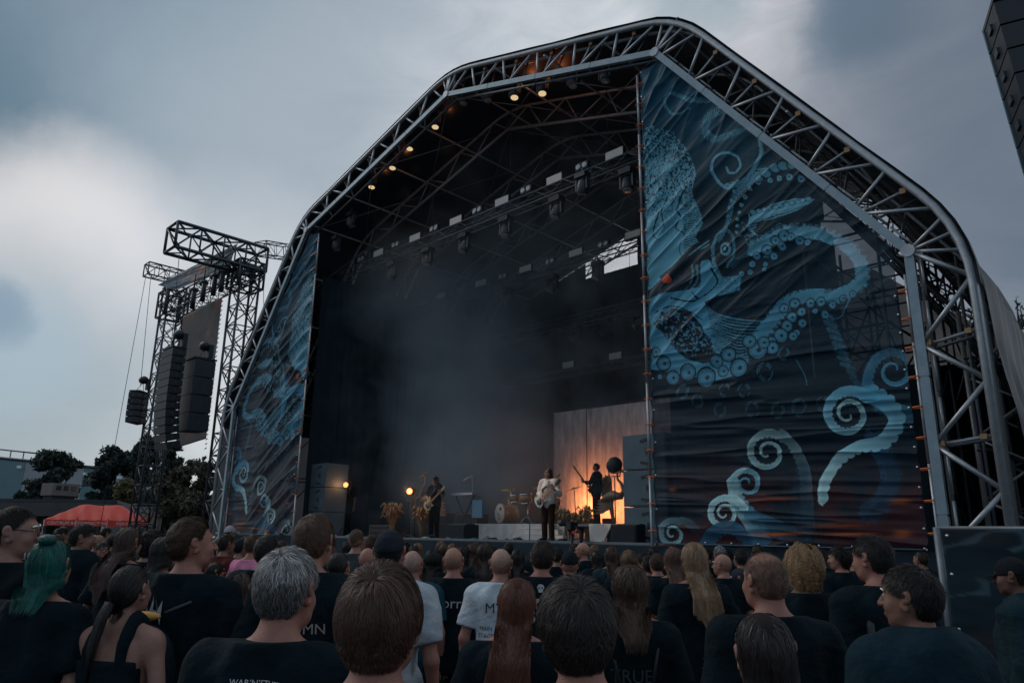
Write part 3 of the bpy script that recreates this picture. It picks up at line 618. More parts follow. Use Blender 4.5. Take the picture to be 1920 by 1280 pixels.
# ---------------------------------------------------------------- lights hung in the roof
LENS = lambda: mat('lens_glass', (.45, .5, .52), .15, .3, .1, 20)
WARM = lambda: mat('lit_lens', (.9, .7, .4), .3, 0, .1, 20, emis=(1.0, .72, .38), estr=.55)
def moving_head(loc, aim, label, lit=False, big=1.0, group='moving head lights hanging in the stage roof'):
    t = empty('moving_head', loc, label, 'stage light', group); loc = np.array(loc); aim = np.array(aim, float); aim /= np.linalg.norm(aim)
    MB().box(loc+[0, 0, -.07*big], (.34*big, .26*big, .14*big)).build('base', BLACK(), t)
    y = MB()
    for s in (-1, 1): y.box(loc+[s*.17*big, 0, -.30*big], (.05*big, .12*big, .36*big))
    y.box(loc+[0, 0, -.155*big], (.38*big, .12*big, .04*big)); y.build('yoke', mat('fixture_body', (.035, .045, .055), .45, 0, .2, 10), t)
    c = loc+[0, 0, -.38*big]; h = MB().lathe(c-aim*.2*big, [(.07*big, 0), (.12*big, .06*big), (.135*big, .2*big), (.14*big, .38*big), (.12*big, .40*big)], aim, 16).build('head', mat('fixture_body', (.035, .045, .055), .45, 0, .2, 10), t)
    MB().lathe(c+aim*.2*big, [(.115*big, 0), (.10*big, .006*big)], aim, 16).build('lens', WARM() if lit else LENS(), h)
    MB().tube(loc, loc+[0, 0, .18], .02, 6).build('clamp', STEELD(), t)
    if lit:
        l = bpy.data.lights.new('lamp', 'SPOT'); l.energy = 40 if lit is True else lit*.5; l.color = (1, .52, .24); l.spot_size = 1.5; l.spot_blend = .7; l.shadow_soft_size = .1
        lo = bpy.data.objects.new('beam', l); COL.objects.link(lo); lo.parent = t; lo.location = tuple(np.array([0, 0, -.38*big])+aim*.26*big); lo.rotation_euler = Vector(-aim).to_track_quat('Z', 'Y').to_euler()
        l = bpy.data.lights.new('spill', 'POINT'); l.energy = 3; l.color = (1, .25, .08); l.shadow_soft_size = .12; lo = bpy.data.objects.new('spill', l); COL.objects.link(lo); lo.parent = t; lo.location = (.3*big, .35*big, .1)
    return t
FR = [(817, 230, 1), (769, 271, 1), (737, 307, 1), (698, 343, 1), (870, 186, 0), (915, 180, 0), (965, 174, 1), (1017, 166, 1), (1075, 152, 0), (1135, 142, 0)]
ordn = ['rightmost lit one on the left slope', 'second lit one down the left slope', 'third lit one down the left slope', 'lowest lit one on the left slope', 'unlit, first right of the ridge', 'unlit, second right of the ridge', 'faintly lit, third right of the ridge', 'faintly lit, fourth right of the ridge', 'unlit, fifth right of the ridge', 'unlit, last before the right banner']
for (x, y, l), q in zip(FR, ordn):
    p = atY(x, y, YF+.75); z = p[2]
    moving_head((p[0], p[1], z+.38), (.12, -.15, -1), 'black moving head under the front truss, '+q, 60 if l else False)
for x, z in ((-22.0, 13.3), (-22.9, 12.6)): moving_head((x, YF+.75, z), (.1, .3, -1), 'small dark moving head low on the left slope, '+('upper of two' if x > -22.5 else 'lower of two'))
def hung_truss(y, z, x0, x1, label, s=.34):
    t = empty('lighting_truss', ((x0+x1)/2, y, z), label, 'truss', 'lighting trusses hung across the stage')
    for dy in (-s/2, s/2):
        for dz in (-s/2, s/2): MB().tube((x0, y+dy, z+dz), (x1, y+dy, z+dz), .024, 6).build('chord', ALUD(), t)
    n = int((x1-x0)/.55)
    w = MB()
    for k in range(n):
        a, b = x0+(x1-x0)*k/n, x0+(x1-x0)*(k+1)/n
        if k % 2: a, b = b, a
        for dy in (-s/2, s/2): w.tube((a, y+dy, z-s/2), (b, y+dy, z+s/2), .012, 5)
        w.tube((a, y-s/2, z-s/2), (b, y+s/2, z-s/2), .012, 5); w.tube((a, y-s/2, z+s/2), (b, y+s/2, z+s/2), .012, 5)
    w.build('lattice', ALUD(), t)
    for k in range(4):
        x = x0+(x1-x0)*(k+.5)/4; MB().tube((x, y, z+s/2), (x, y, roofz(x)-.4), .008, 5).build('chain', STEELD(), t)
    return t
def strobe(p, label, f=1.0):
    t = empty('strobe_panel', p, label, 'stage light', 'white strobe panels'); p = np.array(p)
    MB().box(p, (.62, .10, .30)).build('housing', BLACK(), t)
    MB().box(p+[0, -.056, 0], (.58, .012, .25)).build('reflector', mat('strobe_white', (.75, .72, .68), .35, 0, .15, 3), t)
def blinder(p, label):
    t = empty('blinder_light', p, label, 'stage light', 'twin blinder lights'); p = np.array(p)
    MB().box(p, (.46, .12, .24)).build('housing', BLACK(), t)
    for s in (-1, 1): MB().lathe(p+[s*.115, -.06, 0], [(.095, 0), (.098, -.02), (.07, -.03)], (0, 1, 0), 14).build('lens', LENS(), t)
hung_truss(15.0, 11.62, -24.5, -9.2, 'front lighting truss hanging across the stage with white strobe panels')
hung_truss(18.6, 10.95, -24.5, -9.2, 'middle lighting truss hanging deeper in the stage roof')
hung_truss(22.2, 10.2, -26, -9.2, 'rear lighting truss in front of the bright sky gap', .42)
hung_truss(22.8, 8.3, -26, -9.2, 'lowest lighting truss barely visible before the black curtain', .3)
NUM = ['first', 'second', 'third', 'fourth', 'fifth', 'sixth', 'seventh', 'eighth']
for i, x in enumerate((-10.85, -13.05, -15.25, -17.45, -19.65, -21.85)): strobe((x, 15.0, 12.0), f'white strobe panel above the front lighting truss, {NUM[i]} from the right banner'); blinder((x-1.15, 15.0, 12.05), f'twin blinder above the front lighting truss, {NUM[i]} from the right banner')
for i, x in enumerate((-12.8, -15.2, -17.6, -20.0, -22.4)): strobe((x, 18.6, 11.3), f'white strobe panel above the middle lighting truss, {NUM[i]} from the right banner'); blinder((x-1.2, 18.6, 11.3), f'twin blinder above the middle lighting truss, {NUM[i]} from the right banner')
for i, x in enumerate((-14.2, -16.6, -19.0)): strobe((x, 22.7, 8.6), f'dim strobe panel deep above the lowest lighting truss, {NUM[i]} from the right banner')
for i, x in enumerate((-10.4, -12.9, -15.0, -16.9, -18.8, -20.8)):
    moving_head((x, 14.9, 11.35), (.15-.3*(i % 2), -.25, -1), f'grey moving head under the front lighting truss, {NUM[i]} from the right banner', False, 1.15)
for i, x in enumerate((-12.2, -14.2, -16.2, -18.4, -20.5)):
    moving_head((x, 18.5, 10.7), (-.3, -.4, -1), f'moving head under the middle lighting truss, {NUM[i]} from the right banner', False, 1.1)
for i, x in enumerate((-15.1, -16.6, -18.1, -19.6)):
    moving_head((x, 22.1, 9.95), (-.9, -.9, -.9), f'moving head silhouetted by the sky gap under the rear truss, {NUM[i]} from the right', False, 1.2)
# ---------------------------------------------------------------- loudspeakers
def cab(t, c, d, face=(0, -1), handles=True, m=None, name='cabinet'):
    c = np.array(c, float); o = MB().box(c, d).build(name, m or mat('grey_cabinet', (.10, .14, .165), .6, 0, .15, 3, .15, 60), t)
    f = c[1]-d[1]/2
    MB().box((c[0], f-.008, c[2]), (d[0]-.05, .012, d[2]-.05)).build('grille', mat('cabinet_grille', (.085, .125, .15), .7, 0, .2, 2, .3, 90), o)
    if handles:
        for sz in (-1, 1):
            MB().box((c[0]+.05, f-.02, c[2]+sz*(d[2]/2-.13)), (.28, .014, .055), np.array([[math.cos(.2*sz), 0, -math.sin(.2*sz)], [0, 1, 0], [math.sin(.2*sz), 0, math.cos(.2*sz)]])).build('handle', BLACK(), o)
        MB().box((c[0]+.1, f-.02, c[2]+.0), (.10, .016, .13)).build('socket_plate', BLACK(), o)
t = empty('side_fill_stack', (-9.6, 14.2, DZ), 'stack of grey loudspeaker cabinets on stage beside the right banner', 'speaker')
for k in range(3): cab(t, (-9.42, 14.3, DZ+.41+.80*k), (1.15, .9, .78))
t = empty('side_fill_stack', (-22.3, 14.2, DZ), 'stack of two grey loudspeaker cabinets by the left banner', 'speaker')
q = atY(594, 900, 14.0)[0]
for k in range(3): cab(t, (q, 14.5, DZ+.42+.84*k), (1.0, .9, .82))
# ---------------------------------------------------------------- backdrop and risers
CONC = lambda: mat('concrete_print', (.52, .44, .43), .85, 0, .62, 3.6, .35, 14, stretch=(1.6, 1, .35))
for i, (x0, x1, dy) in enumerate(((-17.47, -16.0, 0), (-15.98, -13.2, .05), (-13.18, -10.0, 0))):
    m = MB().box(((x0+x1)/2, 20.05+dy, (DZ+6.1)/2), (x1-x0, .06, 6.1-DZ)).build('concrete_flat', CONC()); tag(m, ['narrow left concrete-look backdrop panel at centre stage', 'middle concrete-look backdrop panel with orange glow behind the bassist', 'right concrete-look backdrop panel behind the grey speaker stack'][i], 'backdrop', 'concrete look backdrop panels')
fr = empty('backdrop_rail', (-14, 20, 6.15), 'rail with tied cords along the top of the concrete backdrop', 'rail')
MB().tube((-22.5, 20.1, 6.16), (-9.8, 20.1, 6.16), .03, 6).build('tube', STEELD(), fr)
for k in range(22):
    x = -17.3+k*.33; MB().path([(x, 20.05, 6.14), (x+.05, 20.0, 6.28), (x-.05+.1*random.random(), 20.0, 6.34), (x+.09, 20.02, 6.22)], .012, 4).build('cord', BLACK(), fr)
def riser(poly, y0, y1, z1, label, legs=True, right=0):
    t = empty('stage_riser', (poly[0][0], y0, DZ), label, 'riser')
    MB().prism([(x, y0, z) for x, z in poly], (0, .05, 0)).build('front_panel', mat('pale_concrete_panel', (.62, .58, .55), .85, 0, .3, 5, .4, 25), t)
    xs = [p[0] for p in poly]; MB().box(((min(xs)+max(xs))/2+right/2, (y0+y1)/2+.06, z1-.04), (max(xs)-min(xs)+right, y1-y0, .07)).build('platform', mat('riser_top', (.10, .10, .10), .6), t)
    return t
t = riser([(-16.56, 1.64), (-12.9, 1.64), (-12.9, 2.09), (-16.48, 2.09)], 15.2, 17.6, 2.10, 'pale concrete look drum riser in the middle of the stage')
for k in range(3): MB().box((-13.5-.12*k, 15.15-.09*(2-k)-.1, 1.66+.07+.14*k), (1.8-.25*k, .16, .13)).build('step', mat('pale_concrete_panel'), t)
t = riser([(-12.08, 2.09), (-11.35, 2.09), (-11.62, 1.66), (-12.05, 1.66)], 15.2, 19.6, 2.10, 'pale concrete look riser plate and platform under the bassist', right=-2.6)
MB().box((-11.15, 15.24, 2.03), (.32, .08, .10)).build('rail', mat('white_frame', (.6, .58, .55), .5), t); MB().box((-11.03, 15.24, 1.82), (.06, .06, .36)).build('leg', mat('white_frame'), t)
# ---------------------------------------------------------------- drum kit
WOOD = lambda: mat('drum_wood', (.42, .20, .09), .35, 0, .2, 5, coat=.3)
CHROME = lambda: mat('chrome', (.7, .68, .65), .2, 1, .1, 10)
dk = empty('drum_kit', (-15.0, 16.3, 2.1), 'natural wood drum kit with painted bass drum head on the riser', 'drum kit')
ax = np.array([-.25, -1, 0]); ax /= np.linalg.norm(ax); bc = np.array([-15.72, 15.9, 2.39])
bd = MB().lathe(bc-ax*.25, [(.29, 0), (.295, .02), (.28, .03), (.28, .44), (.30, .45), (.30, .5), (.275, .505)], ax, 28).build('bass_drum', WOOD(), dk)
MB().lathe(bc+ax*.255, [(.272, 0), (.26, .008)], ax, 28).build('drum_head', mat('drum_head', (.72, .60, .50), .5, 0, .08, 4), bd)
sx = np.cross(ax, [0, 0, 1]); F_ = bc+ax*.27
MB().lathe(F_+sx*.02*0-sx*.07+np.array([0, 0, .14]), [(.05, 0), (.05, .004)], ax, 14).build('port_hole', BLACK(), bd)
for k, (u, v, r) in enumerate([(-.10, -.17, .03), (-.02, -.12, .028), (-.13, -.08, .02), (.0, -.03, .03), (.07, .0, .025), (.03, -.09, .022), (.12, .05, .018), (.04, -.16, .025)]):
    MB().ball(F_+sx*u+np.array([0, 0, v]), (r, .003, r*.55), rotz(.25) @ rotx(0)).build('painted_leaf', BLACK(), bd)
def drum(c, r, h, tilt=(0, -.2, 1)):
    d = MB().lathe(np.array(c)-np.array(tilt)*h/2, [(r, 0), (r, h)], tilt, 22).build('tom_drum', WOOD(), dk)
    for e in (-.01, h-.02): MB().lathe(np.array(c)+np.array(tilt)*(e-h/2), [(r*1.03, 0), (r*1.03, .03)], tilt, 22).build('hoop', CHROME(), d)
drum((-15.05, 16.0, 2.83), .19, .26); drum((-14.45, 16.5, 2.48), .22, .40, (0, 0, 1)); drum((-14.1, 16.2, 2.72), .17, .15, (0, 0, 1)); drum((-15.6, 16.1, 2.85), .15, .2)
def cymbal(c, r, tilt):
    MB().lathe(c, [(r, 0), (r*.3, .02), (r*.12, .03), (.01, .05)], tilt, 22).build('cymbal', mat('brass', (.6, .40, .16), .3, .9, .1, 8), dk)
    MB().tube(c, (c[0], c[1]+.1, 2.1), .012, 6).build('cymbal_stand', CHROME(), dk)
cymbal((-16.2, 16.4, 3.15), .24, (.2, -.35, 1)); cymbal((-14.35, 16.5, 3.35), .26, (-.5, -.7, .6)); cymbal((-13.8, 16.7, 3.1), .25, (-.2, -.3, 1)); cymbal((-15.3, 16.9, 3.2), .22, (.1, -.3, 1))
for x, y, z in ((-15.0, 16.0, 2.8), (-14.4, 16.4, 3.2), (-13.9, 16.4, 3.0), (-15.9, 16.2, 3.3)):
    MB().tube((x, y, 2.1), (x, y+.05, z-.1), .014, 6).build('stand', CHROME(), dk)
    for s in range(3): a = s*2.1; MB().tube((x, y, 2.35), (x+.22*math.cos(a), y+.22*math.sin(a), 2.11), .01, 5).build('stand_foot', CHROME(), dk)
def mic_stand(x, y, z0, h, boom, label):
    t = empty('microphone_stand', (x, y, z0), label, 'mic stand', 'microphone stands on stage'); MB().lathe((x, y, z0), [(.13, 0), (.13, .02), (.03, .04)], (0, 0, 1), 16).build('base', BLACK(), t)
    MB().tube((x, y, z0+.02), (x, y, z0+h), .012, 6).build('pole', BLACK(), t)
    e = np.array([x, y, z0+h])+np.array(boom); MB().tube(np.array([x, y, z0+h])-np.array(boom)*.35, e, .009, 6).build('boom', BLACK(), t)
    b = np.array(boom); b = b/np.linalg.norm(b); MB().lathe(e, [(.012, 0), (.018, .12), (.026, .13), (.027, .16), (.012, .185)], b, 10).build('microphone', BLACK(), t)
p = atY(993, 1015, 14.0); mic_stand(p[0], 14.0, DZ, 1.02, (.30, .18, .44), 'black microphone stand in front of the singer')
p = atY(776, 1010, 14.0); mic_stand(p[0], 14.0, DZ, 1.15, (.52, .25, .38), 'microphone stand in front of the left guitarist')
# keyboard on a stand, synth with blue panel
kx = atY(872, 925, 14.9); t = empty('keyboard_stand', (kx[0], 14.9, DZ), 'keyboard on a thin stand between the guitarist and the drums', 'keyboard')
MB().box((kx[0], 14.9, kx[2]-.02), (1.0, .35, .07)).build('keyboard', ALU(), t)
for s in (-1, 1): MB().tube((kx[0]+.4*s, 14.9, kx[2]-.05), (kx[0]-.4*s, 14.9, DZ), .02, 6).build('leg', STEELD(), t)
MB().tube((kx[0]+.45, 14.9, DZ), (kx[0]+.3, 14.9, kx[2]+.55), .014, 6).build('upright', ALUD(), t); MB().tube((kx[0]+.3, 14.9, kx[2]+.5), (kx[0]+.02, 14.8, kx[2]+.38), .02, 6).build('arm', ALU(), t)
MB().box((kx[0]+.62, 14.85, kx[2]-.45), (.42, .06, .5), rotz(0)).build('back_panel', mat('blue_panel', (.10, .22, .32), .5), t)
def mon(x, y, w, h, d, label):
    t = empty('stage_monitor', (x, y, DZ), label, 'speaker', 'black monitor speakers along the stage edge')
    MB().prism([(x-w/2, y, DZ+.01), (x+w/2, y, DZ+.01), (x+w/2-.0, y, DZ+h), (x-w/2, y, DZ+h)], (0, d, 0)).build('cabinet', BLACK(), t)
    MB().box((x, y-.012, DZ+h/2), (w-.06, .02, h-.06)).build('grille', mat('black_grille', (.006, .012, .018), .8, 0, .2, 8, .3, 120), t)
    MB().box((x, y+d/2, DZ+h+.012), (w*.9, d*.5, .02)).build('top_plate', mat('dark_grey', (.06, .08, .09), .5), t)
p = atY(858, 1000, 13.75); mon(p[0], 13.7, .72, .42, .5, 'black monitor speaker left of the drum riser'); p = atY(1174, 1000, 13.6); mon(p[0], 13.5, .68, .42, .7, 'black monitor speaker in front of the grey speaker stack')
p = atY(505, 970, 13.0)
for (px_, y_, w, d, h, lab) in [(885, 15.6, .9, .5, .75, 'guitar amplifier with brown frame left of the drum riser'), (850, 15.9, .8, .5, .8, 'dark equipment rack behind the left guitarist'), (790, 16.6, .7, .5, .9, 'tall dark equipment rack behind the metal bird sculpture'), (725, 15.2, 1.2, .5, .40, 'low pale case at the left of the stage')]:
    p = atY(px_, 990, y_); t = empty('equipment_case', (p[0], y_, DZ), lab, 'case'); MB().box((p[0], y_, DZ+h/2), (w, d, h)).build('body', mat('dark_case', (.035, .035, .04), .6), t)
    f = MB(); e = mat('brown_edging', (.22, .12, .09), .5)
    for s in (-1, 1): MB().box((p[0]+s*w/2, y_-d/2, DZ+h/2), (.03, .03, h)).build('edge', e, t)
    MB().box((p[0], y_-d/2, DZ+h+.0), (w, .035, .035)).build('edge', e, t); MB().box((p[0], y_-d/2-.01, DZ+h*.6), (w*.9, .02, .03)).build('edge', e, t)
# dried grass sheaves
def sheaf(x, y, z, h, n, spread, label, seed, lean=0):
    r = random.Random(seed); m = MB()
    for i in range(int(n*1.8)):
        a = r.uniform(0, 6.28); s = r.uniform(.1, 1)*spread*.7; hh = h*r.uniform(.65, 1.05); c, d = math.cos(a), math.sin(a)
        pts = [(x+c*.04, y+d*.04, z), (x+c*s*.3+lean*.2, y+d*s*.3, z+hh*.5), (x+c*s*.7+lean*.6, y+d*s*.7, z+hh*.9), (x+c*s*1.15+lean, y+d*s*1.1, z+hh*1.0), (x+c*s*1.6+lean*1.3, y+d*s*1.4, z+hh*.88)]
        m.path(pts, [.012, .012, .016, .034, .010], 4)
    o = m.build('dried_grass_sheaf', mat('dried_grass', (.36, .22, .11), .8, 0, .5, 14)); tag(o, label, 'dried grass', 'sheaves of dried pampas grass on stage')
for i, (px_, py_, y_, h, n, s, lab) in enumerate([(735, 1000, 14.6, 1.05, 60, .42, 'wide dried grass sheaf left of the metal bird sculpture'), (790, 1000, 14.8, .95, 45, .38, 'dried grass sheaf bending left under the metal bird sculpture'), (812, 1000, 15.2, .9, 30, .3, 'sparse dried grass sheaf behind the left guitarist'), (1052, 990, 16.2, .85, 60, .35, 'dried grass sheaf glowing just right of the singer'), (1072, 990, 16.4, .75, 60, .4, 'dried grass sheaf before the orange glow, middle of the row'), (1090, 992, 16.2, .8, 50, .35, 'dried grass sheaf left of the bass riser'), (1100, 985, 15.6, .9, 26, .3, 'thin green-brown grass sheaf at the bass riser corner')]):
    p = atY(px_, py_, y_); sheaf(p[0], y_, DZ, h, n, s, lab, i)
p = atY(1150, 978, 17.6); sheaf(p[0], 17.6, 2.1, 1.35, 50, .26, 'tall dried grass sheaf right of the bassist', 20, -.25)
# metal wading birds
def bird(x, y, z, s, d, label):
    B = mat('weathered_bronze', (.26, .17, .11), .5, .4, .4, 8, .4, 30); t = empty('bird_sculpture', (x, y, z), label, 'sculpture', 'metal wading bird sculptures on stage')
    P = lambda a, b, c=0: np.array([x+d*a*s, y+c*s, z+b*s])
    MB().path([P(.55, .75), P(.35, .86), (P(0, .95)), P(-.28, .92), P(-.42, .85)], np.array([.05, .14, .19, .13, .07])*s, 10).build('body', B, t)
    MB().path([P(-.36, .9), P(-.50, 1.12), P(-.40, 1.36), P(-.24, 1.52), P(-.22, 1.72), P(-.34, 1.86)], np.array([.10, .085, .06, .045, .04, .045])*s, 9).build('neck', B, t)
    MB().path([P(-.30, 1.88), P(-.42, 1.84), P(-.62, 1.72)], np.array([.055, .06, .008])*s, 8).build('head', B, t)
    MB().path([P(-.30, 1.90), P(-.18, 1.99), P(-.08, 2.05)], np.array([.04, .02, .006])*s, 6).build('crest', B, t)
    for k in range(5): MB().prism([P(.2+.04*k, .98-.1*k, .12), P(.85+.03*k, .78-.12*k, .14), P(.62, .70-.1*k, .14), P(.1, .86-.08*k, .13)], (0, .02, 0)).build('feather', B, t)
    for k in (-1, 1): MB().path([P(.02, .8, .06*k), P(.1, .42, .06*k), P(.0, .02, .06*k), P(-.14, .0, .06*k)], np.array([.03, .02, .016, .012])*s, 6).build('leg', B, t)
p = atY(797, 995, 14.9); bird(p[0]+.1, 14.9, DZ+.45, .80, 1, 'bronze heron sculpture with its head turned up beside the left guitarist')
p = atY(1150, 985, 16.6); bird(p[0], 16.6, DZ+.55, .74, -1, 'dark heron sculpture facing right beside the speaker stack')
def stand_light(px_, py_, y, lit, label, z0=DZ, aim=(.35, -1, .05), r=.17):
    p = atY(px_, py_, y); t = empty('stand_light', (p[0], y, z0), label, 'stage light', 'big film lights on stands'); aim = np.array(aim, float); aim /= np.linalg.norm(aim)
    MB().tube((p[0], y, z0+.02), (p[0], y, p[2]-.28), .016, 6).build('stand', BLACK(), t)
    for s in range(3): a = s*2.1+.4; MB().tube((p[0], y, z0+.35), (p[0]+.3*math.cos(a), y+.3*math.sin(a), z0+.01), .012, 5).build('tripod_leg', BLACK(), t)
    MB().path([(p[0]-.22, y, p[2]), (p[0]-.17, y, p[2]-.29), (p[0]+.17, y, p[2]-.29), (p[0]+.22, y, p[2])], .018, 6).build('yoke', BLACK(), t)
    b = MB().lathe(p-aim*.2, [(.05, -.04), (r*.8, 0), (r, .05), (r*1.05, .30), (r*.95, .31)], aim, 20).build('lamp_body', BLACK(), t)
    MB().lathe(p+aim*.08, [(r*.93, 0), (r*.93, .045), (r*.5, .06)], aim, 20).build('lens', mat('hot_lens', (.9, .5, .2), .3, emis=(1, .36, .14), estr=.9) if lit else mat('dark_lens', (.05, .05, .05), .2), b)
    if lit:
        l = bpy.data.lights.new('lamp', 'POINT'); l.energy = lit; l.color = (1, .45, .2); l.shadow_soft_size = .1; lo = bpy.data.objects.new('glow', l); COL.objects.link(lo); lo.parent = t; lo.location = tuple(np.array([0, 0, p[2]-z0])+aim*.35)
stand_light(651, 909, 14.9, 4, 'lit film light on a stand at the far left of the stage', aim=(.6, -1, 0), r=.105); stand_light(771, 921, 14.3, 8, 'lit film light on a stand in front of the bronze heron sculpture', aim=(.5, -1, 0), r=.105); stand_light(1152, 872, 16.0, 0, 'unlit black film light on a stand before the orange backdrop', aim=(-.8, .9, -.1), r=.2)
def uplight(px_, y, e, label):
    p = atY(px_, 985, y); t = empty('floor_uplight', (p[0], y, DZ), label, 'stage light', 'floor lights washing the backdrop orange'); MB().box((p[0], y, DZ+.62), (.4, .16, .16)).build('housing', BLACK(), t); MB().box((p[0], y, DZ+.27), (.1, .1, .54)).build('stand', BLACK(), t)
    MB().box((p[0], y+.09, DZ+.63), (.34, .01, .11)).build('lens', mat('amber_lens', (.9, .4, .1), .3, emis=(1, .42, .12), estr=6), t)
    l = bpy.data.lights.new('lamp', 'AREA'); l.energy = e; l.spread = 1.7; l.color = (1, .33, .10); l.shape = 'RECTANGLE'; l.size = .4; l.size_y = .12; lo = bpy.data.objects.new('wash', l); COL.objects.link(lo); lo.parent = t; lo.location = (0, .12, .66); lo.rotation_euler = (math.radians(112), 0, 0)
uplight(1060, 18.6, 30, 'amber floor light hidden in the grass right of the singer'); uplight(1142, 18.5, 20, 'amber floor light behind the heron sculpture at the bass riser'); uplight(1105, 18.7, 5, 'small amber floor light behind the bassist')
# unlit moving head above the singer, it carries no lamp
moving_head((-10.9, 13.6, 10.9), (-.16, .06, -1), 'unlit moving head beside the right banner aimed at the singer', False)
def spot(loc, to, e, col, ang, name='beam', soft=.1):
    l = bpy.data.lights.new('lamp', 'SPOT'); l.energy = e; l.color = col; l.spot_size = math.radians(ang); l.spot_blend = .6; l.shadow_soft_size = soft; o = bpy.data.objects.new(name, l); COL.objects.link(o); o.location = loc; o.rotation_euler = (Vector(loc)-Vector(to)).to_track_quat('Z', 'Y').to_euler(); return o
spot((-14.4, 12.2, 6.0), (-12.6, 14.2, 2.9), 250, (1, .80, .66), 22)  # the singer's key light, an unseen lamp added in front of the stage
# small clutter along the deck edge
r = random.Random(5)
for i in range(26):
    x = -22.5+i*.52+r.uniform(-.1, .1); w = r.uniform(.08, .28)
    if -12.9 < x < -12.2 or -11.6 < x < -11.0: continue
    ci = r.choice([0, 0, 1, 2, 3, 0]); cn = ['black', 'white', 'teal', 'red'][ci]; y_ = 13.75+r.uniform(-.15, .2); h_ = r.uniform(.04, .09)
    o = MB().box((x, y_, DZ+h_/2+.002), (w, .15, h_)).box((x, y_-.02, DZ+h_+.006), (w*.5, .06, .012)).box((x-w*.3, y_+.04, DZ+h_+.01), (.02, .02, .02)).box((x+w*.3, y_+.04, DZ+h_+.01), (.02, .02, .02)).build('effect_pedal', BLACK() if not ci else mat('pedal_'+cn, [(.6, .6, .6), (.05, .3, .35), (.5, .06, .04)][ci-1]))
    tag(o, 'small '+cn+' effect pedal among cables along the stage edge', 'pedal', 'effect pedals and boxes along the stage edge')
for i in range(9):
    x = -22+i*1.25; pts = [(x+.12*k, 13.72+.05*math.sin(k*1.7+i), DZ+.02+.10*max(0, math.sin(k*.9+i))) for k in range(9)]
    tag(MB().path(pts, .012, 5).build('cable', BLACK()), 'black cable looped along the stage edge', 'cable', 'cables along the stage edge')
t = empty('camera_rig', atY(1070, 1000, 13.2), 'video camera on a small support at the stage edge right of the singer', 'camera'); p = atY(1072, 985, 13.25)
MB().box(p, (.14, .26, .16)).build('camera_body', BLACK(), t); MB().lathe(p+[-.1, -.05, .03], [(.05, 0), (.055, .1), (.07, .11), (.07, .18)], (-1, -.3, .15), 14).build('lens', BLACK(), t); MB().tube(p-[0, 0, .08], p-[0, 0, 1.3], .03, 8).build('support', BLACK(), t)
MB().box(p+[.1, 0, -.14], (.12, .1, .06)).build('red_battery', mat('red_plastic', (.6, .04, .03), .4), t); MB().path([p+[.1, 0, -.02], p+[.25, .0, -.15], p+[.3, 0, -.5]], .03, 7).build('handle', BLACK(), t)
# ---------------------------------------------------------------- smoke drifting over the stage
def volume(name, lo, hi, dens, col, label, scale=.16, thr=.47, ext=None):
    m = bpy.data.materials.new(name); m.use_nodes = True; t = m.node_tree; t.nodes.clear()
    o = nn(t, 'ShaderNodeOutputMaterial'); v = nn(t, 'ShaderNodeVolumePrincipled'); v.inputs['Color'].default_value = (*col, 1); v.inputs['Anisotropy'].default_value = .2
    tcn = nn(t, 'ShaderNodeTexCoord'); no = nn(t, 'ShaderNodeTexNoise', inp={'Scale': scale*6, 'Detail': 3.0, 'Roughness': .55, 'Distortion': .6}); t.links.new(tcn.outputs['Object'], no.inputs[0])
    d = mth(t, 'MULTIPLY_ADD', mth(t, 'MULTIPLY', mth(t, 'SUBTRACT', no.outputs['Fac'], thr), 3.2, clamp=True), .85, .03)
    for (c, rad, k) in ext or []:
        vm = nn(t, 'ShaderNodeVectorMath', operation='SUBTRACT'); t.links.new(tcn.outputs['Object'], vm.inputs[0]); vm.inputs[1].default_value = c
        vs = nn(t, 'ShaderNodeVectorMath', operation='DIVIDE'); t.links.new(vm.outputs[0], vs.inputs[0]); vs.inputs[1].default_value = rad
        vl = nn(t, 'ShaderNodeVectorMath', operation='LENGTH'); t.links.new(vs.outputs[0], vl.inputs[0])
        e = mth(t, 'MULTIPLY', mth(t, 'SUBTRACT', 1.0, vl.outputs['Value'], clamp=True), k)
        d = mth(t, 'ADD', d, mth(t, 'MULTIPLY', e, mth(t, 'ADD', no.outputs['Fac'], .1)))
    t.links.new(mth(t, 'MULTIPLY', d, dens), v.inputs['Density']); t.links.new(v.outputs[0], o.inputs['Volume'])
    m_ = MB(); poly = [(-23.75, 1.66), (-23.75, 12.55), (-15.83, 14.85), (-8.42, 12.5), (-8.42, 1.66)]; m_.prism([np.array([x, lo[1], z])-VC for x, z in poly], (0, hi[1]-lo[1], 0))
    ob = m_.build(name, m); ob.location = tuple(VC)
    return tag(ob, label, 'smoke', kind='stuff')
VC = np.array([-16.2, 18.8, 6.9])
blobs = [((-19.0, 17.5, 6.6), (3.6, 3.5, 5.0), 6.5), ((-17.6, 16.5, 3.6), (4.2, 3.0, 2.8), 4.5), ((-20.6, 16.5, 10.4), (3.4, 4, 2.6), 4.0), ((-17.5, 18.5, 11.5), (5, 4, 2.5), 1.8)]
volume('stage_smoke', (-23.7, 13.9, 1.66), (-8.7, 23.7, 12.2), .10, (.55, .72, .84), 'thin grey smoke drifting over the middle of the stage', ext=[(tuple(np.array(c)-VC), r_, k) for c, r_, k in blobs])
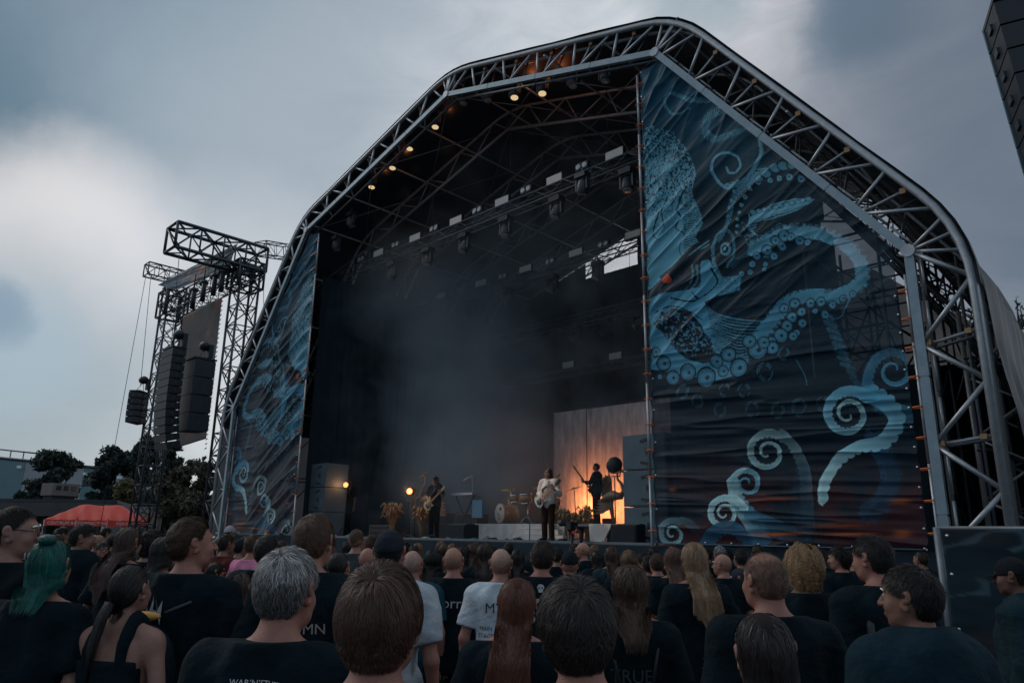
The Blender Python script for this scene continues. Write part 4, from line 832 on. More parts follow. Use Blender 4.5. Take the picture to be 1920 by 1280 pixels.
# ---------------------------------------------------------------- PA goalpost left of the stage
def box_truss(p, q, s, up, parent, name, r=.045, step=1.0, m=None):
    """square section lattice truss from p to q as one part with its lattice as a sub-part"""
    p = np.array(p, float); q = np.array(q, float); d = q-p; Ln = np.linalg.norm(d); d /= Ln; up = np.array(up, float); a = np.cross(d, up); a /= np.linalg.norm(a); b = np.cross(a, d)
    m = m or STEELD(); c = MB(); w = MB(); K = [(i, j) for i, j in ((-1, -1), (1, -1), (1, 1), (-1, 1))]; n = max(2, int(round(Ln/step)))
    for i, j in K: c.tube(p+(a*i+b*j)*s/2, q+(a*i+b*j)*s/2, r, 7)
    for k in range(n):
        t0, t1 = Ln*k/n, Ln*(k+1)/n
        for f in range(4):
            i, j = K[f]; i2, j2 = K[(f+1) % 4]; A = (a*i+b*j)*s/2; B = (a*i2+b*j2)*s/2
            if (k+f) % 2: A, B = B, A
            w.tube(p+d*t0+A, p+d*t1+B, r*.5, 5); w.tube(p+d*t0+A, p+d*t0+B, r*.5, 5)
            if s > .8: w.tube(p+d*(t0+t1)/2+B*.0+A+(B-A)*.5, p+d*t1+A, r*.4, 5)
    for f in range(4):
        i, j = K[f]; i2, j2 = K[(f+1) % 4]; A = (a*i+b*j)*s/2; B = (a*i2+b*j2)*s/2; w.tube(q+A, q+B, r*.8, 6); w.tube(p+A, p+B, r*.8, 6)
    w.tube(q+(a+b)*s/2, q-(a+b)*s/2, r*.5, 5)
    o = c.build(name, m, parent); w.build('lattice', m, o); return o
pa = empty('speaker_tower', (-37.5, 15, 0), 'dark steel goalpost of two lattice towers carrying speakers left of the stage', 'tower')
box_truss((-33, 15, 0), (-33, 15, 14.2), .95, (0, 1, 0), pa, 'tower_leg', .062, 1.0)
box_truss((-42, 15, 0), (-42, 15, 15.2), .95, (0, 1, 0), pa, 'tower_leg', .062, 1.0)
box_truss((-33, 15.7, 14.65), (-33, 11.3, 14.65), 1.2, (0, 0, 1), pa, 'jib_beam', .085, 1.0)
box_truss((-42, 15.6, 15.9), (-42, 13.3, 15.9), .7, (0, 0, 1), pa, 'jib_beam', .045, .6)
box_truss((-42, 15, 14.0), (-33, 15, 14.0), .9, (0, 0, 1), pa, 'cross_beam', .045, 1.0)
box_truss((-33.9, 17.6, 16.0), (-33, 15.6, 15.4), .7, (0, 0, 1), pa, 'outrigger_beam', .03, .7)
for sx_, z0_, z1_ in ((-33, 13.1, 14.4), (-42, 13.4, 14.9)):
    box_truss((sx_, 15, z0_), (sx_, 15, z1_), 1.25, (0, 1, 0), pa, 'sleeve_truss', .06, .65)
for a, b in (((-42.2, 13.4, 15.6), (-42.9, 13.2, .3)), ((-32.4, 15.6, 13.8), (-31.8, 16.2, 6)), ((-33.4, 11.9, 14.1), (-33.9, 12.3, 9.6)), ((-42.0, 13.6, 15.5), (-42.0, 13.9, 9.3))): MB().tube(a, b, .015, 5).build('steel_cable', STEELD(), pa)
def cloth(name, corners, m, label, cat, amp=.06, nu=40, nv=20, attrf=None, seed=0):
    A, B, Cc, D = [np.array(c, float) for c in corners]   # top left, top right, bottom right, bottom left
    u = np.linspace(0, 1, nu)[None, :, None]; v = np.linspace(0, 1, nv)[:, None, None]
    P = (A*(1-u)+B*u)*(1-v)+(D*(1-u)+Cc*u)*v; n = np.cross(B-A, D-A); n /= np.linalg.norm(n)
    U2, V2 = np.meshgrid(np.linspace(0, 1, nu), np.linspace(0, 1, nv)); h = amp*(fbm(U2*4+seed+V2, V2*6-U2*2, 3)-.5)*2
    P = P+n*h[..., None]; F = [(j*nu+i, j*nu+i+1, (j+1)*nu+i+1, (j+1)*nu+i) for j in range(nv-1) for i in range(nu-1)]
    me = npmesh(name, P.reshape(-1, 3), F, True)
    if attrf is not None:
        C = attrf(U2.ravel(), V2.ravel()); at = me.color_attributes.new('print', 'FLOAT_COLOR', 'POINT'); at.data.foreach_set('color', np.concatenate([C, np.ones((len(C), 1))], 1).astype(np.float32).ravel())
    o = link(name, me, m); sol = o.modifiers.new('thickness', 'SOLIDIFY'); sol.thickness = .01
    return tag(o, label, cat)
def pr1(u, v):
    q = fbm(u*16+v*6, v*2.5+u*3, 3); m = (sm(q, .50, .60)*(u > .22)*(u < .80)*(v > .12)*(v < .85)*(np.sin(u*70+v*16) > -.35))[:, None]; return np.array([.05, .09, .13])*(1-m)*(1+.6*fbm(u*8, v*5)[:, None])+np.array([.42, .17, .08])*m
cloth('tower_header_banner', (atY(296, 534, 14.1), atY(446, 456, 14.1), atY(430, 500, 14.1), atY(330, 545, 14.1)), mat('header_print', attr='print', rough=.6, var=.1), 'slanted header banner with orange flame lettering across the top of the speaker tower', 'banner', .06, 120, 30, pr1)
def pr2(u, v):
    q = fbm(u*4+3, v*5, 4); m = sm(q, .52, .72)[:, None]*.8; return np.array([.006, .009, .014])*(1-m)+np.array([.15, .025, .02])*m
cloth('tower_screen', (atY(343, 594, 14.6), atY(417, 556, 14.6), atY(386, 822, 14.6), atY(330, 840, 14.6)), mat('screen_print', attr='print', rough=.6, var=.1), 'tall dark red printed screen laced between the two tower legs', 'banner', .03, 60, 90, pr2)
lc = empty('screen_lacing', atY(417, 556, 14.6), 'row of white lacing loops along the right edge of the dark red screen', 'lacing')
for k in range(34):
    a = atY(417-33*k/34-1, 558+292*k/34, 14.6); MB().tube(a, a+[.16, 0, .05], .025, 5).build('loop', mat('white_rope', (.6, .62, .64), .6), lc)
for k, (x, y) in enumerate(((363, 545), (382, 531), (402, 519), (416, 512))):
    p = atY(x, y, 14.0); t = empty('chain_hoist', p, f'black chain hoist hanging under the header banner, {NUM[k]} from the left', 'hoist', 'chain hoists on the speaker tower')
    MB().ball(p, (.30, .22, .18)).build('motor', BLACK(), t); MB().tube(p+[.35, -.1, -.15], p+[.35, -.1, -1.05], .12, 9).build('chain_bag', BLACK(), t); MB().tube(p+[0, 0, .2], p+[0, 0, .9], .03, 6).build('hook', BLACK(), t)
def line_array(px_, py_, X, n, w, h, d, curve, label, m, hoist=True, yaw=0.):
    p = atX(px_, py_, X); t = empty('line_array', p, label, 'speaker array', 'hanging speaker arrays'); ang = 0.0; c = p.copy(); Rz = rotz(yaw)
    MB().box(p+[0, 0, .06], (w*.9, d*1.1, .07), Rz).build('rigging_frame', BLACK(), t)
    if hoist:
        MB().ball(p+[0, .1, .75], (.34, .24, .22)).build('hoist', BLACK(), t); MB().box(p+[.2, .3, .5], (.24, .2, .6)).build('chain_bag', BLACK(), t)
        for s in (-1, 1): MB().tube(p+[0, .1, .6], p+Rz@np.array([w*.3*s, 0, .1]), .015, 5).build('sling', BLACK(), t)
    for k in range(n):
        R = Rz @ rotx(ang); dn = R @ np.array([0, 0, -1.]); o = c+dn*h/2
        fw = [R @ np.array(q)+o for q in ((-w/2, -d/2, -h/2+.01), (w/2, -d/2, -h/2+.01), (w/2, -d/2, h/2-.01), (-w/2, -d/2, h/2-.01))]; bw = [R @ np.array(q)+o for q in ((-w/2+.06, d/2, -h/2+.035), (w/2-.06, d/2, -h/2+.035), (w/2-.06, d/2, h/2-.035), (-w/2+.06, d/2, h/2-.035))]
        cb = MB(); cb.add(fw+bw, [(0, 1, 2, 3), (7, 6, 5, 4), (0, 4, 5, 1), (1, 5, 6, 2), (2, 6, 7, 3), (3, 7, 4, 0)]); ob = cb.build('cabinet', m, t)
        MB().box(o+R@np.array([w/2-.03, 0, 0]), (.02, .10, h*.4), R).build('side_rigging', STEELD(), ob); MB().box(o+R@np.array([0, d/2+.01, 0]), (.16, .04, h*.5), R).build('amp_plate', STEELD(), ob)
        c = c+dn*(h+.004); ang += math.radians(curve*(k/n)**2)
    return t
PAM = mat('speaker_black', (.010, .017, .025), .55, 0, .2, 3, .2, 50)
line_array(327, 657, -33.2, 13, 1.30, .335, .62, 5.2, 'long curved black line array hanging from the front of the speaker tower jib', PAM)
line_array(376, 678, -33.0, 4, 1.25, .80, .95, 2.0, 'shorter array of four big grey subwoofer cabinets behind the long line array', mat('sub_grey', (.015, .026, .036), .5, 0, .15, 3, .2, 50), yaw=0.)
line_array(262, 737, -42.3, 5, 1.1, .33, .55, 8, 'small curved outfill array hanging at the far left of the speaker tower', PAM, yaw=-.9)
# array at the top right corner of the view
Dn = 11.5; a0 = atD(1853, 36, Dn); a1 = atD(1921, 268, Dn*1.0); dv = a1-a0; hh = np.linalg.norm(dv)
t = empty('line_array', a0, 'black speaker array hanging high at the right edge of the view', 'speaker array', 'hanging speaker arrays')
dvn = dv/hh; right = np.array([math.cos(-.38), math.sin(-.38)*-1, .06]); right = right-dvn*right.dot(dvn); right /= np.linalg.norm(right); back = np.cross(dvn, right)
for k in range(13):
    o = a0+dvn*(hh/5.2)*(k+.5)+right*.75; R = np.array([right, back, -dvn]).T; h1 = hh/5.2-.03
    ob = MB().box(o, (1.5, .75, h1), R).build('cabinet', PAM, t); MB().box(o-right*.755-back*0, (.05, .16, .10), R).build('side_rigging', STEELD(), ob); MB().box(o-right*.76-back*.3, (.02, .05, h1), R).build('rail', mat('blue_edge', (.07, .13, .17), .5), ob)
o = a0+right*.75; MB().box(o-dvn*.05, (1.5, .8, .06), R).build('rigging_frame', STEELD(), t)
for s, w_ in ((-.38, .07), (.3, .03), (.45, .03)): MB().tube(o+right*s, o+right*s-dvn*3.0, w_, 8).build('hanging_bar', STEELD(), t)
# ---------------------------------------------------------------- fence at the right with dark printed mesh
f0 = atD(1757, 988, 9.6); f1 = np.array([f0[0]+4.4, f0[1]-.25]); t = empty('site_fence', (f0[0], f0[1], 0), 'fence panel covered with dark printed mesh at the right edge of the crowd', 'fence'); zt = f0[2]
for x, y in ((f0[0], f0[1]), (f0[0]+2.2, f0[1]-.12), (f1[0], f1[1])): MB().tube((x, y, 0), (x, y, zt), .045, 10).build('post', ALUD(), t)
for z in (zt-.01, .2): MB().tube((f0[0], f0[1], z), (f1[0], f1[1], z), .025, 7).build('rail', ALUD(), t)
def pr3(u, v):
    q = np.abs(np.sin(6*fbm(u*2.2, v*3.0, 4)*math.pi)); m = (sm(q, .93, 1)*.6)[:, None]*(fbm(u*3+9, v*3, 2)[:, None] > .45); b = np.array([.010, .024, .032])*(.7+.6*fbm(u*5, v*4, 3)[:, None]); r = (sm(fbm(u*3+4, v*3+2, 3), .55, .7)*.5)[:, None]; return b*(1-m)+np.array([.06, .10, .13])*m+r*np.array([.03, .006, .002])
o = cloth('mesh_cover', ((f0[0]+.05, f0[1]-.07, zt-.02), (f1[0], f1[1]-.07, zt-.02), (f1[0], f1[1]-.07, .15), (f0[0]+.05, f0[1]-.07, .15)), mat('fence_print', attr='print', spec=.12, rough=.85, var=.1), 'x', 'x', .03, 160, 90, pr3); del o['label']; del o['category']; o.parent = t; o.matrix_parent_inverse = wmat(t).inverted()
for k in range(6):
    for z in ((zt-.09,) if k else (zt-.09, 1.45, .9)): MB().lathe((f0[0]+.12+.75*k, f0[1]-.13-.04*k, z), [(.010, -.004), (.019, 0), (.010, .004)], (0, 1, 0), 10).build('eyelet', MATS['eyelet'], t)
# ---------------------------------------------------------------- far left: hall, canopy, tent, trees
h0, h1 = atD(-160, 843, 150), atD(330, 893, 120); t = empty('factory_hall', (h0[0], h0[1], 0), 'long pale grey factory hall far behind the trees on the left', 'building')
def wall(name, a, b, z0, z1, m, par, th=.5, off=0.):
    a = np.array(a[:2]); b = np.array(b[:2]); d = (b-a)/np.linalg.norm(b-a); n = np.array([d[1], -d[0]])*th; a = a+n*off; b = b+n*off
    return MB().prism([(a[0], a[1], z0), (b[0], b[1], z0), (b[0]+n[0], b[1]+n[1], z0), (a[0]+n[0], a[1]+n[1], z0)], (0, 0, z1-z0)).build(name, m, par)
zh = (h0[2]+h1[2])/2; n_ = 9
for i in range(n_):
    a = h0+(h1-h0)*(i+.004)/n_; b = h0+(h1-h0)*(i+.996)/n_; zt_ = h0[2]*(1-i/n_)+h1[2]*i/n_
    MB().prism([(a[0], a[1], 0), (b[0], b[1], 0), (b[0], b[1], h0[2]+(h1[2]-h0[2])*(i+1)/n_), (a[0], a[1], h0[2]+(h1[2]-h0[2])*i/n_)], (-25, 5, 0)).build('wall_bay', mat('hall_glass', (.10, .19, .22), .35, 0, .2, .15) if i in (1, 3, 6) else mat('hall_cladding', (.30, .33, .35), .7, 0, .12, .1), t)
MB().tube(h0+[0, 0, .1], h1+[0, 0, .1], .25, 6).build('roof_edge', STEELD(), t)
for i0, i1 in ((.28, .58), (.76, .95)):
    a = h0+(h1-h0)*i0+[0, 0, 1.4]; b = h0+(h1-h0)*i1+[0, 0, 1.3]; MB().tube(a, b, .12, 5).build('handrail', STEELD(), t)
    for k in range(7): q = a+(b-a)*k/6; MB().tube(q, q-[0, 0, 1.4], .08, 5).build('rail_post', STEELD(), t)
for i in range(8):
    q = h0+(h1-h0)*(i+.4)/8.; MB().box(q+[.8, -.3, -1.0], (.5, .5, .4)).build('wall_light', mat('white_fixture', (.8, .8, .8), .4), t)
c0, c1, c2_ = atD(-150, 932, 62), atD(219, 937, 62), atD(300, 962, 44); t = empty('concrete_canopy', (c1[0], c1[1], 0), 'long low concrete canopy with a dark edge behind the red tent', 'building')
for a, b in ((c0, c1), (c1, c2_)):
    d = (b-a); MB().prism([a, b, b-[0, 0, .22], a-[0, 0, .22]], (-6, 2, 0)).build('roof_slab', mat('dark_slab', (.03, .04, .05), .6), t); MB().prism([a-[-.3, 0, .24], b-[-.3, 0, .24], b-[-.3, 0, 1.15], a-[-.3, 0, 1.15]], (-5, 2, 0)).build('fascia', mat('brown_concrete', (.075, .07, .07), .85, 0, .3, .8), t)
for k in range(7):
    q = c0+(c1-c0)*(k+.5)/7; MB().tube((q[0]-1, q[1], 0), (q[0]-1, q[1], q[2]-1.1), .25, 8).build('column', mat('brown_concrete'), t)
a = c0+[-7, 3, 0]; b = c1+[-7, 3, 0]; wall('back_wall', a, b, 0, 2.6, mat('shade_wall', (.02, .025, .03), .8), t)
p = atD(113, 918, 70); t = empty('site_cabin', (p[0], p[1], 0), 'small beige site cabin with three windows under the round tree', 'cabin'); MB().box((p[0], p[1], p[2]), (1.6, 2.1, .95), rotz(.25)).build('body', mat('cabin_beige', (.16, .13, .12), .7), t)
for k in (-1, 0, 1): q = p+rotz(.25)@np.array([.82, .58*k, .12]); MB().box(q, (.05, .36, .36), rotz(.25)).build('window', mat('dark_window', (.02, .03, .04), .2), t)
MB().box((p[0], p[1], p[2]/2-.25), (1.3, 1.8, p[2]-.5), rotz(.25)).build('base', mat('shade_wall'), t)
# red tent: three pitched bays
def tent():
    D0, D1 = 46, 46; L0 = atD(84, 972, 46); R0 = atD(258, 983, 45); w = R0-L0; w[2] = 0; wl = np.linalg.norm(w); d = w/wl; n = np.array([d[1], -d[0], 0])*1.0; n = -n if n[0] > 0 else n
    t = empty('red_tent', (L0[0], L0[1], 0), 'red folding market tent with white lettering on its valance, behind the crowd', 'tent'); RED = mat('tent_red', (.80, .075, .045), .6, 0, .12, 2, .15, 6, trans=.25)
    ze = 2.18; zr = 3.05; dp = 3.6; nu, nv = 90, 26; V = []
    for j in range(nv):
        v = j/(nv-1)
        for i in range(nu):
            u = i/(nu-1); x = u*wl; ridge = sm(np.array(x), 0, 1.2)*sm(np.array(wl-x), 0, 2.4); hv = 1-abs(2*v-1); f = min(hv/.9, 1)
            hgt = ze+(zr-ze)*min(float(min(x/1.15, (wl-x)/1.25, 1)), f**.9); hgt -= .07*math.sin(math.pi*((u*3) % 1))*f*(1 if hgt < zr+1 else 0); hgt += .025*math.sin((u*9+v*3)*5.2)*(1-f)
            P = L0+d*x-n*dp*(v-0)*-1; V.append((P[0], P[1], hgt))
    F = [(j*nu+i, j*nu+i+1, (j+1)*nu+i+1, (j+1)*nu+i) for j in range(nv-1) for i in range(nu-1)]
    link('canopy', npmesh('canopy', V, F, True), RED, t)
    q0 = L0*1.0; q0[2] = ze; val = MB()
    pts = [q0+d*wl*k/40-n*.01 for k in range(41)]; val.add([p for p in pts]+[p-[0, 0, .30] for p in pts], [(k, k+1, 42+k, 41+k) for k in range(40)])
    e = q0+d*wl; val.add([e, e+n*dp, e+n*dp-[0, 0, .3], e-[0, 0, .3]], [(0, 1, 2, 3)]); o = val.build('valance', RED, t); o.modifiers.new('thickness', 'SOLIDIFY').thickness = .01
    for k in (0, 1, 2, 3):
        for s in (0, 1): q = L0+d*wl*k/3+n*dp*s; MB().tube((q[0], q[1], 0), (q[0], q[1], ze), .03, 6).build('leg', ALU(), t)
        if k in (1, 2): MB().tube(L0*[1, 1, 0]+d*wl*k/3+[0, 0, ze+.02]-n*.02, L0*[1, 1, 0]+d*wl*k/3+n*dp*.5+[0, 0, zr-.12], .02, 5).build('seam', mat('dark_red', (.2, .02, .015), .6), t)
    return t, L0, d, ze, n
tent_t, tL, td, tze, tn = tent()
def text_mesh(body, size, font=None):
    cu = bpy.data.curves.new('lettering', 'FONT'); cu.body = body; cu.size = size; cu.align_x = 'CENTER'; cu.align_y = 'CENTER'; cu.resolution_u = 2
    o = bpy.data.objects.new('lettering', cu); COL.objects.link(o); dg = bpy.context.evaluated_depsgraph_get(); me = bpy.data.meshes.new_from_object(o.evaluated_get(dg)); bpy.data.objects.remove(o)
    V = np.zeros(len(me.vertices)*3); me.vertices.foreach_get('co', V); V = V.reshape(-1, 3); F = [tuple(p.vertices) for p in me.polygons]; return V, F
WHITE = lambda: mat('white_print', (.70, .70, .70), .7, 0, .1, 40)
def wall_text(body, size, origin, dx, up, out, parent, name='lettering', m=None, sx=1.0):
    V, F = text_mesh(body, size); dx = np.array(dx, float); dx /= np.linalg.norm(dx); P = [np.array(origin)+dx*v[0]*sx+np.array(up)*v[1]+np.array(out) for v in V]
    mb = MB(); mb.add(P, F); return mb.build(name, m or WHITE(), parent)
wall_text('CENTRUM RATOWNICTWA', .22, tL*[1, 1, 0]+td*1.55+[0, 0, tze-.16], td, (0, 0, 1), -tn*.03, tent_t); wall_text('PIERWSZEJ POMOCY', .22, tL*[1, 1, 0]+td*4.4+[0, 0, tze-.16], td, (0, 0, 1), -tn*.03, tent_t)
# trees
def tree(name, x, y, h, cw, label, seed, z0=.28, droop=.0, n=26, leaves=8000, leaf=.22, col=(.030, .050, .042), dens=1.0, group='trees beyond the festival ground', lo=None):
    r = np.random.default_rng(seed); t = empty(name, (x, y, 0), label, 'tree', group); tips = []; tr = MB(); base = np.array([x, y, 0.]); BARK = mat('bark', (.05, .045, .04), .9, 0, .3, 3)
    tr.path([base, base+[.1, 0, h*.35], base+[0, .1, h*.7], base+[.1, 0, h*.95]], [h*.022, h*.018, h*.010, h*.003], 8); tr.build('trunk', BARK, t)
    li = MB()
    for i in range(n):
        f = z0+(1-z0)*r.random()**.8; a = r.random()*6.28; p = base+[0, 0, h*f*.92]; wd = cw*(.35+.65*math.sin(min(1, (1.12-f)/(1.12-z0))*math.pi*.62))*(.6+.5*r.random()); q = p+[math.cos(a)*wd*.55, math.sin(a)*wd*.55, h*.07*(1-droop)]; e = p+[math.cos(a)*wd, math.sin(a)*wd, h*(.09-.16*droop)]
        li.path([p, q, e], [h*.007, h*.004, h*.0015], 5); tips += [(q, .8), (e, 1.0), ((p+q)/2, .6), ((q+e)/2, .9)]
        for b in range(3): g = q+r.normal(0, 1, 3)*[wd*.25, wd*.25, h*.04]; li.path([q, g], [h*.003, h*.001], 4); tips.append((g, .8))
    li.build('limbs', BARK, t)
    T = np.array([p for p, _ in tips]); W = np.array([w for _, w in tips]); idx = r.integers(0, len(T), leaves); cl = r.normal(0, 1, (leaves, 3)); cl /= np.linalg.norm(cl, axis=1)[:, None]; rad = (r.random(leaves)**.6)[:, None]*cw*.22*W[idx][:, None]*(.5+r.random(len(T)))[idx][:, None]
    C = T[idx]+cl*rad*[1, 1, .8]; 
    if droop: C[:, 2] -= droop*r.random(leaves)**2*h*.10
    nrm = r.normal(0, 1, (leaves, 3))+cl*.6; nrm /= np.linalg.norm(nrm, axis=1)[:, None]; a = np.cross(nrm, r.normal(0, 1, (leaves, 3))); a /= np.linalg.norm(a, axis=1)[:, None]; b = np.cross(nrm, a); s = leaf*(.6+.8*r.random(leaves))[:, None]
    V = np.stack([C-a*s, C+b*s*.45, C+a*s, C-b*s*.45], 1).reshape(-1, 3); F = np.arange(leaves*4).reshape(-1, 4)
    me = npmesh('crown', V, F); cc = np.clip(.55+.7*r.random(len(T)), 0, 1.2)[idx]*(.8+.4*r.random(leaves)); col4 = np.repeat(np.stack([np.array(col)[0]*cc*(.9+.3*r.random(leaves)), np.array(col)[1]*cc, np.array(col)[2]*cc, np.ones(leaves)], 1), 4, axis=0)
    at = me.color_attributes.new('tint', 'FLOAT_COLOR', 'POINT'); at.data.foreach_set('color', col4.astype(np.float32).ravel()); link('crown', me, mat('foliage', attr='tint', rough=.6, var=.35, scale=1, trans=.25), t); return t
def tree_at(px_, ytop, D, wpx, *a, **k):
    p = atD(px_, ytop, D); h = p[2]; cw = wpx/1375*D*.9/2; return tree(a[0], p[0], p[1], h, cw, *a[1:], **k)
tree_at(113, 852, 85, 95, 'leafy_tree', 'round dark tree before the factory hall left of the speaker tower', 1, z0=.35, leaves=9000, leaf=.30)
tree_at(68, 895, 88, 50, 'leafy_tree', 'low side tree leaning left of the round dark tree', 5, z0=.4, leaves=3500, leaf=.28)
tree_at(222, 842, 80, 95, 'leafy_tree', 'broad dark tree between the round tree and the speaker tower', 2, z0=.2, leaves=11000, leaf=.30)
tree_at(285, 806, 78, 70, 'leafy_tree', 'tall airy tree seen through the left tower leg', 3, z0=.35, leaves=6500, leaf=.26, droop=.4)
tree_at(322, 842, 70, 60, 'leafy_tree', 'mid-height tree under the line array', 4, z0=.25, leaves=6500, leaf=.26)
for i, (x, y, D, w, c) in enumerate(((320, 880, 52, 75, (.11, .115, .075)), (352, 868, 55, 80, (.105, .11, .078)), (385, 872, 54, 75, (.10, .108, .072)), (338, 925, 46, 70, (.085, .095, .062)), (375, 930, 47, 70, (.08, .09, .06)), (245, 905, 66, 70, (.12, .11, .045)))):
    tree_at(x, y, D, w, 'willow_bush', ['tall grey-green willow bush left between the tower legs', 'tall willow bush behind the right tower leg', 'willow bush right beside the stage leg', 'lower willow bush at the left behind the crowd', 'lower willow bush at the right behind the crowd', 'yellowish bush behind the red tent'][i], 11+i, z0=.05, leaves=9000, leaf=.17, col=c, n=34)
tree_at(1900, 566, 38, 75, 'birch_tree', 'thin drooping birch behind the right side tarpaulin', 30, z0=.5, leaves=3000, leaf=.10, droop=.9); tree_at(1800, 600, 42, 150, 'birch_tree', 'birch crown glimpsed through the right truss leg', 31, z0=.3, leaves=5000, leaf=.12, droop=.5)
p = atD(283, 950, 55); MB().box((p[0], p[1], 1.6), (.3, 6, 3.2), rotz(.2)).build('white_wall', mat('off_white_wall', (.30, .31, .31), .8)); tag(bpy.data.objects['white_wall'], 'pale wall section behind the foot of the left speaker tower', 'wall')
# ---------------------------------------------------------------- people: bodies as one continuous surface (smooth-blended field, surface nets)
class Field:
    def __init__(s, xs, ys, zs): s.x, s.y, s.z = xs, ys, zs; s.V = np.full((len(xs), len(ys), len(zs)), 1.0, np.float32)
    def sub(s, lo, hi, m):
        a = [slice(max(0, np.searchsorted(g, l-m)), np.searchsorted(g, h+m)) for g, l, h in zip((s.x, s.y, s.z), lo, hi)]
        return tuple(a), s.x[a[0]][:, None, None], s.y[a[1]][None, :, None], s.z[a[2]][None, None, :]
    def blend(s, sl, d, k, op='u'):
        v = s.V[sl]
        if op == 'u':
            h = np.clip(.5+.5*(v-d)/k, 0, 1); s.V[sl] = v*(1-h)+d*h-k*h*(1-h)
        else:     # smooth subtraction
            h = np.clip(.5-.5*(v+d)/k, 0, 1); s.V[sl] = v*(1-h)-d*h+k*h*(1-h)
    def cap(s, a, b, ra, rb=None, k=.02, op='u', rot=None):
        a = np.array(a, float); b = np.array(b, float); rb = ra if rb is None else rb
        if rot is not None: a = rot(a); b = rot(b)
        r = max(ra, rb); sl, X, Y, Z = s.sub(np.minimum(a, b)-r, np.maximum(a, b)+r, .05+k); d = b-a; L2 = d@d+1e-9
        t = np.clip(((X-a[0])*d[0]+(Y-a[1])*d[1]+(Z-a[2])*d[2])/L2, 0, 1)
        D = np.sqrt((X-a[0]-t*d[0])**2+(Y-a[1]-t*d[1])**2+(Z-a[2]-t*d[2])**2)-(ra+(rb-ra)*t); s.blend(sl, D, k, op)
    def ell(s, c, r, k=.02, op='u', rot=None, yaw=0.):
        c = np.array(c, float); r = np.array(r, float)
        if rot is not None: c = rot(c); yaw = yaw+rot.yaw
        m = r.max(); sl, X, Y, Z = s.sub(c-m, c+m, .05+k); X, Y, Z = X-c[0], Y-c[1], Z-c[2]; co, si = math.cos(yaw), math.sin(yaw); X, Y = X*co+Y*si, -X*si+Y*co
        k0 = np.sqrt((X/r[0])**2+(Y/r[1])**2+(Z/r[2])**2); k1 = np.sqrt((X/r[0]**2)**2+(Y/r[1]**2)**2+(Z/r[2]**2)**2)+1e-9
        s.blend(sl, k0*(k0-1)/k1, k, op)
    def mesh(s, name):
        V = s.V; I = V < 0; nx, ny, nz = V.shape
        c = [I[i:nx-1+i, j:ny-1+j, k:nz-1+k] for i in (0, 1) for j in (0, 1) for k in (0, 1)]
        an = c[0].copy(); al = c[0].copy()
        for q in c[1:]: an |= q; al &= q
        act = np.argwhere(an & ~al); ii, jj, kk = act.T; n = len(act); P = np.zeros((n, 3)); cnt = np.zeros(n)
        cv = np.stack([V[ii+i, jj+j, kk+k] for i in (0, 1) for j in (0, 1) for k in (0, 1)], 1)
        off = np.array([(i, j, k) for i in (0, 1) for j in (0, 1) for k in (0, 1)], float)
        for a, b in ((0, 1), (2, 3), (4, 5), (6, 7), (0, 2), (1, 3), (4, 6), (5, 7), (0, 4), (1, 5), (2, 6), (3, 7)):
            m = (cv[:, a] < 0) != (cv[:, b] < 0); t = np.where(m, cv[:, a]/(cv[:, a]-cv[:, b]+1e-12), 0); P += np.where(m[:, None], off[a]+(off[b]-off[a])*t[:, None], 0); cnt += m
        P = P/cnt[:, None]+act; out = np.stack([np.interp(P[:, d], np.arange(len(g)), g) for d, g in enumerate((s.x, s.y, s.z))], 1)
        idx = np.full((nx, ny, nz), -1, np.int32); idx[ii, jj, kk] = np.arange(n); F = []
        for d in range(3):
            A = np.moveaxis(I, d, 0); e = np.argwhere(A[:-1] != A[1:]); flip = A[:-1][tuple(e.T)]
            g = np.zeros_like(e); o = [q for q in range(3) if q != d]; g[:, d] = e[:, 0]; g[:, o[0]] = e[:, 1]; g[:, o[1]] = e[:, 2]
            g = g[(g[:, o[0]] > 0) & (g[:, o[1]] > 0)]; flip = A[:-1][tuple(np.stack([g[:, d], g[:, o[0]], g[:, o[1]]]))]
            u = np.zeros(3, int); u[o[0]] = 1; v = np.zeros(3, int); v[o[1]] = 1
            q = np.stack([idx[tuple(g.T)], idx[tuple((g-u).T)], idx[tuple((g-u-v).T)], idx[tuple((g-v).T)]], 1)
            if d == 1: flip = ~flip
            q[~flip] = q[~flip][:, ::-1]; F.append(q[(q >= 0).all(1)])
        return npmesh(name, out, np.concatenate(F), True)
def axis(lo, hi, coarse, fines):
    g = [lo]; 
    while g[-1] < hi:
        x = g[-1]; st = coarse
        for a, b, f in fines:
            if a-1e-9 <= x < b: st = min(st, f)
            elif x < a < x+st: st = min(st, max(a-x, f))
        g.append(x+st)
    return np.array(g)
def hrot(yaw, pitch=0., roll=0.):
    cy, sy = math.cos(yaw), math.sin(yaw); cp, sp = math.cos(pitch), math.sin(pitch); piv = np.array([0, -.01, 1.56])
    def f(p): q = p-piv; q = np.array([q[0], q[1]*cp-q[2]*sp, q[1]*sp+q[2]*cp]); q = np.array([q[0]*math.cos(roll)+q[2]*math.sin(roll), q[1], -q[0]*math.sin(roll)+q[2]*math.cos(roll)]); return np.array([q[0]*cy-q[1]*sy, q[0]*sy+q[1]*cy, q[2]])+piv
    f.yaw = yaw; return f
HC = np.array([0, -.008, 1.682])     # centre of the skull
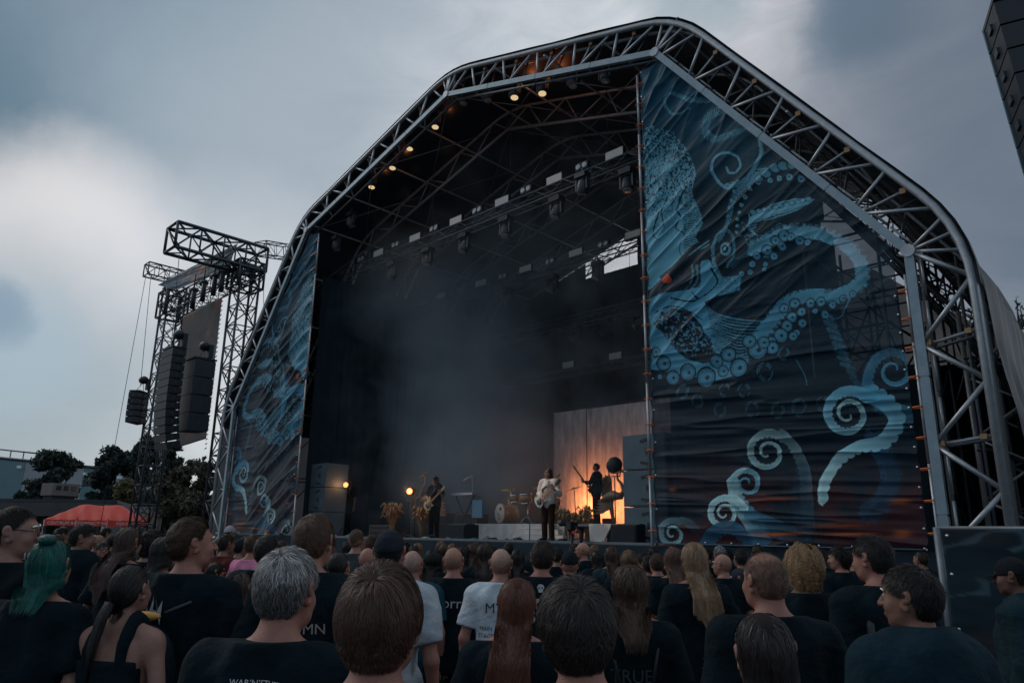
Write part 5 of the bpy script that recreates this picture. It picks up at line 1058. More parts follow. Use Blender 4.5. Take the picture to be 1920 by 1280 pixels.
def head_prims(F, R, fem=False, beard=False):
    F.ell(HC, (.0755, .094, .098), .01, rot=R); F.ell((0, .022, 1.645), (.062, .068, .085), .03, rot=R); F.ell((0, -.036, 1.665), (.064, .056, .066), .015, rot=R)
    F.cap((-.034, .045, 1.60), (.034, .045, 1.60), .030, .030, .03, rot=R); F.cap((0, .062, 1.588), (0, .070, 1.580), .022 if not fem else .018, .020, .02, rot=R)
    F.cap((-.030, .078, 1.700), (.030, .078, 1.700), .012, .012, .012, rot=R); F.cap((0, .088, 1.688), (0, .112, 1.645), .008, .013, .010, rot=R)
    for s in (-1, 1):
        F.ell((s*.031, .098, 1.677), (.019, .016, .014), .008, 's', R); F.ell((s*.030, .074, 1.677), (.0155, .0155, .0135), .003, rot=R); F.ell((s*.042, .062, 1.642), (.024, .024, .026), .02, rot=R)
        F.cap((s*.010, .105, 1.643), (s*.014, .098, 1.645), .007, .007, .006, rot=R)
        F.cap((s*.072, .006, 1.645), (s*.080, -.010, 1.690), .010, .013, .006, rot=R); F.ell((s*.083, -.012, 1.682), (.0075, .020, .026), .006, rot=R, yaw=s*.35); F.ell((s*.078, -.004, 1.640), (.009, .011, .013), .006, rot=R); F.ell((s*.092, -.002, 1.680), (.006, .010, .015), .004, 's', R)
    F.cap((-.016, .092, 1.612), (.016, .092, 1.612), .006, .006, .005, rot=R); F.cap((-.013, .090, 1.603), (.013, .090, 1.603), .007, .007, .005, rot=R)
    if beard: F.ell((0, .055, 1.585), (.062, .052, .05), .02, rot=R); F.cap((0, .09, 1.625), (0, .085, 1.60), .012, .014, .01, rot=R)
POSES = {   # elbow, wrist, finger direction for the left (-1) and right (+1) arm
    'down': (((-.26, -.05, 1.14), (-.27, .03, .90), (0, .1, -1)), ((.26, -.05, 1.14), (.27, .03, .90), (0, .1, -1))),
    'front': (((-.26, -.02, 1.15), (-.10, .20, 1.10), (.8, .3, 0)), ((.26, -.02, 1.15), (.10, .20, 1.04), (-.8, .3, 0))),
    'phone': (((-.26, -.05, 1.14), (-.27, .03, .90), (0, .1, -1)), ((.32, .16, 1.30), (.22, .30, 1.52), (-.25, .1, 1))),
    'up': (((-.26, -.05, 1.14), (-.27, .03, .90), (0, .1, -1)), ((.34, .10, 1.50), (.30, .16, 1.76), (0, .1, 1))),
    'brow': (((-.26, -.05, 1.14), (-.27, .03, .90), (0, .1, -1)), ((.40, .12, 1.58), (.17, .16, 1.66), (-1, 0, .1))),
    'hips': (((-.38, -.10, 1.16), (-.19, .02, 1.03), (.8, .3, -.3)), ((.38, -.10, 1.16), (.19, .02, 1.03), (-.8, .3, -.3))),
    # guitarists: fretting hand out to the side, picking hand at the body
    'guitar': (((-.33, .04, 1.14), (-.32, .27, 1.26), (.4, .2, .8)), ((.27, .0, 1.16), (.06, .20, 1.05), (-.5, .2, -.8))),
    'guitar2': (((-.33, .06, 1.17), (-.38, .24, 1.28), (.2, .3, .8)), ((.27, .0, 1.15), (.05, .21, 1.02), (-.5, .2, -.8))),
    'bass': (((-.30, .10, 1.20), (-.20, .37, 1.22), (.3, .3, .8)), ((.27, -.02, 1.15), (.06, .19, 1.03), (-.5, .2, -.8)))}
def hand(F, w, d, s, curl, k=.006):
    w = np.array(w, float); d = np.array(d, float); d /= np.linalg.norm(d); side = np.cross(d, [0, 1, 0] if abs(d[1]) < .8 else [1, 0, 0]); side /= np.linalg.norm(side); nrm = np.cross(side, d)
    pc = w+d*.045; F.cap(w, pc, .024, .030, .012); F.cap(pc-side*.022, pc+side*.022+d*.01, .017, .016, .010)
    for i, (o, Lf) in enumerate(((-.030, .062), (-.010, .074), (.011, .070), (.030, .056))):
        a = w+d*.075+side*o; b = a+d*Lf*.5*(1-curl*.3)+nrm*curl*.02+side*o*.25; c = b+d*Lf*.5*(1-curl*1.3)+nrm*(curl*.035)+side*o*.15; F.cap(a-d*.02, a, .0105, .0095, k); F.cap(a, b, .0095, .0085, .003); F.cap(b, c, .0085, .0072, .003)
    a = w+d*.03-side*.028*s*0-side*.028; b = a+d*.030-side*.028+nrm*.012; F.cap(a, b, .013, .010, .006); F.cap(b, b+d*.028+nrm*.012-side*.004, .010, .008, .004)
BC = {}
def body_mesh(fem=False, pose='down', yaw=0., pitch=0., roll=0., heavy=0., beard=False, res=.010, hres=.0045):
    key = ('b', fem, pose, round(yaw, 2), round(pitch, 2), round(roll, 2), heavy, beard, res)
    if key in BC: return BC[key]
    L_, R_ = POSES[pose]; fx = [(-.12, .12, hres)]; fy = [(-.13, .145, hres)]; fz = [(1.53, 1.80, hres)]
    if pose not in ('down',) and hres < .008:
        for e, w, d in (L_, R_):
            if w[2] > .95: w = np.array(w)+np.array(d)/np.linalg.norm(d)*.07; fx.append((w[0]-.08, w[0]+.08, .006)); fy.append((w[1]-.08, w[1]+.08, .006)); fz.append((w[2]-.09, w[2]+.09, .006))
    F = Field(axis(-.52, .52, res, fx), axis(-.24, .50, res, fy), axis(-.02, 1.97 if pose in ('up', 'phone') else 1.81, res*1.3, fz)); R = hrot(yaw, pitch, roll); w = 1+.25*heavy; sh = .9 if fem else 1.0
    torso(F, 0, sh, w, fem, heavy)
    F.cap((0, -.026, 1.46), tuple(R(np.array([0, -.016, 1.590]))), .064*(.84 if fem else 1)*(1+.15*heavy), .051*(.88 if fem else 1)*(1+.12*heavy), .03)
    for s, (e, wr, d) in ((-1, L_), (1, R_)):
        a = np.array([s*.190*sh, -.01, 1.435]); F.cap(a, e, .050*(.85 if fem else 1)*(1+.2*heavy), .038*(.88 if fem else 1), .03); F.cap(e, wr, .040*(.86 if fem else 1), .025, .02); hand(F, wr, d, s, .55 if pose in ('guitar', 'guitar2', 'bass', 'front') else .25)
        F.cap((s*.09, .0, .88), (s*.10, .015, .49), .085*w, .055, .04); F.cap((s*.10, .015, .49), (s*.105, -.015, .10), .056, .038, .02); F.ell((s*.11, .05, .035), (.045, .125, .035), .03)
    head_prims(F, R, fem, beard); me = F.mesh('body'); BC[key] = me; return me
def torso(F, o, sh, w, fem, heavy):
    F.ell((0, -.005, 1.29), (.168*sh+o, .108*(1+.15*heavy)+o, .21+o), .05)
    for s in (-1, 1): F.cap((s*.02, -.032, 1.512), (s*.165*sh, -.015, 1.452), .050+o, .050+o, .05); F.ell((s*.160*sh, -.01, 1.420), (.062+o, .066+o, .072+o), .04); F.ell((s*.07, -.085*(1+.12*heavy), 1.35), (.07+o, .035+o, .11+o), .04)
    F.ell((0, .0, 1.07), (.14*w+o, .095*w+o, .20+o), .06); F.ell((0, -.01, .93), (.158*w+o, .11*w+o, .12+o), .05)
    if fem:
        for s in (-1, 1): F.ell((s*.07, .085, 1.31), (.055+o, .05+o, .055+o), .03)
def shirt_mesh(fem=False, pose='down', heavy=0., kind='tee', seed=0):
    key = ('s', fem, pose, heavy, kind, seed)
    if key in BC: return BC[key]
    res = .011; F = Field(axis(-.52, .52, res, []), axis(-.26, .46, res, []), axis(.68, 1.80, res, [])); w = 1+.25*heavy; sh = .9 if fem else 1.; o = .014 if kind != 'hoodie' else .026
    torso(F, o, sh, w, fem, heavy); F.ell((0, -.01, 1.08), (.165*w+o*1.2, .125*w+o, .34), .06); F.cap((0, -.045, 1.22), (0, -.040, 1.49), .082*(1+.1*heavy)+o, .062*(1+.1*heavy)+o, .04); F.cap((-.13*sh, -.03, 1.42), (.13*sh, -.03, 1.42), .075+o, .075+o, .04); F.cap((0, -.030, 1.46), (0, -.030, 1.545), (.066*(.86 if fem else 1)+o*.4)*(1+.12*heavy), (.062*(.86 if fem else 1)+o*.3)*(1+.12*heavy), .035)
    L_, R_ = POSES[pose]; f = {'tee': .66, 'tank': 0, 'hoodie': 1, 'long': 1, 'rolled': 1}[kind]
    for s, (e, wr, d) in ((-1, L_), (1, R_)):
        a = np.array([s*.190*sh, -.01, 1.435]); e = np.array(e, float); wr = np.array(wr, float)
        if f: q = a+(e-a)*f; F.cap(a, q, .056*(.88 if fem else 1)*(1+.2*heavy)+o, (.058 if kind == 'tee' else .046)+o, .03)
        if f == 1: F.cap(e, e+(wr-e)*(.45 if kind == 'rolled' else .95), .044+o, .036+o, .02)
    if kind == 'hoodie': F.ell((0, -.085, 1.49), (.12, .07, .065), .03); F.cap((-.08, .0, 1.53), (.08, .0, 1.53), .05, .05, .03)
    X, Y, Z = F.x[:, None, None], F.y[None, :, None], F.z[None, None, :]
    F.V -= np.float32(.007); V = F.V; r = np.random.default_rng(seed+3)
    for i in range(7):   # soft folds
        fx, fy, fz = r.normal(0, 14, 3)*[1, .8, .9]; ph = r.random()*6.28; V += (.0036*np.sin(fx*X*1.6+fy*Y+fz*Z+ph+1.5*np.sin(4*Z+ph))).astype(np.float32)
    V += (.005*np.sin((X*26)+3*np.sin(Z*7+seed))*np.clip((1.15-Z)*3, 0, 1)).astype(np.float32); V += (.005*(1-np.abs(np.sin(9*np.abs(X)+15*(Z-1.3)+seed+2*np.sin(5*Z))))**3*-1*np.clip((np.abs(X)-.04)*9, 0, 1)+0*Y).astype(np.float32)
    if f == .66 or f == 1:   # sleeve ends: cut planes across the arm
        for s, (e, wr, d) in ((-1, L_), (1, R_)):
            if kind == 'tee':
                a = np.array([s*.190*sh, -.01, 1.435]); e = np.array(e, float); dd = (e-a)/np.linalg.norm(e-a); q = a+(e-a)*.74; pl = (X-q[0])*dd[0]+(Y-q[1])*dd[1]+(Z-q[2])*dd[2]
                m = (np.sqrt((X-q[0])**2+(Y-q[1])**2+(Z-q[2])**2) < .17) & (s*X > .165*w); F.V = np.where(m, np.maximum(F.V, pl), F.V); V = F.V
    zn = 1.538 if kind != 'hoodie' else 1.575; neck = Z-(zn-.55*np.maximum(Y+.02, 0)-(.02 if fem else 0)-(.25*np.maximum(Y+.05, 0) if fem else 0))
    if kind == 'tank': neck = np.maximum(np.abs(X)-.142+0*Z, np.minimum(Z-1.37, np.abs(np.abs(X)-.085)-.02+0*Z))+0*Y
    F.V = np.maximum(np.maximum(F.V, neck), .80-Z+.02*np.sin(X*14)).astype(np.float32); me = F.mesh('shirt'); BC[key] = me; return me
def trousers_mesh(heavy=0.):
    key = ('t', heavy)
    if key in BC: return BC[key]
    F = Field(axis(-.32, .32, .014, []), axis(-.24, .26, .014, []), axis(-.02, 1.06, .018, [])); w = 1+.25*heavy; F.ell((0, -.01, .93), (.172*w, .125*w, .13), .03)
    for s in (-1, 1): F.cap((s*.09, .0, .88), (s*.10, .015, .49), .10*w, .078, .03); F.cap((s*.10, .015, .49), (s*.105, -.01, .07), .078, .068, .02)
    F.V = np.maximum(F.V, .06-F.z[None, None, :]).astype(np.float32); me = F.mesh('trousers'); BC[key] = me; return me
def shoe_mesh():
    if 'shoe' in BC: return BC['shoe']
    m = MB(); m.ball((0, .05, .045), (.052, .145, .05), None, 12, 8).box((0, .05, .012), (.09, .27, .022)); me = bpy.data.meshes.new('shoe'); me.from_pydata(m.v, [], m.f); me.update(); BC['shoe'] = me; return me
# hair: every strand a thin tapering ribbon grown over the skull
def hairline(d):   # lowest allowed height on the unit skull for a direction
    y = d[:, 1]; return np.where(y > .15, -.02+.62*sm(y, .15, .72), np.where(y > -.25, -.15+.15*sm(y, -.25, .15)-.0, -.15-.60*sm(-y, .04, .40)))
def hair_mesh(style, n, seed, fem=False, width=1.0):
    key = ('h', style, n, seed, width)
    if key in BC: return BC[key]
    r = np.random.default_rng(seed); S = dict(L=.045, side=None, seg=6, lift=.5, grav=0., curl=0., wave=0., tip=.3, vol=.012, w=.0013, clump=.25, flow='whorl', pale=.25, cut=None, mx=.3)
    S.update({'crop': dict(L=.016, side=.007, lift=.7, vol=.003, w=.0006, mx=.12), 'buzz': dict(L=.006, side=.005, lift=1.2, seg=2, vol=.002, w=.0006),
              'short': dict(L=.048, side=.018, lift=.42, vol=.007, clump=.5, w=.0006, mx=.20, wave=.3), 'quiff': dict(L=.060, side=.008, lift=.75, vol=.010, clump=.6, wave=.3, flow='back', w=.0006, mx=.30),
              'mop': dict(L=.115, side=.020, lift=.22, vol=.014, grav=.28, clump=.7, wave=.55, w=.0006, mx=.19, seg=8), 'messy': dict(L=.085, side=.026, lift=.42, vol=.012, wave=1.0, clump=.9, grav=.15, w=.0006, mx=.26, seg=8),
              'grey': dict(L=.050, side=.016, lift=.45, vol=.009, clump=.8, wave=.6, w=.0006, mx=.20, seg=7), 'bob': dict(L=.20, side=.15, lift=.06, vol=.010, grav=.9, seg=10, w=.0008, clump=.3, mx=.15),
              'long': dict(L=.45, side=.41, lift=.03, vol=.008, grav=1.0, seg=15, w=.0009, clump=.35, wave=.16, mx=.12), 'longwavy': dict(L=.44, side=.40, lift=.06, vol=.012, grav=.95, seg=17, w=.0009, wave=.9, clump=.5, mx=.17),
              'curly': dict(L=.10, side=.09, lift=.7, vol=.02, seg=14, curl=1.4, grav=.15, w=.0009, clump=1.2, mx=.36), 'shoulder': dict(L=.27, side=.24, lift=.10, vol=.016, grav=.9, seg=14, w=.0009, wave=1.1, clump=.7, mx=.2), 'longcurly': dict(L=.36, side=.34, lift=.12, vol=.02, seg=20, curl=.8, grav=.85, w=.0009, clump=.7, mx=.28),
              'blondcurl': dict(L=.17, side=.17, lift=.55, vol=.025, seg=18, curl=1.3, grav=.42, w=.0010, clump=1.3, mx=.42), 'tied': dict(L=.10, side=.11, lift=.0, vol=.004, seg=8, flow='back', clump=.2, w=.0007, mx=.08),
              'balding': dict(L=.012, side=.010, lift=.6, vol=.002, w=.0005, seg=3), 'ring': dict(L=.006, side=.005, lift=.6, vol=.001, w=.0006, seg=2), 'beard': dict(L=.018, side=.016, lift=.7, vol=.0, w=.0007, seg=3, grav=.5)}[style])
    i = np.arange(n*3)+.5; ph = np.arccos(1-2*i/(n*3)); th = math.pi*(1+5**.5)*i; d = np.stack([np.cos(th)*np.sin(ph), np.sin(th)*np.sin(ph), np.cos(ph)], 1); d += r.normal(0, .02, d.shape); d /= np.linalg.norm(d, axis=1)[:, None]
    rad = np.array([.0765, .0955, .0985])
    if style == 'beard': keep = (d[:, 2] < -.30) & (d[:, 1] > .02) & (d[:, 2] > -.98)
    else: keep = d[:, 2] > hairline(d)+r.normal(0, .025, len(d))
    if style in ('balding', 'ring'): keep &= (r.random(len(d)) < np.clip((.80 if style == 'balding' else .45)-d[:, 2], 0, .4)*2.5+(.16 if style == 'balding' else .0))
    ear = (np.abs(d[:, 0]) > .85) & (d[:, 2] < .05) & (d[:, 2] > -.55) & (d[:, 1] > -.22); keep &= ~ear if style != 'beard' else True
    d = d[keep]; d = d[r.permutation(len(d))[:n]]; m = len(d); P = HC+d*rad
    if style == 'beard': P = np.array([0, .028, 1.628])+d*np.array([.062, .068, .070]); d2 = d
    top = sm(d[:, 2], .05, .55); Lh = (S['side']+(S['L']-S['side'])*top)*(.75+.35*r.random(m))
    wh = np.array([.18, -.50, .82]); wh /= np.linalg.norm(wh)
    def nearest(d): return d
    cs = r.normal(0, 1, (max(6, m//26), 3)); cs /= np.linalg.norm(cs, axis=1)[:, None]; ci = np.zeros(m, int)
    for a in range(0, m, 4000): ci[a:a+4000] = np.argmax(d[a:a+4000]@cs.T, axis=1)
    cn = r.normal(0, 1, (len(cs), 3)); cv = r.random(len(cs))
    def flow(dd):
        if S['flow'] == 'back': f = np.tile(np.array([0, -.9, .45 if style == 'quiff' else -.35]), (len(dd), 1)); f[:, 2] -= .7*sm(-dd[:, 1], -.2, .6)
        else:
            f = dd-wh*(dd@wh)[:, None]*.6-wh*.6; f[:, 2] -= .55*sm(-dd[:, 2], -.75, .1)
            if style in ('mop', 'grey', 'short'): f[:, 0] += .35*dd[:, 2].clip(0)*1.0
            if style in ('bob', 'shoulder', 'long', 'longwavy', 'longcurly', 'blondcurl'): f = np.stack([np.sign(dd[:, 0]+.015)*.9*top0*.8, -.25*top0+0*dd[:, 1], -1-0*dd[:, 2]], 1)+dd*0
        f = f-dd*(np.sum(f*dd, 1))[:, None]; return f/(np.linalg.norm(f, axis=1)[:, None]+1e-6)
    top0 = sm(d[:, 2], .55, .98); g = S['seg']; pts = [P.copy()]; nn_ = d.copy(); nn_ /= np.linalg.norm(nn_, axis=1)[:, None]
    D = flow(d)+nn_*S['lift']*(1.0 if style != 'quiff' else 1+1.2*sm(d[:, 1], -.2, .6)[:, None])+cn[ci]*S['clump']*.35+r.normal(0, .07+.05*S['clump'], (m, 3)); D /= np.linalg.norm(D, axis=1)[:, None]; cur = P.copy(); ph1 = r.random(m)**2; ph0 = cv[ci]*6.28+r.random(m)*(.6 if S['wave'] or S['curl'] else 6)
    for k in range(g):
        st = Lh/g; t = (k+1)/g; rel = (cur-HC)/rad; e = np.linalg.norm(rel, axis=1)[:, None]; dd = rel/e; fl = flow(dd)
        up = np.array([0, 0, -1.])*S['grav']*(.25+.9*t); D = D*.72+fl*.30*(1 if k < g*.7 or S['grav'] < .5 else .3)+up*.42
        if S['wave']: D += np.stack([np.cos(ph0+t*g*.9), np.sin(ph0*1.7+t*g*.8), np.sin(ph0+t*g)*.3], 1)*S['wave']*.22
        if S['curl']: D += np.stack([np.cos(ph0+k*1.35), np.sin(ph0+k*1.35), np.sin(ph0*2+k*1.1)], 1)*S['curl']*.62
        D /= np.linalg.norm(D, axis=1)[:, None]+1e-9; cur = cur+D*st[:, None]
        if style != 'beard':
            vol = 1+(S['vol']*(.5+.9*r.random(m)*1.0)*min(1, t*3)+.003)/.09; rel = (cur-HC)/rad; e = np.linalg.norm(rel, axis=1); low = e < vol; cur[low] = HC+(rel[low]/e[low][:, None])*vol[low][:, None]*rad
            hi = (e > 1+S['mx']*(.75+.5*ph1)) & (cur[:, 2] > 1.60); cur[hi] = HC+(rel[hi]/e[hi][:, None])*(1+S['mx']*(.75+.5*ph1[hi]))[:, None]*rad
            if S['grav'] > .8:   # long hair lies on the neck, shoulders and back
                zz = cur[:, 2]; hx, hy = .082, .092
                if True:
                    q = (zz < HC[2]) & (zz > 1.45); rr_ = np.sqrt((cur[:, 0]/hx)**2+((cur[:, 1]+.02)/hy)**2); ins = q & (rr_ < 1); cur[ins, 0] /= rr_[ins]; cur[ins, 1] = (cur[ins, 1]+.02)/rr_[ins]-.02
                    fr = (cur[:, 1] > -.03) & (zz < 1.66) & (zz > 1.48); cur[fr, 1] -= .010*(1 if style != 'longcurly' else .6)
                rel = (cur-np.array([0, -.015, 1.27]))/np.array([.225, .15, .255]); e = np.linalg.norm(rel, axis=1); ins = e < 1; cur[ins] = np.array([0, -.015, 1.27])+rel[ins]/e[ins][:, None]*np.array([.225, .15, .255])
                bk = (cur[:, 2] < 1.57) & (cur[:, 1] < .0); lim = -.100-.088*np.clip((1.57-cur[bk, 2])/.13, 0, 1)+.35*np.clip(np.abs(cur[bk, 0])-.13, 0, .1); cur[bk, 1] = np.minimum(cur[bk, 1], lim-.014*r.random(bk.sum()))
        pts.append(cur.copy())
    A = np.stack(pts, 1); T = np.gradient(A, axis=1); T /= np.linalg.norm(T, axis=2)[:, :, None]+1e-9; O = A-HC; O[:, :, 2] *= .4 if S['grav'] > .8 else 1; O /= np.linalg.norm(O, axis=2)[:, :, None]; W_ = np.cross(T, O); W_ /= np.linalg.norm(W_, axis=2)[:, :, None]+1e-9
    W_ += .5*r.normal(0, 1, (m, 1, 3))*O; t = np.linspace(0, 1, g+1); wd = S['w']*width*(1-.75*t**2)[None, :, None]*(.7+.6*r.random(m))[:, None, None]; Lf, Rt = A-W_*wd, A+W_*wd
    V = np.stack([Lf, Rt], 2).reshape(-1, 3); b = (np.arange(m)*(g+1)*2)[:, None]+(np.arange(g)*2)[None, :]; F = np.stack([b, b+1, b+3, b+2], -1).reshape(-1, 4)
    me = npmesh('hair', V, F, True); sh = (.40+.75*cv[ci]**1.5+.65*r.random(m)**2)[:, None]*(1+.35*t[None, :]*(1 if S['grav'] > .5 else .3)); gp = (r.random(m) < .5)[:, None]
    if style == 'grey': sh = np.where(gp, sh*2.9, sh*.42)*(.45+.75*sm(d[:, 2], -.25, .45))[:, None]
    c = np.repeat(sh[:, :, None], 2, axis=2).reshape(-1); C = np.stack([c, c, c, np.ones_like(c)], 1); at = me.color_attributes.new('strand', 'FLOAT_COLOR', 'POINT'); at.data.foreach_set('color', C.astype(np.float32).ravel()); me.materials.append(HAIRM()); BC[key] = me; return me
def cap_mesh(style):
    """close hair base following the skull (or a fabric cap)"""
    key = ('c', style)
    if key in BC: return BC[key]
    nu, nv = 64, 40; V = []; 
    for j in range(nv+1):
        ph = math.pi*j/nv
        for i in range(nu):
            th = 2*math.pi*i/nu; d = np.array([[math.cos(th)*math.sin(ph), math.sin(th)*math.sin(ph), math.cos(ph)]]); hl = float(hairline(d)[0]); ex = float(sm(np.array(d[0, 2]), hl-.02, hl+.10)); k = {'thin': 1.004, 'thick': 1.055, 'mid': 1.03, 'hat': 1.10}[style]
            if style == 'hat': hl = -.02-.10*(d[0, 1] < 0)*abs(d[0, 1]); ex = float(sm(np.array(d[0, 2]), hl-.01, hl+.02)); k = 1.10+.05*max(d[0, 2], 0)
            if abs(d[0, 0]) > .85 and d[0, 2] < .0 and d[0, 1] > -.25 and style != 'hat': ex = 0
            f = .93+(k-.93)*ex; V.append(HC+d[0]*np.array([.0765, .0955, .0985])*f)
    F = [(j*nu+i, (j+1)*nu+i, (j+1)*nu+(i+1) % nu, j*nu+(i+1) % nu) for j in range(nv) for i in range(nu)]; me = npmesh('hair_base', V, F, True); BC[key] = me; return me
def HAIRM():
    if 'hair' in MATS: return MATS['hair']
    m = mat('hair', attr='strand', objcol=True, rough=.42, var=.05, scale=20, spec=.35); return m
SKINM = lambda: mat('skin', objcol=True, rough=.50, var=.16, scale=26, spec=.35, bump=.25, bscale=220)
CLOTHM = lambda: mat('cloth', objcol=True, rough=.9, var=.30, scale=9, spec=.15, bump=.5, bscale=28)
SCALPM = lambda: mat('scalp', objcol=True, rough=.75, var=.25, scale=60, spec=.15)
def mount(me, name, parent, m, col=None):
    o = bpy.data.objects.new(name, me); COL.objects.link(o); o.parent = parent
    if not me.materials: me.materials.append(m)
    if col is not None: o.color = (*col, 1)
    return o
def bvh(me):
    n = len(me.vertices); V = np.zeros(n*3); me.vertices.foreach_get('co', V); return BVHTree.FromPolygons([tuple(v) for v in V.reshape(-1, 3)], [tuple(p.vertices) for p in me.polygons])
def back_text(root, shirt, lines, z0, size, col, x0=0., sx=1., side=-1, lead=1.25, name='shirt_print', slant=0.):
    key = ('bvh', shirt.data.name)
    if key not in BC: BC[key] = bvh(shirt.data)
    T = BC[key]; m = mat('print_%02x%02x%02x' % tuple(int(min(1, c)*255) for c in col), col, .8, 0, .12, 60); z = z0
    for ln in lines:
        s = size
        if isinstance(ln, tuple): ln, s = ln
        if ln:
            V, F = text_mesh(ln, s); out = []
            for v in V:
                x = x0-(v[0]*sx)*(-side)*-1*-1 if False else x0+(v[0]*sx)*(1 if side < 0 else -1); zz = z+v[1]+slant*v[0]; h = T.ray_cast(Vector((x, side*.6, zz)), Vector((0, -side, 0))); out.append((x, (h[0].y if h[0] is not None else side*.15)+side*.004, zz))
            mb = MB(); mb.add(out, F); mb.build(name, m, root, world=False)
        z -= s*lead
def back_shape(root, shirt, polys, col, name='shirt_print', side=-1):
    key = ('bvh', shirt.data.name)
    if key not in BC: BC[key] = bvh(shirt.data)
    T = BC[key]; m = mat('print_%02x%02x%02x' % tuple(int(min(1, c)*255) for c in col), col, .8, 0, .12, 60); mb = MB()
    for p in polys:
        q = []
        for x, z in p: h = T.ray_cast(Vector((x, side*.6, z)), Vector((0, -side, 0))); q.append((x, (h[0].y if h[0] is not None else side*.15)+side*.0045, z))
        mb.add(q, [tuple(range(len(q)))])
    return mb.build(name, m, root, world=False)
SK = dict(fair=(.30, .16, .125), warm=(.26, .13, .092), pink=(.34, .155, .115), tan=(.23, .115, .08), dark=(.14, .07, .05))
PEOPLE = {}
def person(key, loc, yaw, scale, label, fem=False, pose='down', hy=0., hp=0., hr=0., heavy=0., skin='warm', hair='short', hcol=(.03, .02, .015), hn=1500, hw=1.0, base='mid', basecol=None, shirt='tee', scol=(.003, .0105, .0155), seed=0, beard=None, hat=None, group=None, hero=False, glasses=False, tcol=(.008, .014, .022), arms=None):
    t = empty('person', loc, label, 'person', group, rz=yaw); t.scale = (scale, scale, scale)
    res = .010; hres = .0042 if hero else .0055
    b = mount(body_mesh(fem, pose, hy, hp, hr, heavy, beard is not None and hair in ('xx',), res, hres), 'body', t, SKINM(), SK[skin] if isinstance(skin, str) else skin)
    s = mount(shirt_mesh(fem, pose, heavy, shirt, seed % 3), 'shirt', t, CLOTHM(), scol); mount(trousers_mesh(heavy), 'trousers', t, CLOTHM(), tcol)
    for sx in (-1, 1): o = mount(shoe_mesh(), 'shoe', t, CLOTHM(), (.01, .01, .012)); o.location = (sx*.11, 0, 0)
    # head-borne parts share the head's turn
    piv = Vector((0, -.01, 1.56)); HM = Matrix.Translation(piv) @ Matrix.Rotation(hy, 4, 'Z') @ Matrix.Rotation(hr, 4, 'Y') @ Matrix.Rotation(hp, 4, 'X') @ Matrix.Translation(-piv)
    def hm(me, name, m, col=None, par=t): o = mount(me, name, par, m, col); o.matrix_basis = HM; return o
    if hair:
        hb = hm(cap_mesh(base), 'hair_base', SCALPM(), basecol or tuple(c*.8 for c in hcol)); hm(hair_mesh(hair, int(hn*1.7) if hw < 1.5 else hn, seed % 4, fem, hw if hw < 1.5 else hw*1.25), 'hair', HAIRM(), hcol)
    if beard: hm(hair_mesh('beard', 2200, seed % 2, False, 1.3*max(1, hw)), 'beard', HAIRM(), beard)
    if hat:
        h = hm(cap_mesh('hat'), 'cap', CLOTHM(), hat[0])
        if hat[1] is not None:    # brim towards angle hat[1]
            mb = MB(); a = hat[1]; n = 14; vs = []
            for k in range(n+1): th = a+(-.62+1.24*k/n); base_ = HC+np.array([math.cos(th)*.078, math.sin(th)*.098, .012]); e = .075*math.cos((k/n-.5)*2.6); vs += [base_, base_+np.array([math.cos(a)*e*.2+math.cos(th)*e, math.sin(a)*e*.2+math.sin(th)*e, -.014])]
            mb.add(vs, [(2*k, 2*k+1, 2*k+3, 2*k+2) for k in range(n)]); o = mb.build('brim', CLOTHM(), t, world=False); o.color = (*hat[0], 1); o.matrix_basis = HM; o.modifiers.new('thickness', 'SOLIDIFY').thickness = .004
    if abs(hy) > .6 or pose.startswith('guitar') or pose == 'bass' or hero == 'face':
        for sx in (-1, 1): e = MB().ball((sx*.030, .0805, 1.677), (.0125, .0105, .0115), None, 10, 6).build('eye', mat('eye_white', (.55, .52, .5), .3), t, world=False); e.matrix_basis = HM; i = MB().ball((sx*.030, .0905, 1.677), (.006, .003, .006), None, 8, 5).build('iris', mat('iris', (.03, .02, .015), .2), e, world=False)
        for sx in (-1, 1): MB().path([(sx*.016, .094, 1.697), (sx*.032, .093, 1.703), (sx*.048, .080, 1.698)], .0035, 5).build('eyebrow', SCALPM(), t, world=False).matrix_basis = HM; t.children[-1].color = (*[c*.7 for c in hcol], 1)
    if glasses:
        g = MB()
        for sx in (-1, 1): g.path([(sx*.031+.024*math.cos(q), .104, 1.675+.019*math.sin(q)) for q in np.linspace(0, 2*math.pi, 13)[:-1]], .0022, 5, True); g.tube((sx*.056, .100, 1.68), (sx*.080, -.01, 1.69), .0022, 5)
        g.tube((-.008, .108, 1.68), (.008, .108, 1.68), .002, 5); g.build('glasses', BLACK(), t, world=False).matrix_basis = HM
    PEOPLE[key] = (t, b, s, HM); return t, s
STAGE_LOOK = np.array([-13.2, 15.0])
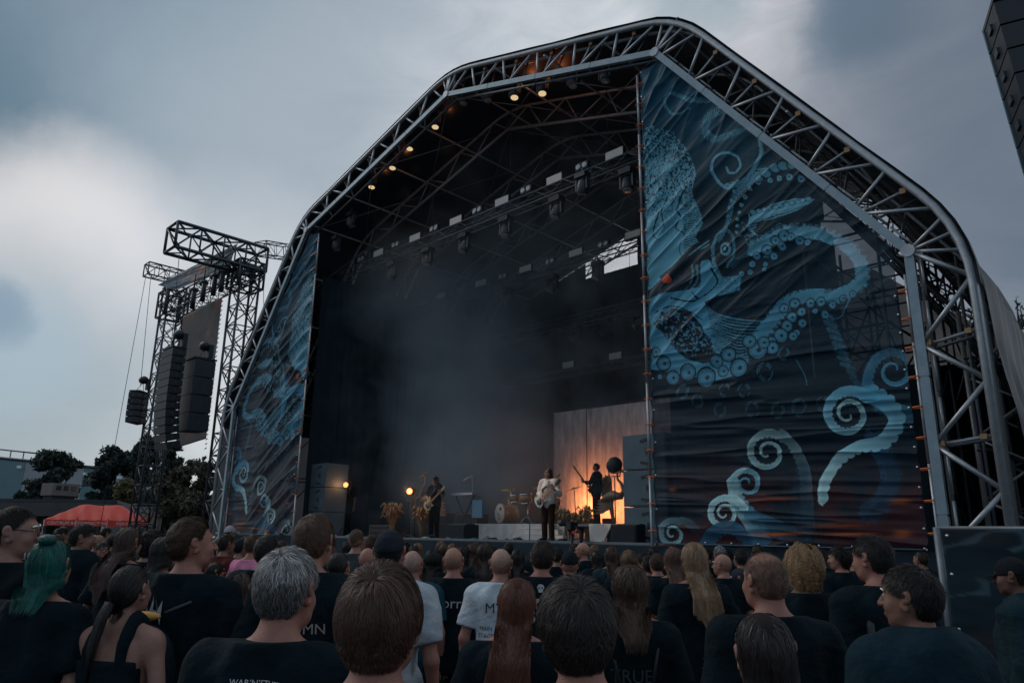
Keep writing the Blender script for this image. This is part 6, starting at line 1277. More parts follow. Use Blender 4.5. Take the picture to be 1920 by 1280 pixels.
def crowd(key, cx, top, w, label, dyaw=0., wr=None, view=None, **k):
    """stand a person so that the top of the head shows at photo pixel (cx, top) with head width w"""
    d = ray(cx, top+w*.02); h_ = k.get('hair')
    H0 = 1.80 if h_ in ('mop', 'messy', 'quiff', 'curly', 'grey', 'blondcurl') else 1.79
    if wr is None: wr = {'mop': .192, 'messy': .205, 'curly': .21, 'blondcurl': .215, 'long': .182, 'longwavy': .195, 'shoulder': .20, 'longcurly': .21, 'bob': .182, 'ring': .172, None: .170, 'balding': .176, 'buzz': .172, 'crop': .176, 'grey': .190}.get(h_, .182)+(.035 if abs(k.get('hy', 0)) > .6 or (view is not None and 40 < abs(view) < 140) else 0)
    hsh = (len(key)*7+int(cx)) % 5
    if w > 30: k.setdefault('hr', (-.09, 0, .08, 0, -.04)[hsh] if w > 40 else (-.06, 0, .06, 0, 0)[hsh]); k.setdefault('hp', (0, -.10, 0, .06, 0)[hsh])
    sc = .97
    for _ in range(6): z = wr*sc*FPX/w; P = EYE+d*(z/FPX); sc = min(1.12, max(.86, P[2]/H0))
    if P[2]/H0 > 1.12 or P[2]/H0 < .86: print('HEIGHT', key, round(P[2], 2), round(z, 2))
    v = STAGE_LOOK-P[:2]; ang = math.atan2(v[1], v[0])-math.pi/2+dyaw
    if view is not None: a = math.atan2(P[1], P[0])-math.pi/2; ang = a-math.radians(view)
    return person(key, (P[0], P[1], P[2]-H0*sc), ang, sc, label, **k)
# ---------------------------------------------------------------- musicians and crew
BLK = (.012, .010, .010); DKB = (.024, .015, .011); BRN = (.060, .032, .020); LBR = (.13, .068, .036); BLO = (.36, .22, .12); RED_ = (.11, .040, .022)
def face(dx, dy): return math.atan2(dy, dx)-math.pi/2
def on_stage(key, px_, y, z0, top_px, d, label, **k):
    p = atY(px_, 950, y); tp = atY(px_, top_px, y)[2]; sc = (tp-z0)/1.79; print(key, 'height', round(tp-z0, 2)); return person(key, (p[0], y, z0), face(*d), sc, label, **k)
G = 'musicians and crew on stage'
singer, ss = on_stage('singer', 1028, 14.2, DZ+.01, 877, (.15, -1), 'person singing at centre stage in a cream shirt, playing a pale guitar', pose='guitar', hy=-.12, hp=.05, skin='pink', hair='longwavy', hcol=(.05, .022, .014), hn=2200, hw=1.5, shirt='rolled', scol=(.55, .49, .44), beard=(.06, .025, .014), group=G, tcol=(.003, .010, .015))
bassist, bs = on_stage('bassist', 1119, 17.2, 2.12, 868, (-1, -.35), 'person in black playing bass before the glowing backdrop panel', pose='bass', hy=.1, skin='tan', hair='short', hcol=BLK, hn=900, hw=2, shirt='rolled', scol=(.012, .018, .026), group=G)
guit, gs = on_stage('guitarist', 815, 14.5, DZ+.01, 892, (.2, -1), 'person with long dark hair and cream guitar at stage left, head bowed', pose='guitar2', hy=-.4, hp=-.15, skin='fair', hair='longwavy', hcol=BLK, hn=1800, hw=1.6, shirt='tee', scol=(.010, .012, .016), group=G, beard=BLK)
crew, cs = on_stage('crew', 650, 15.6, DZ+.01, 898, (.5, -1), 'person in black standing in the dark beside the left speaker stack', pose='down', skin='tan', hair='long', hcol=BLK, hn=700, hw=2, group=G)
def guitar(pt, c, n, label, col, headcol, Lb=.36, neck=.50, shape='sg', strapcol='black_paint'):
    t = empty('electric_guitar', pt.location, label, 'guitar', 'guitars played on stage', rz=pt.rotation_euler.z); t.scale = pt.scale
    n = np.array(n, float); n /= np.linalg.norm(n); f = np.array([0, 1., 0]); f = f-n*(f@n); f /= np.linalg.norm(f); u = np.cross(f, n); c = np.array(c, float); M = np.array([n, u, f])
    if shape == 'sg': pl = [(-.20, .0), (-.19, .09), (-.12, .155), (-.02, .13), (.03, .10), (.10, .125), (.19, .15), (.17, .10), (.10, .035), (.10, -.035), (.15, -.09), (.15, -.13), (.08, -.12), (.02, -.10), (-.03, -.13), (-.12, -.155), (-.19, -.09)]
    else: pl = [(-.22, 0), (-.20, .10), (-.11, .15), (-.01, .11), (.06, .12), (.17, .16), (.20, .13), (.12, .04), (.10, -.04), (.13, -.12), (.10, -.15), (.0, -.11), (-.10, -.16), (-.20, -.11)]
    W3 = lambda a, b, h: c+M.T@np.array([a, b, h]); body = MB().prism([W3(a*Lb/.40, b, -.02) for a, b in pl][::-1], f*.042).build('guitar_body', mat('guitar_'+col[0], col[1], .25, 0, .06, 10, coat=.6), t, world=False)
    nk = MB(); R = M.T; nk.box(W3(.10+neck/2, 0, .012), (neck, .05, .022), R); nk.build('neck', mat('maple_neck', (.38, .2, .09), .4), t, world=False)
    MB().prism([W3(.10+neck, -.03, .0), W3(.10+neck, .03, .0), W3(.28+neck, .05, .0), W3(.30+neck, -.01, .0), W3(.22+neck, -.045, .0)], f*.02).build('headstock', mat('headstock_'+col[0], headcol, .3), t, world=False)
    MB().prism([W3(-.12, .05, .024), W3(.08, .03, .024), W3(.09, -.04, .024), W3(-.06, -.11, .024), W3(-.14, -.04, .024)], f*.004).build('scratch_plate', BLACK(), body, world=False)
    for a in (-.03, .05): MB().box(W3(a, 0, .032), (.035, .075, .014), R).build('pickup', CHROME(), body, world=False)
    MB().box(W3(-.10, 0, .03), (.02, .08, .014), R).build('bridge', CHROME(), body, world=False)
    for k in range(4): MB().lathe(W3(-.13+.03*k, -.10+.01*k, .024), [(.010, 0), (.009, .012)], f, 8).build('knob', BLACK(), body, world=False)
    e1 = W3(-.2*Lb/.4, 0, -.01); e2 = W3(.16, .10, -.01)
    st = [e1, e1+[.06, -.10, .02], (.17, -.14, 1.15), (.02, -.145, 1.33), (-.07, -.10, 1.47), (-.085, -.01, 1.535), (-.07, .09, 1.45), (-.05, .15, 1.33), e2+[.02, .02, .06], e2]
    P = []; st = [np.array(q, float) for q in st]
    ss_ = MB(); 
    for a, b in zip(st[:-1], st[1:]):
        d = b-a; w_ = np.cross(d, [0, 1, 0] if abs(d[2]) > .05 else [1, 0, 0]); w_ /= np.linalg.norm(w_)+1e-9; w_ = w_*.028 if abs(d[1]) < .2 else w_*.02; ss_.add([a-w_, a+w_, b+w_, b-w_], [(0, 1, 2, 3)])
    so_ = ss_.build('strap', BLACK(), t, world=False); so_.modifiers.new('thickness', 'SOLIDIFY').thickness = .006
    return t
guitar(singer, (.10, .185, 1.00), (-.86, .12, .62), 'cream electric guitar with black scratch plate held by the singer', ('cream', (.66, .58, .50)), (.02, .02, .02))
guitar(guit, (.06, .19, .98), (-.80, .10, .60), 'yellowish cream electric guitar held by the left guitarist', ('butter', (.62, .47, .27)), (.5, .33, .18), shape='jag')
guitar(bassist, (.06, .17, .98), (-.55, .50, .85), 'dark red bass guitar held upright by the bassist', ('sunburst', (.14, .03, .02)), (.5, .3, .2), Lb=.42, neck=.66, shape='jag')
# ---------------------------------------------------------------- the crowd
GC = 'crowd watching the concert'
TEE = (.003, .0105, .0155); TEE2 = (.005, .014, .019); TEE3 = (.003, .0075, .011)
C_ = lambda *a, **k: crowd(*a, group=k.pop('group', GC), **k)
# nearest row
gm, gms = C_('grey_man', 540, 1019, 118, 'person with thick swept grey hair and black tee, small print under the collar', hair='grey', hcol=(.15, .145, .145), hn=9000, hw=.8, hero=True, heavy=.35, skin='pink', seed=1, base='thick', basecol=(.05, .05, .052), hy=-.12)
back_text(gm, gms, ['WAR’N’STUFF'], 1.44, .022, (.6, .6, .6), .0, slant=-.05)
bm, bms = C_('brown_mop', 720, 1045, 163, 'person with brown bowl-cut hair, the big head left of centre', hair='mop', hcol=(.085, .042, .028), hn=10000, hw=.75, hero=True, skin='pink', seed=2, base='thick', basecol=(.03, .016, .012), heavy=-.2, scol=(.010, .022, .034))
dm, dms = C_('dark_messy', 1090, 1072, 158, 'person with tousled near-black hair, large head at the bottom right of centre', hair='messy', hcol=(.028, .020, .019), hn=9500, hw=.85, hero=True, skin='pink', seed=3, base='thick', basecol=(.012, .010, .010), heavy=-.1)
C_('dark_straight', 1434, 1142, 112, 'person with very straight long black hair in the bottom right foreground', fem=True, hair='long', hcol=(.022, .016, .016), hn=5000, hw=1.0, hero=True, seed=1, base='thick', skin='fair')
gb, gbs = C_('grey_beard', 1704, 1057, 106, 'person with grey beard and dark jacket with white sleeve stripes at lower right', hair='short', hcol=BLK, hn=6000, hw=1.0, hero=True, heavy=.5, hy=.75, beard=(.22, .21, .21), shirt='hoodie', scol=(.008, .024, .036), seed=2, base='thick', skin='tan')
C_('far_left', 36, 946, 84, 'tall person with cropped dark hair and glasses at the left edge, turned right', hair='crop', hcol=BLK, hn=5000, hero=True, hy=-1.0, glasses=True, scol=TEE3, heavy=.4, seed=0, skin='fair')
qm, qms = C_('quiff', 368, 968, 82, 'person with brown quiff, faded sides and grey beard, black tee with white flame print', hair='quiff', hcol=(.07, .04, .027), hn=6000, hero=True, hy=-.75, beard=(.10, .085, .08), heavy=.6, skin='pink', seed=1, base='mid', basecol=(.10, .055, .042))
back_shape(qm, qms, [[(-.10+.014*i+.010*math.sin(i*2.2), 1.375), (-.10+.014*i+.020*math.sin(i*1.3), 1.40+.045*((i*5) % 3)/2), (-.088+.014*i, 1.36-.045*((i*7) % 4)/3)] for i in range(6)]+[[(-.095, 1.37), (-.07, 1.385), (-.04, 1.375), (-.05, 1.345), (-.07, 1.33), (-.085, 1.345)]], (.34, .37, .38))
C_('ponytail', 252, 1056, 70, 'person with black hair in a low ponytail and dark tank top, bare shoulders', fem=True, hair='tied', hcol=BLK, hn=4500, hero=True, shirt='tank', skin='fair', seed=2, base='thick', basecol=BLK, heavy=-.1)
C_('green_hair', 104, 1008, 72, 'person with green hair tied up with pale butterfly clips', fem=True, hair='bob', hcol=(.005, .085, .07), hn=4500, seed=1, base='thick', basecol=(.005, .05, .042), hy=.25, skin='fair', heavy=.5)
tb, tbs = C_('tall_brown', 591, 962, 74, 'tall person with tousled brown hair and long neck, black tour tee with thin lettering', hair='short', hcol=(.10, .052, .034), hn=6500, hero=True, heavy=-.3, seed=3, skin='pink', base='thick', basecol=(.06, .03, .02))
back_text(tb, tbs, [('AUTUMN', .060), ('', .05), ('LONDON', .024), ('', .03), ('PARIS', .022), ('', .03), ('BRISTOL', .022), ('', .03), ('BERLIN', .022), ('', .03), ('MUNICH', .022), ('', .03), ('AMSTERDAM', .022)], 1.31, .04, (.34, .28, .25), .01)
rr_ = random.Random(4); back_shape(tb, tbs, [[(-.13+rr_.random()*.26, z), (-.13+rr_.random()*.26, z+.02), (-.13+rr_.random()*.26, z-.05)] for z in [1.17-.02*i for i in range(14)]], (.02, .055, .09), name='shirt_artwork')
C_('cap_man', 735, 992, 62, 'person in a plain black cap and white tee with a dark shoulder strap', hair='crop', hcol=BLK, hn=1200, hat=((.018, .022, .032), math.pi/2), scol=(.42, .46, .50), seed=1, skin='pink', heavy=.15, wr=.182)
rb, rbs = C_('red_long', 966, 1078, 74, 'person with long reddish brown hair over a black tee with orange lettering', fem=True, hair='long', hcol=(.12, .045, .028), hn=6000, hero=True, seed=3, base='thick', basecol=(.06, .025, .017), heavy=.1, skin='pink')
back_text(rb, rbs, [('Demonic', .060), ('Resurrection', .044), ('NE SINGH', .038), ('TOUR 2025', .024), ('LONDON  OSLO  PARIS', .018), ('ROTTERDAM  BERLIN', .018), ('PRAGUE  VIENNA', .018)], 1.13, .03, (.42, .20, .07), .10)
back_text(rb, rbs, [('XXV', .04)], 1.12, .03, (.42, .20, .07), .23); back_shape(rb, rbs, [[(.06, 1.20), (.10, 1.215), (.14, 1.20), (.12, 1.19), (.10, 1.20), (.08, 1.18)]], (.42, .20, .07))
wv_, wvs = C_('wavy', 1180, 1054, 72, 'person with wavy brown shoulder-length hair and a teal drawstring bag on the back', fem=True, hair='shoulder', hcol=(.075, .042, .030), hn=5000, hero=True, seed=0, base='thick', basecol=(.04, .024, .018), heavy=.25)
back_text(wv_, wvs, [('TRUE', .085), ('TORTURE', .04)], 1.27, .05, (.035, .06, .075), -.02)
bl, bls = C_('blonde', 1303, 1013, 50, 'person with long straight blonde hair over a black tee with a blue star drawing', fem=True, hair='long', hcol=(.27, .165, .10), hn=5500, hw=1.1, hero=True, seed=2, base='thick', basecol=(.16, .09, .055), heavy=.1)
star = [(.07*math.cos(a)*(1 if i % 2 == 0 else .28)+.02, 1.03+.085*math.sin(a)*(1 if i % 2 == 0 else .28)) for i, a in enumerate([math.pi/2+k*math.pi/7*1.0 for k in range(14)])]
back_shape(bl, bls, [[star[i], star[(i+1) % 14], (star[i][0]*.93+.0014, (star[i][1]-1.03)*.90+1.03)] for i in range(14)]+[star], (.015, .07, .11)); back_text(bl, bls, [('KATOWICE', .02), ('WROCLAW  LODZ', .02), ('POZNAN  RZESZOW', .02), ('GDANSK  LUBLIN', .02)], .92, .02, (.22, .25, .27), .0)
bd_, bds = C_('balding', 1436, 1031, 78, 'heavy-set person with thinning cropped hair and grey stubble, black tee with white block letters', hair='balding', hcol=(.16, .09, .065), hn=5000, hero=True, heavy=.8, skin='pink', base='thin', basecol=(.30, .165, .12), hy=.35, beard=(.2, .17, .16), seed=1)
back_text(bd_, bds, [('RA', .13)], 1.20, .1, (.42, .46, .48), .17, sx=.8)
cu_, cus = C_('curly_blond', 1500, 1021, 68, 'person with a mass of curly blond hair and black tee with gothic lettering', hair='blondcurl', hcol=(.33, .20, .10), hn=6000, hero=True, heavy=.6, seed=3, base='thick', basecol=(.12, .07, .04), hw=1.1)
back_text(cu_, cus, [('ACT OF GOD', .055), ('REVENGE', .05)], 1.33, .05, (.11, .12, .13), .08); back_text(cu_, cus, [('MOSCOW  TOKYO', .02)]*9, 1.20, .02, (.05, .06, .065), .08)
C_('tall_right', 1636, 1002, 64, 'tall person with short black hair and a backpack strap, right of the curly blond one', hair='short', hcol=BLK, hn=4500, hero=True, hy=.5, seed=0, base='thick', heavy=0, skin='pink')
# middle distance
C_('dark_beard', 156, 981, 46, 'person with thick dark hair, beard and black hoodie behind the green-haired one', hair='short', hcol=BLK, beard=BLK, hn=2500, shirt='hoodie', hy=-.75, seed=2, base='thick')
C_('long_left', 243, 985, 44, 'person with very long brown hair falling left, by the foot of the speaker tower', fem=True, hair='long', hcol=(.055, .03, .024), hn=3000, hw=1.4, seed=1, base='thick')
C_('curly_left', 286, 994, 44, 'person with dark curly hair between the long-haired one and the quiff', hair='curly', hcol=BLK, hn=2200, hw=1.3, seed=2, base='thick')
C_('bob_left', 310, 1003, 46, 'person with a black bob and pale collar just left of the quiff', fem=True, hair='bob', hcol=BLK, hn=2500, seed=0, base='thick', heavy=-.1, scol=(.05, .055, .06))
C_('face_left', 194, 1013, 26, 'person with tousled hair and glasses looking back towards the camera on the left', view=165, hair='messy', hcol=DKB, hn=1200, hw=2, seed=1, base='thick', glasses=True, skin='pink', hy=.01, hero='face', scol=TEE2)
C_('bald_left', 187, 1001, 21, 'person with shaved head far back behind the dark-bearded one', hair='ring', hcol=DKB, base='thin', basecol=(.3, .17, .12), hn=300, hw=2)
C_('white_collar', 201, 988, 22, 'person far back with tilted black hair and white shirt under the red tent', hair='short', hcol=BLK, hn=500, hw=3, scol=(.45, .47, .5), view=70, base='thick')
C_('far_a', 119, 987, 24, 'person far back with dark hair just under the tent lettering, left one', hair='short', hcol=BLK, hn=500, hw=3, base='thick'); C_('far_b', 110, 1000, 30, 'person with brown hair and dark cap peeking over the green hair', hair='crop', hcol=BRN, hn=500, hw=3, base='thick')
C_('far_c', 216, 1000, 26, 'person with short hair and brown face side-on beside the long-haired one', hair='short', hcol=BLK, hn=600, hw=3, view=60, base='thick'); C_('far_d', 90, 1002, 20, 'person far back at the left with an arm up holding a phone', hair='short', hcol=BLK, hn=500, hw=3, pose='phone', base='thick', skin='fair')
C_('profile_glasses', 408, 1052, 32, 'person in profile facing right with glasses beside the grey hair', fem=True, view=80, hair='bob', hcol=DKB, hn=1800, hw=1.5, glasses=True, base='thick', skin='pink', hero='face')
C_('red_shirt', 426, 1000, 34, 'person in a dark red tee looking right, behind the bearded quiff', hair='short', hcol=DKB, hn=1600, hw=1.5, view=55, scol=(.085, .018, .016), skin='tan', base='thick')
C_('black_cap_far', 452, 1010, 24, 'person in a small black cap left of the pink shirt', hair='crop', hcol=BLK, hn=400, hw=2.5, hat=((.014, .016, .02), math.pi/2), skin='fair')
C_('pink_shirt', 476, 1001, 30, 'person in a pink tee with short brown hair near the left banner', fem=True, hair='short', hcol=(.08, .04, .026), hn=1600, hw=1.6, scol=(.62, .22, .34), skin='pink', base='thick')
C_('pale_cap', 433, 985, 18, 'person in a white-topped cap far back below the left banner', hair='crop', hcol=BLK, hn=300, hw=3, hat=((.35, .36, .38), math.pi/2))
C_('hands_up', 462, 1004, 20, 'person raising a hand beneath the left banner', hair='short', hcol=BLK, hn=400, hw=3, pose='up', skin='fair', base='thick')
C_('dark_short', 503, 1003, 44, 'person with thick dark hair between the pink shirt and the grey hair', hair='short', hcol=BLK, hn=2500, seed=1, base='thick')
lb_, lbs = C_('long_under_cap', 452, 1068, 56, 'person in a black beanie with long brown hair over a pale tee', fem=True, hair='longwavy', hcol=(.065, .035, .028), hn=3000, hw=1.3, hat=((.010, .014, .020), None), scol=(.30, .32, .35), seed=1)
C_('ears', 672, 990, 31, 'person with shaved sides and dark grey tee behind the studded wristband', hair='crop', hcol=DKB, hn=1200, hw=1.5, base='thin', basecol=(.12, .07, .05), scol=(.045, .055, .06), skin='pink')
C_('studs', 640, 1032, 42, 'person holding up a phone with a studded wristband on the forearm', fem=True, pose='phone', hair='tied', hcol=BLK, hn=1500, hw=1.5, base='thick', skin='pink', scol=(.03, .04, .05))
C_('curly_mid', 700, 1003, 32, 'person with short brown curls left of the black cap', hair='curly', hcol=BRN, hn=1200, hw=1.8, base='thick'); C_('bald_mid', 690, 1024, 32, 'bald person half hidden by the bowl of brown hair', hair=None, skin='pink')
C_('bald_teal', 777, 1029, 38, 'bald greying person in a dark teal tee right of the black cap', hair='ring', hcol=(.2, .18, .17), base='thin', basecol=(.38, .24, .19), hn=700, hw=1.2, scol=(.012, .055, .085), skin='pink', heavy=.3)
C_('frizz', 814, 1029, 34, 'person with long frizzy black hair left of the gothic-lettered tee', hair='longcurly', hcol=BLK, hn=2200, hw=1.3, seed=2, base='thick')
ig, igs = C_('gothic', 853, 1023, 38, 'bald person in a black tee with pale gothic lettering across the shoulders', hair='ring', hcol=DKB, base='thin', basecol=(.36, .20, .14), hn=700, hw=1.2, skin='pink', heavy=.35)
back_text(ig, igs, [('Igorrr', .115)], 1.345, .1, (.45, .42, .42), .0, sx=1.05)
C_('bun', 834, 1017, 20, 'person far back with a brown bun near the monitor', fem=True, hair='tied', hcol=BRN, hn=400, hw=3, base='thick'); C_('blond_far', 785, 1016, 20, 'person far back with smooth dark blond hair', fem=True, hair='bob', hcol=LBR, hn=400, hw=3, base='thick')
C_('blond_beside', 846, 1040, 30, 'person with wavy blonde hair peeking out beside the gothic-lettered tee', fem=True, hair='longwavy', hcol=(.34, .22, .13), hn=1400, hw=1.8, base='thick')
C_('teal_far', 888, 1017, 24, 'person with wavy brown hair in a teal denim shirt below the drum riser', fem=True, hair='longwavy', hcol=BRN, hn=900, hw=2, scol=(.02, .07, .10), base='thick'); C_('longdark_mid', 911, 1016, 32, 'person with long wavy dark brown hair left of the white tee', hair='longwavy', hcol=(.04, .024, .02), hn=2200, hw=1.4, seed=3, base='thick')
wt, wts = C_('white_tee', 940, 1025, 42, 'bald person in a white tee with black prints and a thin crossbody strap', hair='ring', hcol=BRN, base='thin', basecol=(.40, .25, .20), hn=700, hw=1.2, scol=(.50, .55, .60), skin='pink', heavy=.25, hero=True)
back_text(wt, wts, [('MYSTIC', .10)], 1.36, .1, (.03, .035, .04), .07); back_text(wt, wts, [('MAIN', .04), ('STAGE', .04), ('', .03), ('LONDON', .035), ('GDANSK', .03), ('2025', .03), ('', .03), ('HEAVY', .035), ('METAL', .03), ('FEST', .03)], 1.22, .04, (.05, .055, .06), -.09)
C_('long_mid', 972, 1027, 28, 'person with long black hair right of the white tee', fem=True, hair='long', hcol=BLK, hn=1500, hw=1.8, base='thick')
sk_, sks = C_('skulls', 1015, 1012, 46, 'tall person with short dark hair, black tee printed with pale skulls at the shoulders', hair='short', hcol=DKB, hn=4000, base='thick', skin='pink', heavy=.1, seed=2)
def skull(x, z, s): return [[(x+s*a, z+s*b) for a, b in ((-.9, .3), (-.6, .9), (0, 1.1), (.6, .9), (.9, .3), (.6, -.1), (.5, -.8), (-.5, -.8), (-.6, -.1))]]
for x, z, s in ((-.13, 1.40, .05), (.13, 1.40, .05), (0, 1.34, .055), (-.08, 1.24, .05), (.09, 1.24, .05), (0, 1.46, .03)):
    back_shape(sk_, sks, skull(x, z, s), (.38, .40, .40)); back_shape(sk_, sks, [[(x+s*(e+.2*math.cos(q)), z+s*(.25+.24*math.sin(q))) for q in np.linspace(0, 6.28, 7)[:-1]] for e in (-.38, .38)]+[[(x-s*.1, z-.1*s), (x, z+.15*s), (x+s*.1, z-.1*s)]], (.015, .018, .02), name='skull_eyes')
C_('back_cap', 1068, 1032, 34, 'person in a backwards black cap with a shaved neck below the film camera', hair='buzz', hcol=DKB, hn=500, hw=1.5, base='thin', basecol=(.2, .12, .09), hat=((.010, .012, .016), math.pi/2), skin='pink')
C_('bald_beard', 1092, 1015, 27, 'bald bearded person in glasses facing left at the stage barrier', hair='ring', base='thin', basecol=(.4, .22, .16), hcol=BRN, hn=300, hw=2, beard=BRN, view=-75, skin='pink', glasses=True, hero='face')
C_('woman_jacket', 1147, 1022, 27, 'person with straight brown hair and dark denim jacket right of the bald bearded one', fem=True, hair='long', hcol=BRN, hn=1500, hw=1.8, scol=(.016, .034, .045), base='thick'); C_('blond_short', 1179, 1028, 34, 'person with short dark blond hair behind the wavy brown one', hair='mop', hcol=(.15, .085, .05), hn=1800, hw=1.6, base='thick')
C_('brow', 1216, 1040, 28, 'person shading the eyes with a raised bare arm', hair='short', hcol=BLK, hn=800, hw=2, pose='brow', skin='pink', base='thick'); C_('short_brown', 1231, 1036, 29, 'person with short brown hair and grey-sleeved black tee left of the long-haired pair', hair='short', hcol=BRN, hn=1500, hw=1.7, base='thick', skin='pink')
C_('long_pair', 1263, 1023, 40, 'person with long wavy brown hair beside the blonde one', fem=True, hair='longwavy', hcol=(.11, .055, .036), hn=3500, hw=1.2, seed=1, base='thick')
C_('ear_tunnel', 1354, 1036, 36, 'bald person with dark beard and ear tunnel, right of the blonde hair', hair='ring', hcol=DKB, base='thin', basecol=(.34, .19, .14), beard=DKB, hn=600, hw=1.5, hy=.75, glasses=True, skin='pink', heavy=.2)
C_('grey_far', 1348, 1021, 22, 'person far back with short grey hair under the right banner', hair='grey', hcol=(.12, .12, .12), hn=400, hw=2.5, base='thick'); C_('short_far', 1388, 1028, 27, 'person with short dark hair right of the bald one with the beard', hair='short', hcol=BLK, hn=900, hw=2, base='thick')
C_('bandana', 1387, 1064, 33, 'person in sunglasses and patterned headband facing left', fem=True, view=-80, hair='tied', hcol=RED_, hn=900, hw=1.6, glasses=True, hat=((.03, .035, .045), None), skin='pink', hero='face')
C_('phone_right', 1572, 1024, 42, 'person with dark wavy hair holding a small camera up at the right', hair='curly', hcol=BLK, hn=1800, hw=1.5, hy=.75, pose='phone', base='thick', skin='pink')
C_('guard', 1896, 1043, 60, 'person in a black cap and dark jacket at the right edge in profile facing left', view=-80, hair='crop', hcol=BLK, hn=1500, hat=((.010, .012, .016), math.pi/2), shirt='hoodie', scol=(.010, .028, .036), hero=True, skin='dark', heavy=.6, hy=0.01)
# filler heads between the rows, each one visible in the photo as a sliver
FILL = [(55, 1010, 26, 'short', BLK, 'left of the green hair'), (146, 1012, 22, 'short', DKB, 'under the dark-bearded one'), (345, 1012, 24, 'short', BLK, 'behind the quiff'), (530, 1012, 24, 'crop', BRN, 'right of the thick dark hair'), (560, 1018, 26, 'long', BLK, 'behind the grey hair'), (620, 1006, 20, 'short', DKB, 'between the tall brown and the shaved ones'), (655, 1012, 22, 'bob', BLK, 'by the studded wristband'), (760, 1014, 20, 'short', DKB, 'right of the black cap'), (870, 1022, 22, 'long', DKB, 'right of the gothic tee'), (925, 1022, 22, 'crop', BLK, 'behind the white tee'), (1045, 1026, 24, 'short', BLK, 'right of the skull tee'), (1120, 1030, 24, 'bob', BLK, 'left of the brown-haired jacket'), (1205, 1034, 22, 'short', DKB, 'behind the raised arm'), (1325, 1026, 20, 'short', BLK, 'behind the blonde hair'), (1420, 1030, 24, 'short', BLK, 'left of the thinning head'), (1535, 1028, 24, 'short', DKB, 'right of the curly blond'), (1598, 1030, 26, 'crop', BLK, 'between the camera holder and the tall one'), (1660, 1024, 26, 'short', DKB, 'right of the tall one'), (395, 1022, 24, 'long', BRN, 'right of the quiff beard')]
for i, (x, y, w_, h_, c_, l_) in enumerate(FILL): C_(f'fill{i}', x, y, w_, 'partly hidden person with dark hair '+l_, hair=h_, hcol=c_, hn=500, hw=2.6, base='thick', seed=i, heavy=.1*(i % 4))
r = random.Random(11)
for i in range(34):
    x = 60+i*50+r.uniform(-18, 18); y = 1004+.012*x+r.uniform(-2, 10); h_ = r.choice(['short', 'long', 'crop', 'bob', 'curly', 'tied', 'longwavy']); c_ = r.choice([BLK, DKB, BRN, DKB, LBR])
    if x > 1730: continue
    C_(f'back{i}', x, y, r.uniform(19, 25), ['partly hidden person far back near the stage barrier'][0], hair=h_, hcol=c_, hn=420, hw=3, base='thick', seed=i, fem=h_ in ('long', 'bob', 'longwavy'), heavy=.1*(i % 5), scol=r.choice([TEE, TEE2, TEE3, (.03, .04, .05), (.02, .02, .025)]), group='people packed near the stage barrier')
# ---------------------------------------------------------------- carried things
def carried(key, name, label, cat):
    p = PEOPLE[key][0]; t = empty(name, p.location, label, cat, rz=p.rotation_euler.z); t.scale = p.scale; return t
def bag(key, c, r, col, label, cat='backpack', seed=0, straps=((-.13, 1), (.13, 1))):
    t = carried(key, cat.replace(' ', '_'), label, cat); nu, nv = 26, 18; V = []
    for j in range(nv+1):
        ph = math.pi*j/nv
        for i in range(nu):
            th = 2*math.pi*i/nu; d = np.array([math.cos(th)*math.sin(ph), math.sin(th)*math.sin(ph), math.cos(ph)]); d = np.sign(d)*np.abs(d)**.7; k = 1+.05*math.sin(th*7+seed)*math.sin(ph*2+3*th); V.append(np.array(c)+d*np.array(r)*k*(1-.25*max(d[2], 0)))
    F = [(j*nu+i, (j+1)*nu+i, (j+1)*nu+(i+1) % nu, j*nu+(i+1) % nu) for j in range(nv) for i in range(nu)]; o = link('bag_body', npmesh('bag_body', V, F, True), CLOTHM(), t, False); o.color = (*col, 1)
    for x, s in straps: o = MB().path([(x*.5, c[1]+.02, c[2]+r[2]), (x*.9, -.13, 1.42), (x, -.02, 1.50), (x*1.05, .10, 1.38), (x*1.2, .09, 1.15), (x*1.3, -.06, c[2]-r[2]*.6)], .010, 5).build('strap', BLACK(), t, world=False)
    return t
t = bag('quiff', (-.03, -.27, 1.15), (.15, .12, .23), (.008, .018, .028), 'black drawstring backpack with yellow cloth at its mouth on the back of the quiff', seed=2)
MB().ball((-.03, -.28, 1.365), (.085, .055, .022), rotz(.1), 14, 8).build('yellow_cloth', mat('yellow_cloth', (.55, .28, .07), .8, 0, .3, 20, .4, 40), t, world=False)
t = bag('wavy', (.09, -.20, .98), (.13, .06, .19), (.010, .06, .09), 'teal drawstring bag with red and white logo on the wavy-haired back', 'drawstring bag', 1)
V, F = text_mesh('MY', .13); mb = MB(); mb.add([(.09+v[0], -.272, 1.02+v[1]) for v in V], F); mb.build('logo', mat('logo_white', (.6, .5, .5), .6), t, world=False)
for k in range(7): a = k*.9; MB().path([(.09+.09*math.cos(a+.1*q)*(.4+.1*q), -.272+.0*q, .88+.05*math.sin(a+.5*q)) for q in range(6)], .006, 4).build('printed_tentacle', mat('bag_print', (.03, .18, .24), .6), t, world=False)
for key, lab in (('white_tee', 'thin black crossbody strap over the white tee'), ('cap_man', 'dark crossbody strap over the white tee of the capped one')):
    t = carried(key, 'crossbody_strap', lab, 'bag strap'); MB().path([(-.09, .06, 1.50), (-.085, -.03, 1.515), (-.06, -.13, 1.40), (.03, -.15, 1.2), (.13, -.14, 1.0), (.19, -.10, .88)], .009, 6).build('strap', BLACK(), t, world=False)
t = carried('tall_right', 'shoulder_strap', 'wide black strap on the left shoulder of the tall one', 'bag strap'); MB().path([(-.13, .09, 1.40), (-.13, -.02, 1.49), (-.13, -.13, 1.36), (-.14, -.15, 1.1)], .022, 6).build('strap', BLACK(), t, world=False)
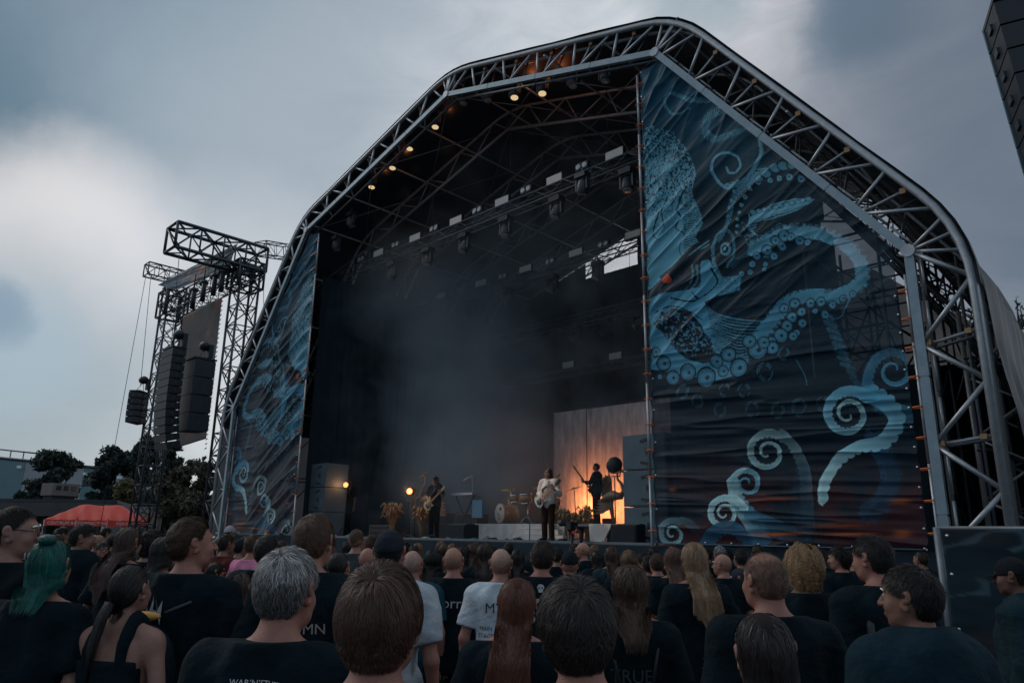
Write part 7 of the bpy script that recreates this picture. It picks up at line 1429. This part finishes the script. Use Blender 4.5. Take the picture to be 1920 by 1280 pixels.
for s in (-1, 1):
    o = MB()
    for q in range(3): o.path([(s*(.07+.0*q), -.06-.012*q, 1.53-.012*q), (s*.15, -.055-.014*q, 1.50-.012*q), (s*.225, -.035-.014*q, 1.44-.01*q), (s*.262, -.035-.014*q, 1.36), (s*.285, -.045-.014*q, 1.2)], .0045, 5)
    o.build('sleeve_stripe', mat('stripe_white', (.35, .42, .48), .7), gb, world=False)
MB().path([(-.06, -.125, 1.52), (0, -.145, 1.525), (.06, -.13, 1.52)], .012, 6).build('collar_panel', mat('stripe_white'), gb, world=False)
t = carried('studs', 'phone', 'black phone held up above the studded wristband', 'phone'); MB().box((.16, .34, 1.60), (.07, .01, .15)).build('case', BLACK(), t, world=False)
o = MB().lathe((.235, .275, 1.46), [(.036, 0), (.034, .06)], (-.1, .15, 1), 14).build('wristband', mat('red_black_band', (.10, .02, .02), .6), PEOPLE['studs'][0], world=False)
for j in range(3):
    for k in range(10): a = k*.628+j*.3; MB().ball((.235+.040*math.cos(a), .275+.040*math.sin(a), 1.472+.017*j), (.006, .006, .006), None, 6, 4).build('stud', CHROME(), o, world=False)
t = carried('phone_right', 'compact_camera', 'small black camera held by the dark-haired one at the right', 'camera'); MB().box((.17, .36, 1.60), (.11, .035, .07)).build('body', BLACK(), t, world=False)
for key, (xs) in (('green_hair', (-.055,)),):
    for x in xs:
        for s in (-1, 1): MB().ball((x+s*.011, -.092, 1.715), (.012, .003, .016), rotz(s*.9), 8, 6).build('butterfly_clip', mat('pale_clip', (.22, .25, .30), .4), PEOPLE[key][0], world=False).matrix_basis = PEOPLE[key][3]
MB().ball((.01, -.06, 1.785), (.045, .036, .026), None, 12, 8).build('hair_bun', mat('green_hair_bun', (.006, .07, .06), .5, 0, .4, 60, .6, 90), PEOPLE['green_hair'][0], world=False)
MB().path([(-.02, -.11, 1.62), (-.03, -.14, 1.55), (-.05, -.15, 1.42), (-.05, -.155, 1.28)], [.022, .026, .022, .006], 9).build('ponytail', mat('ponytail_hair', (.012, .010, .011), .4, 0, .5, 90, .8, 200, stretch=(1, 1, .05)), PEOPLE['ponytail'][0], world=False)
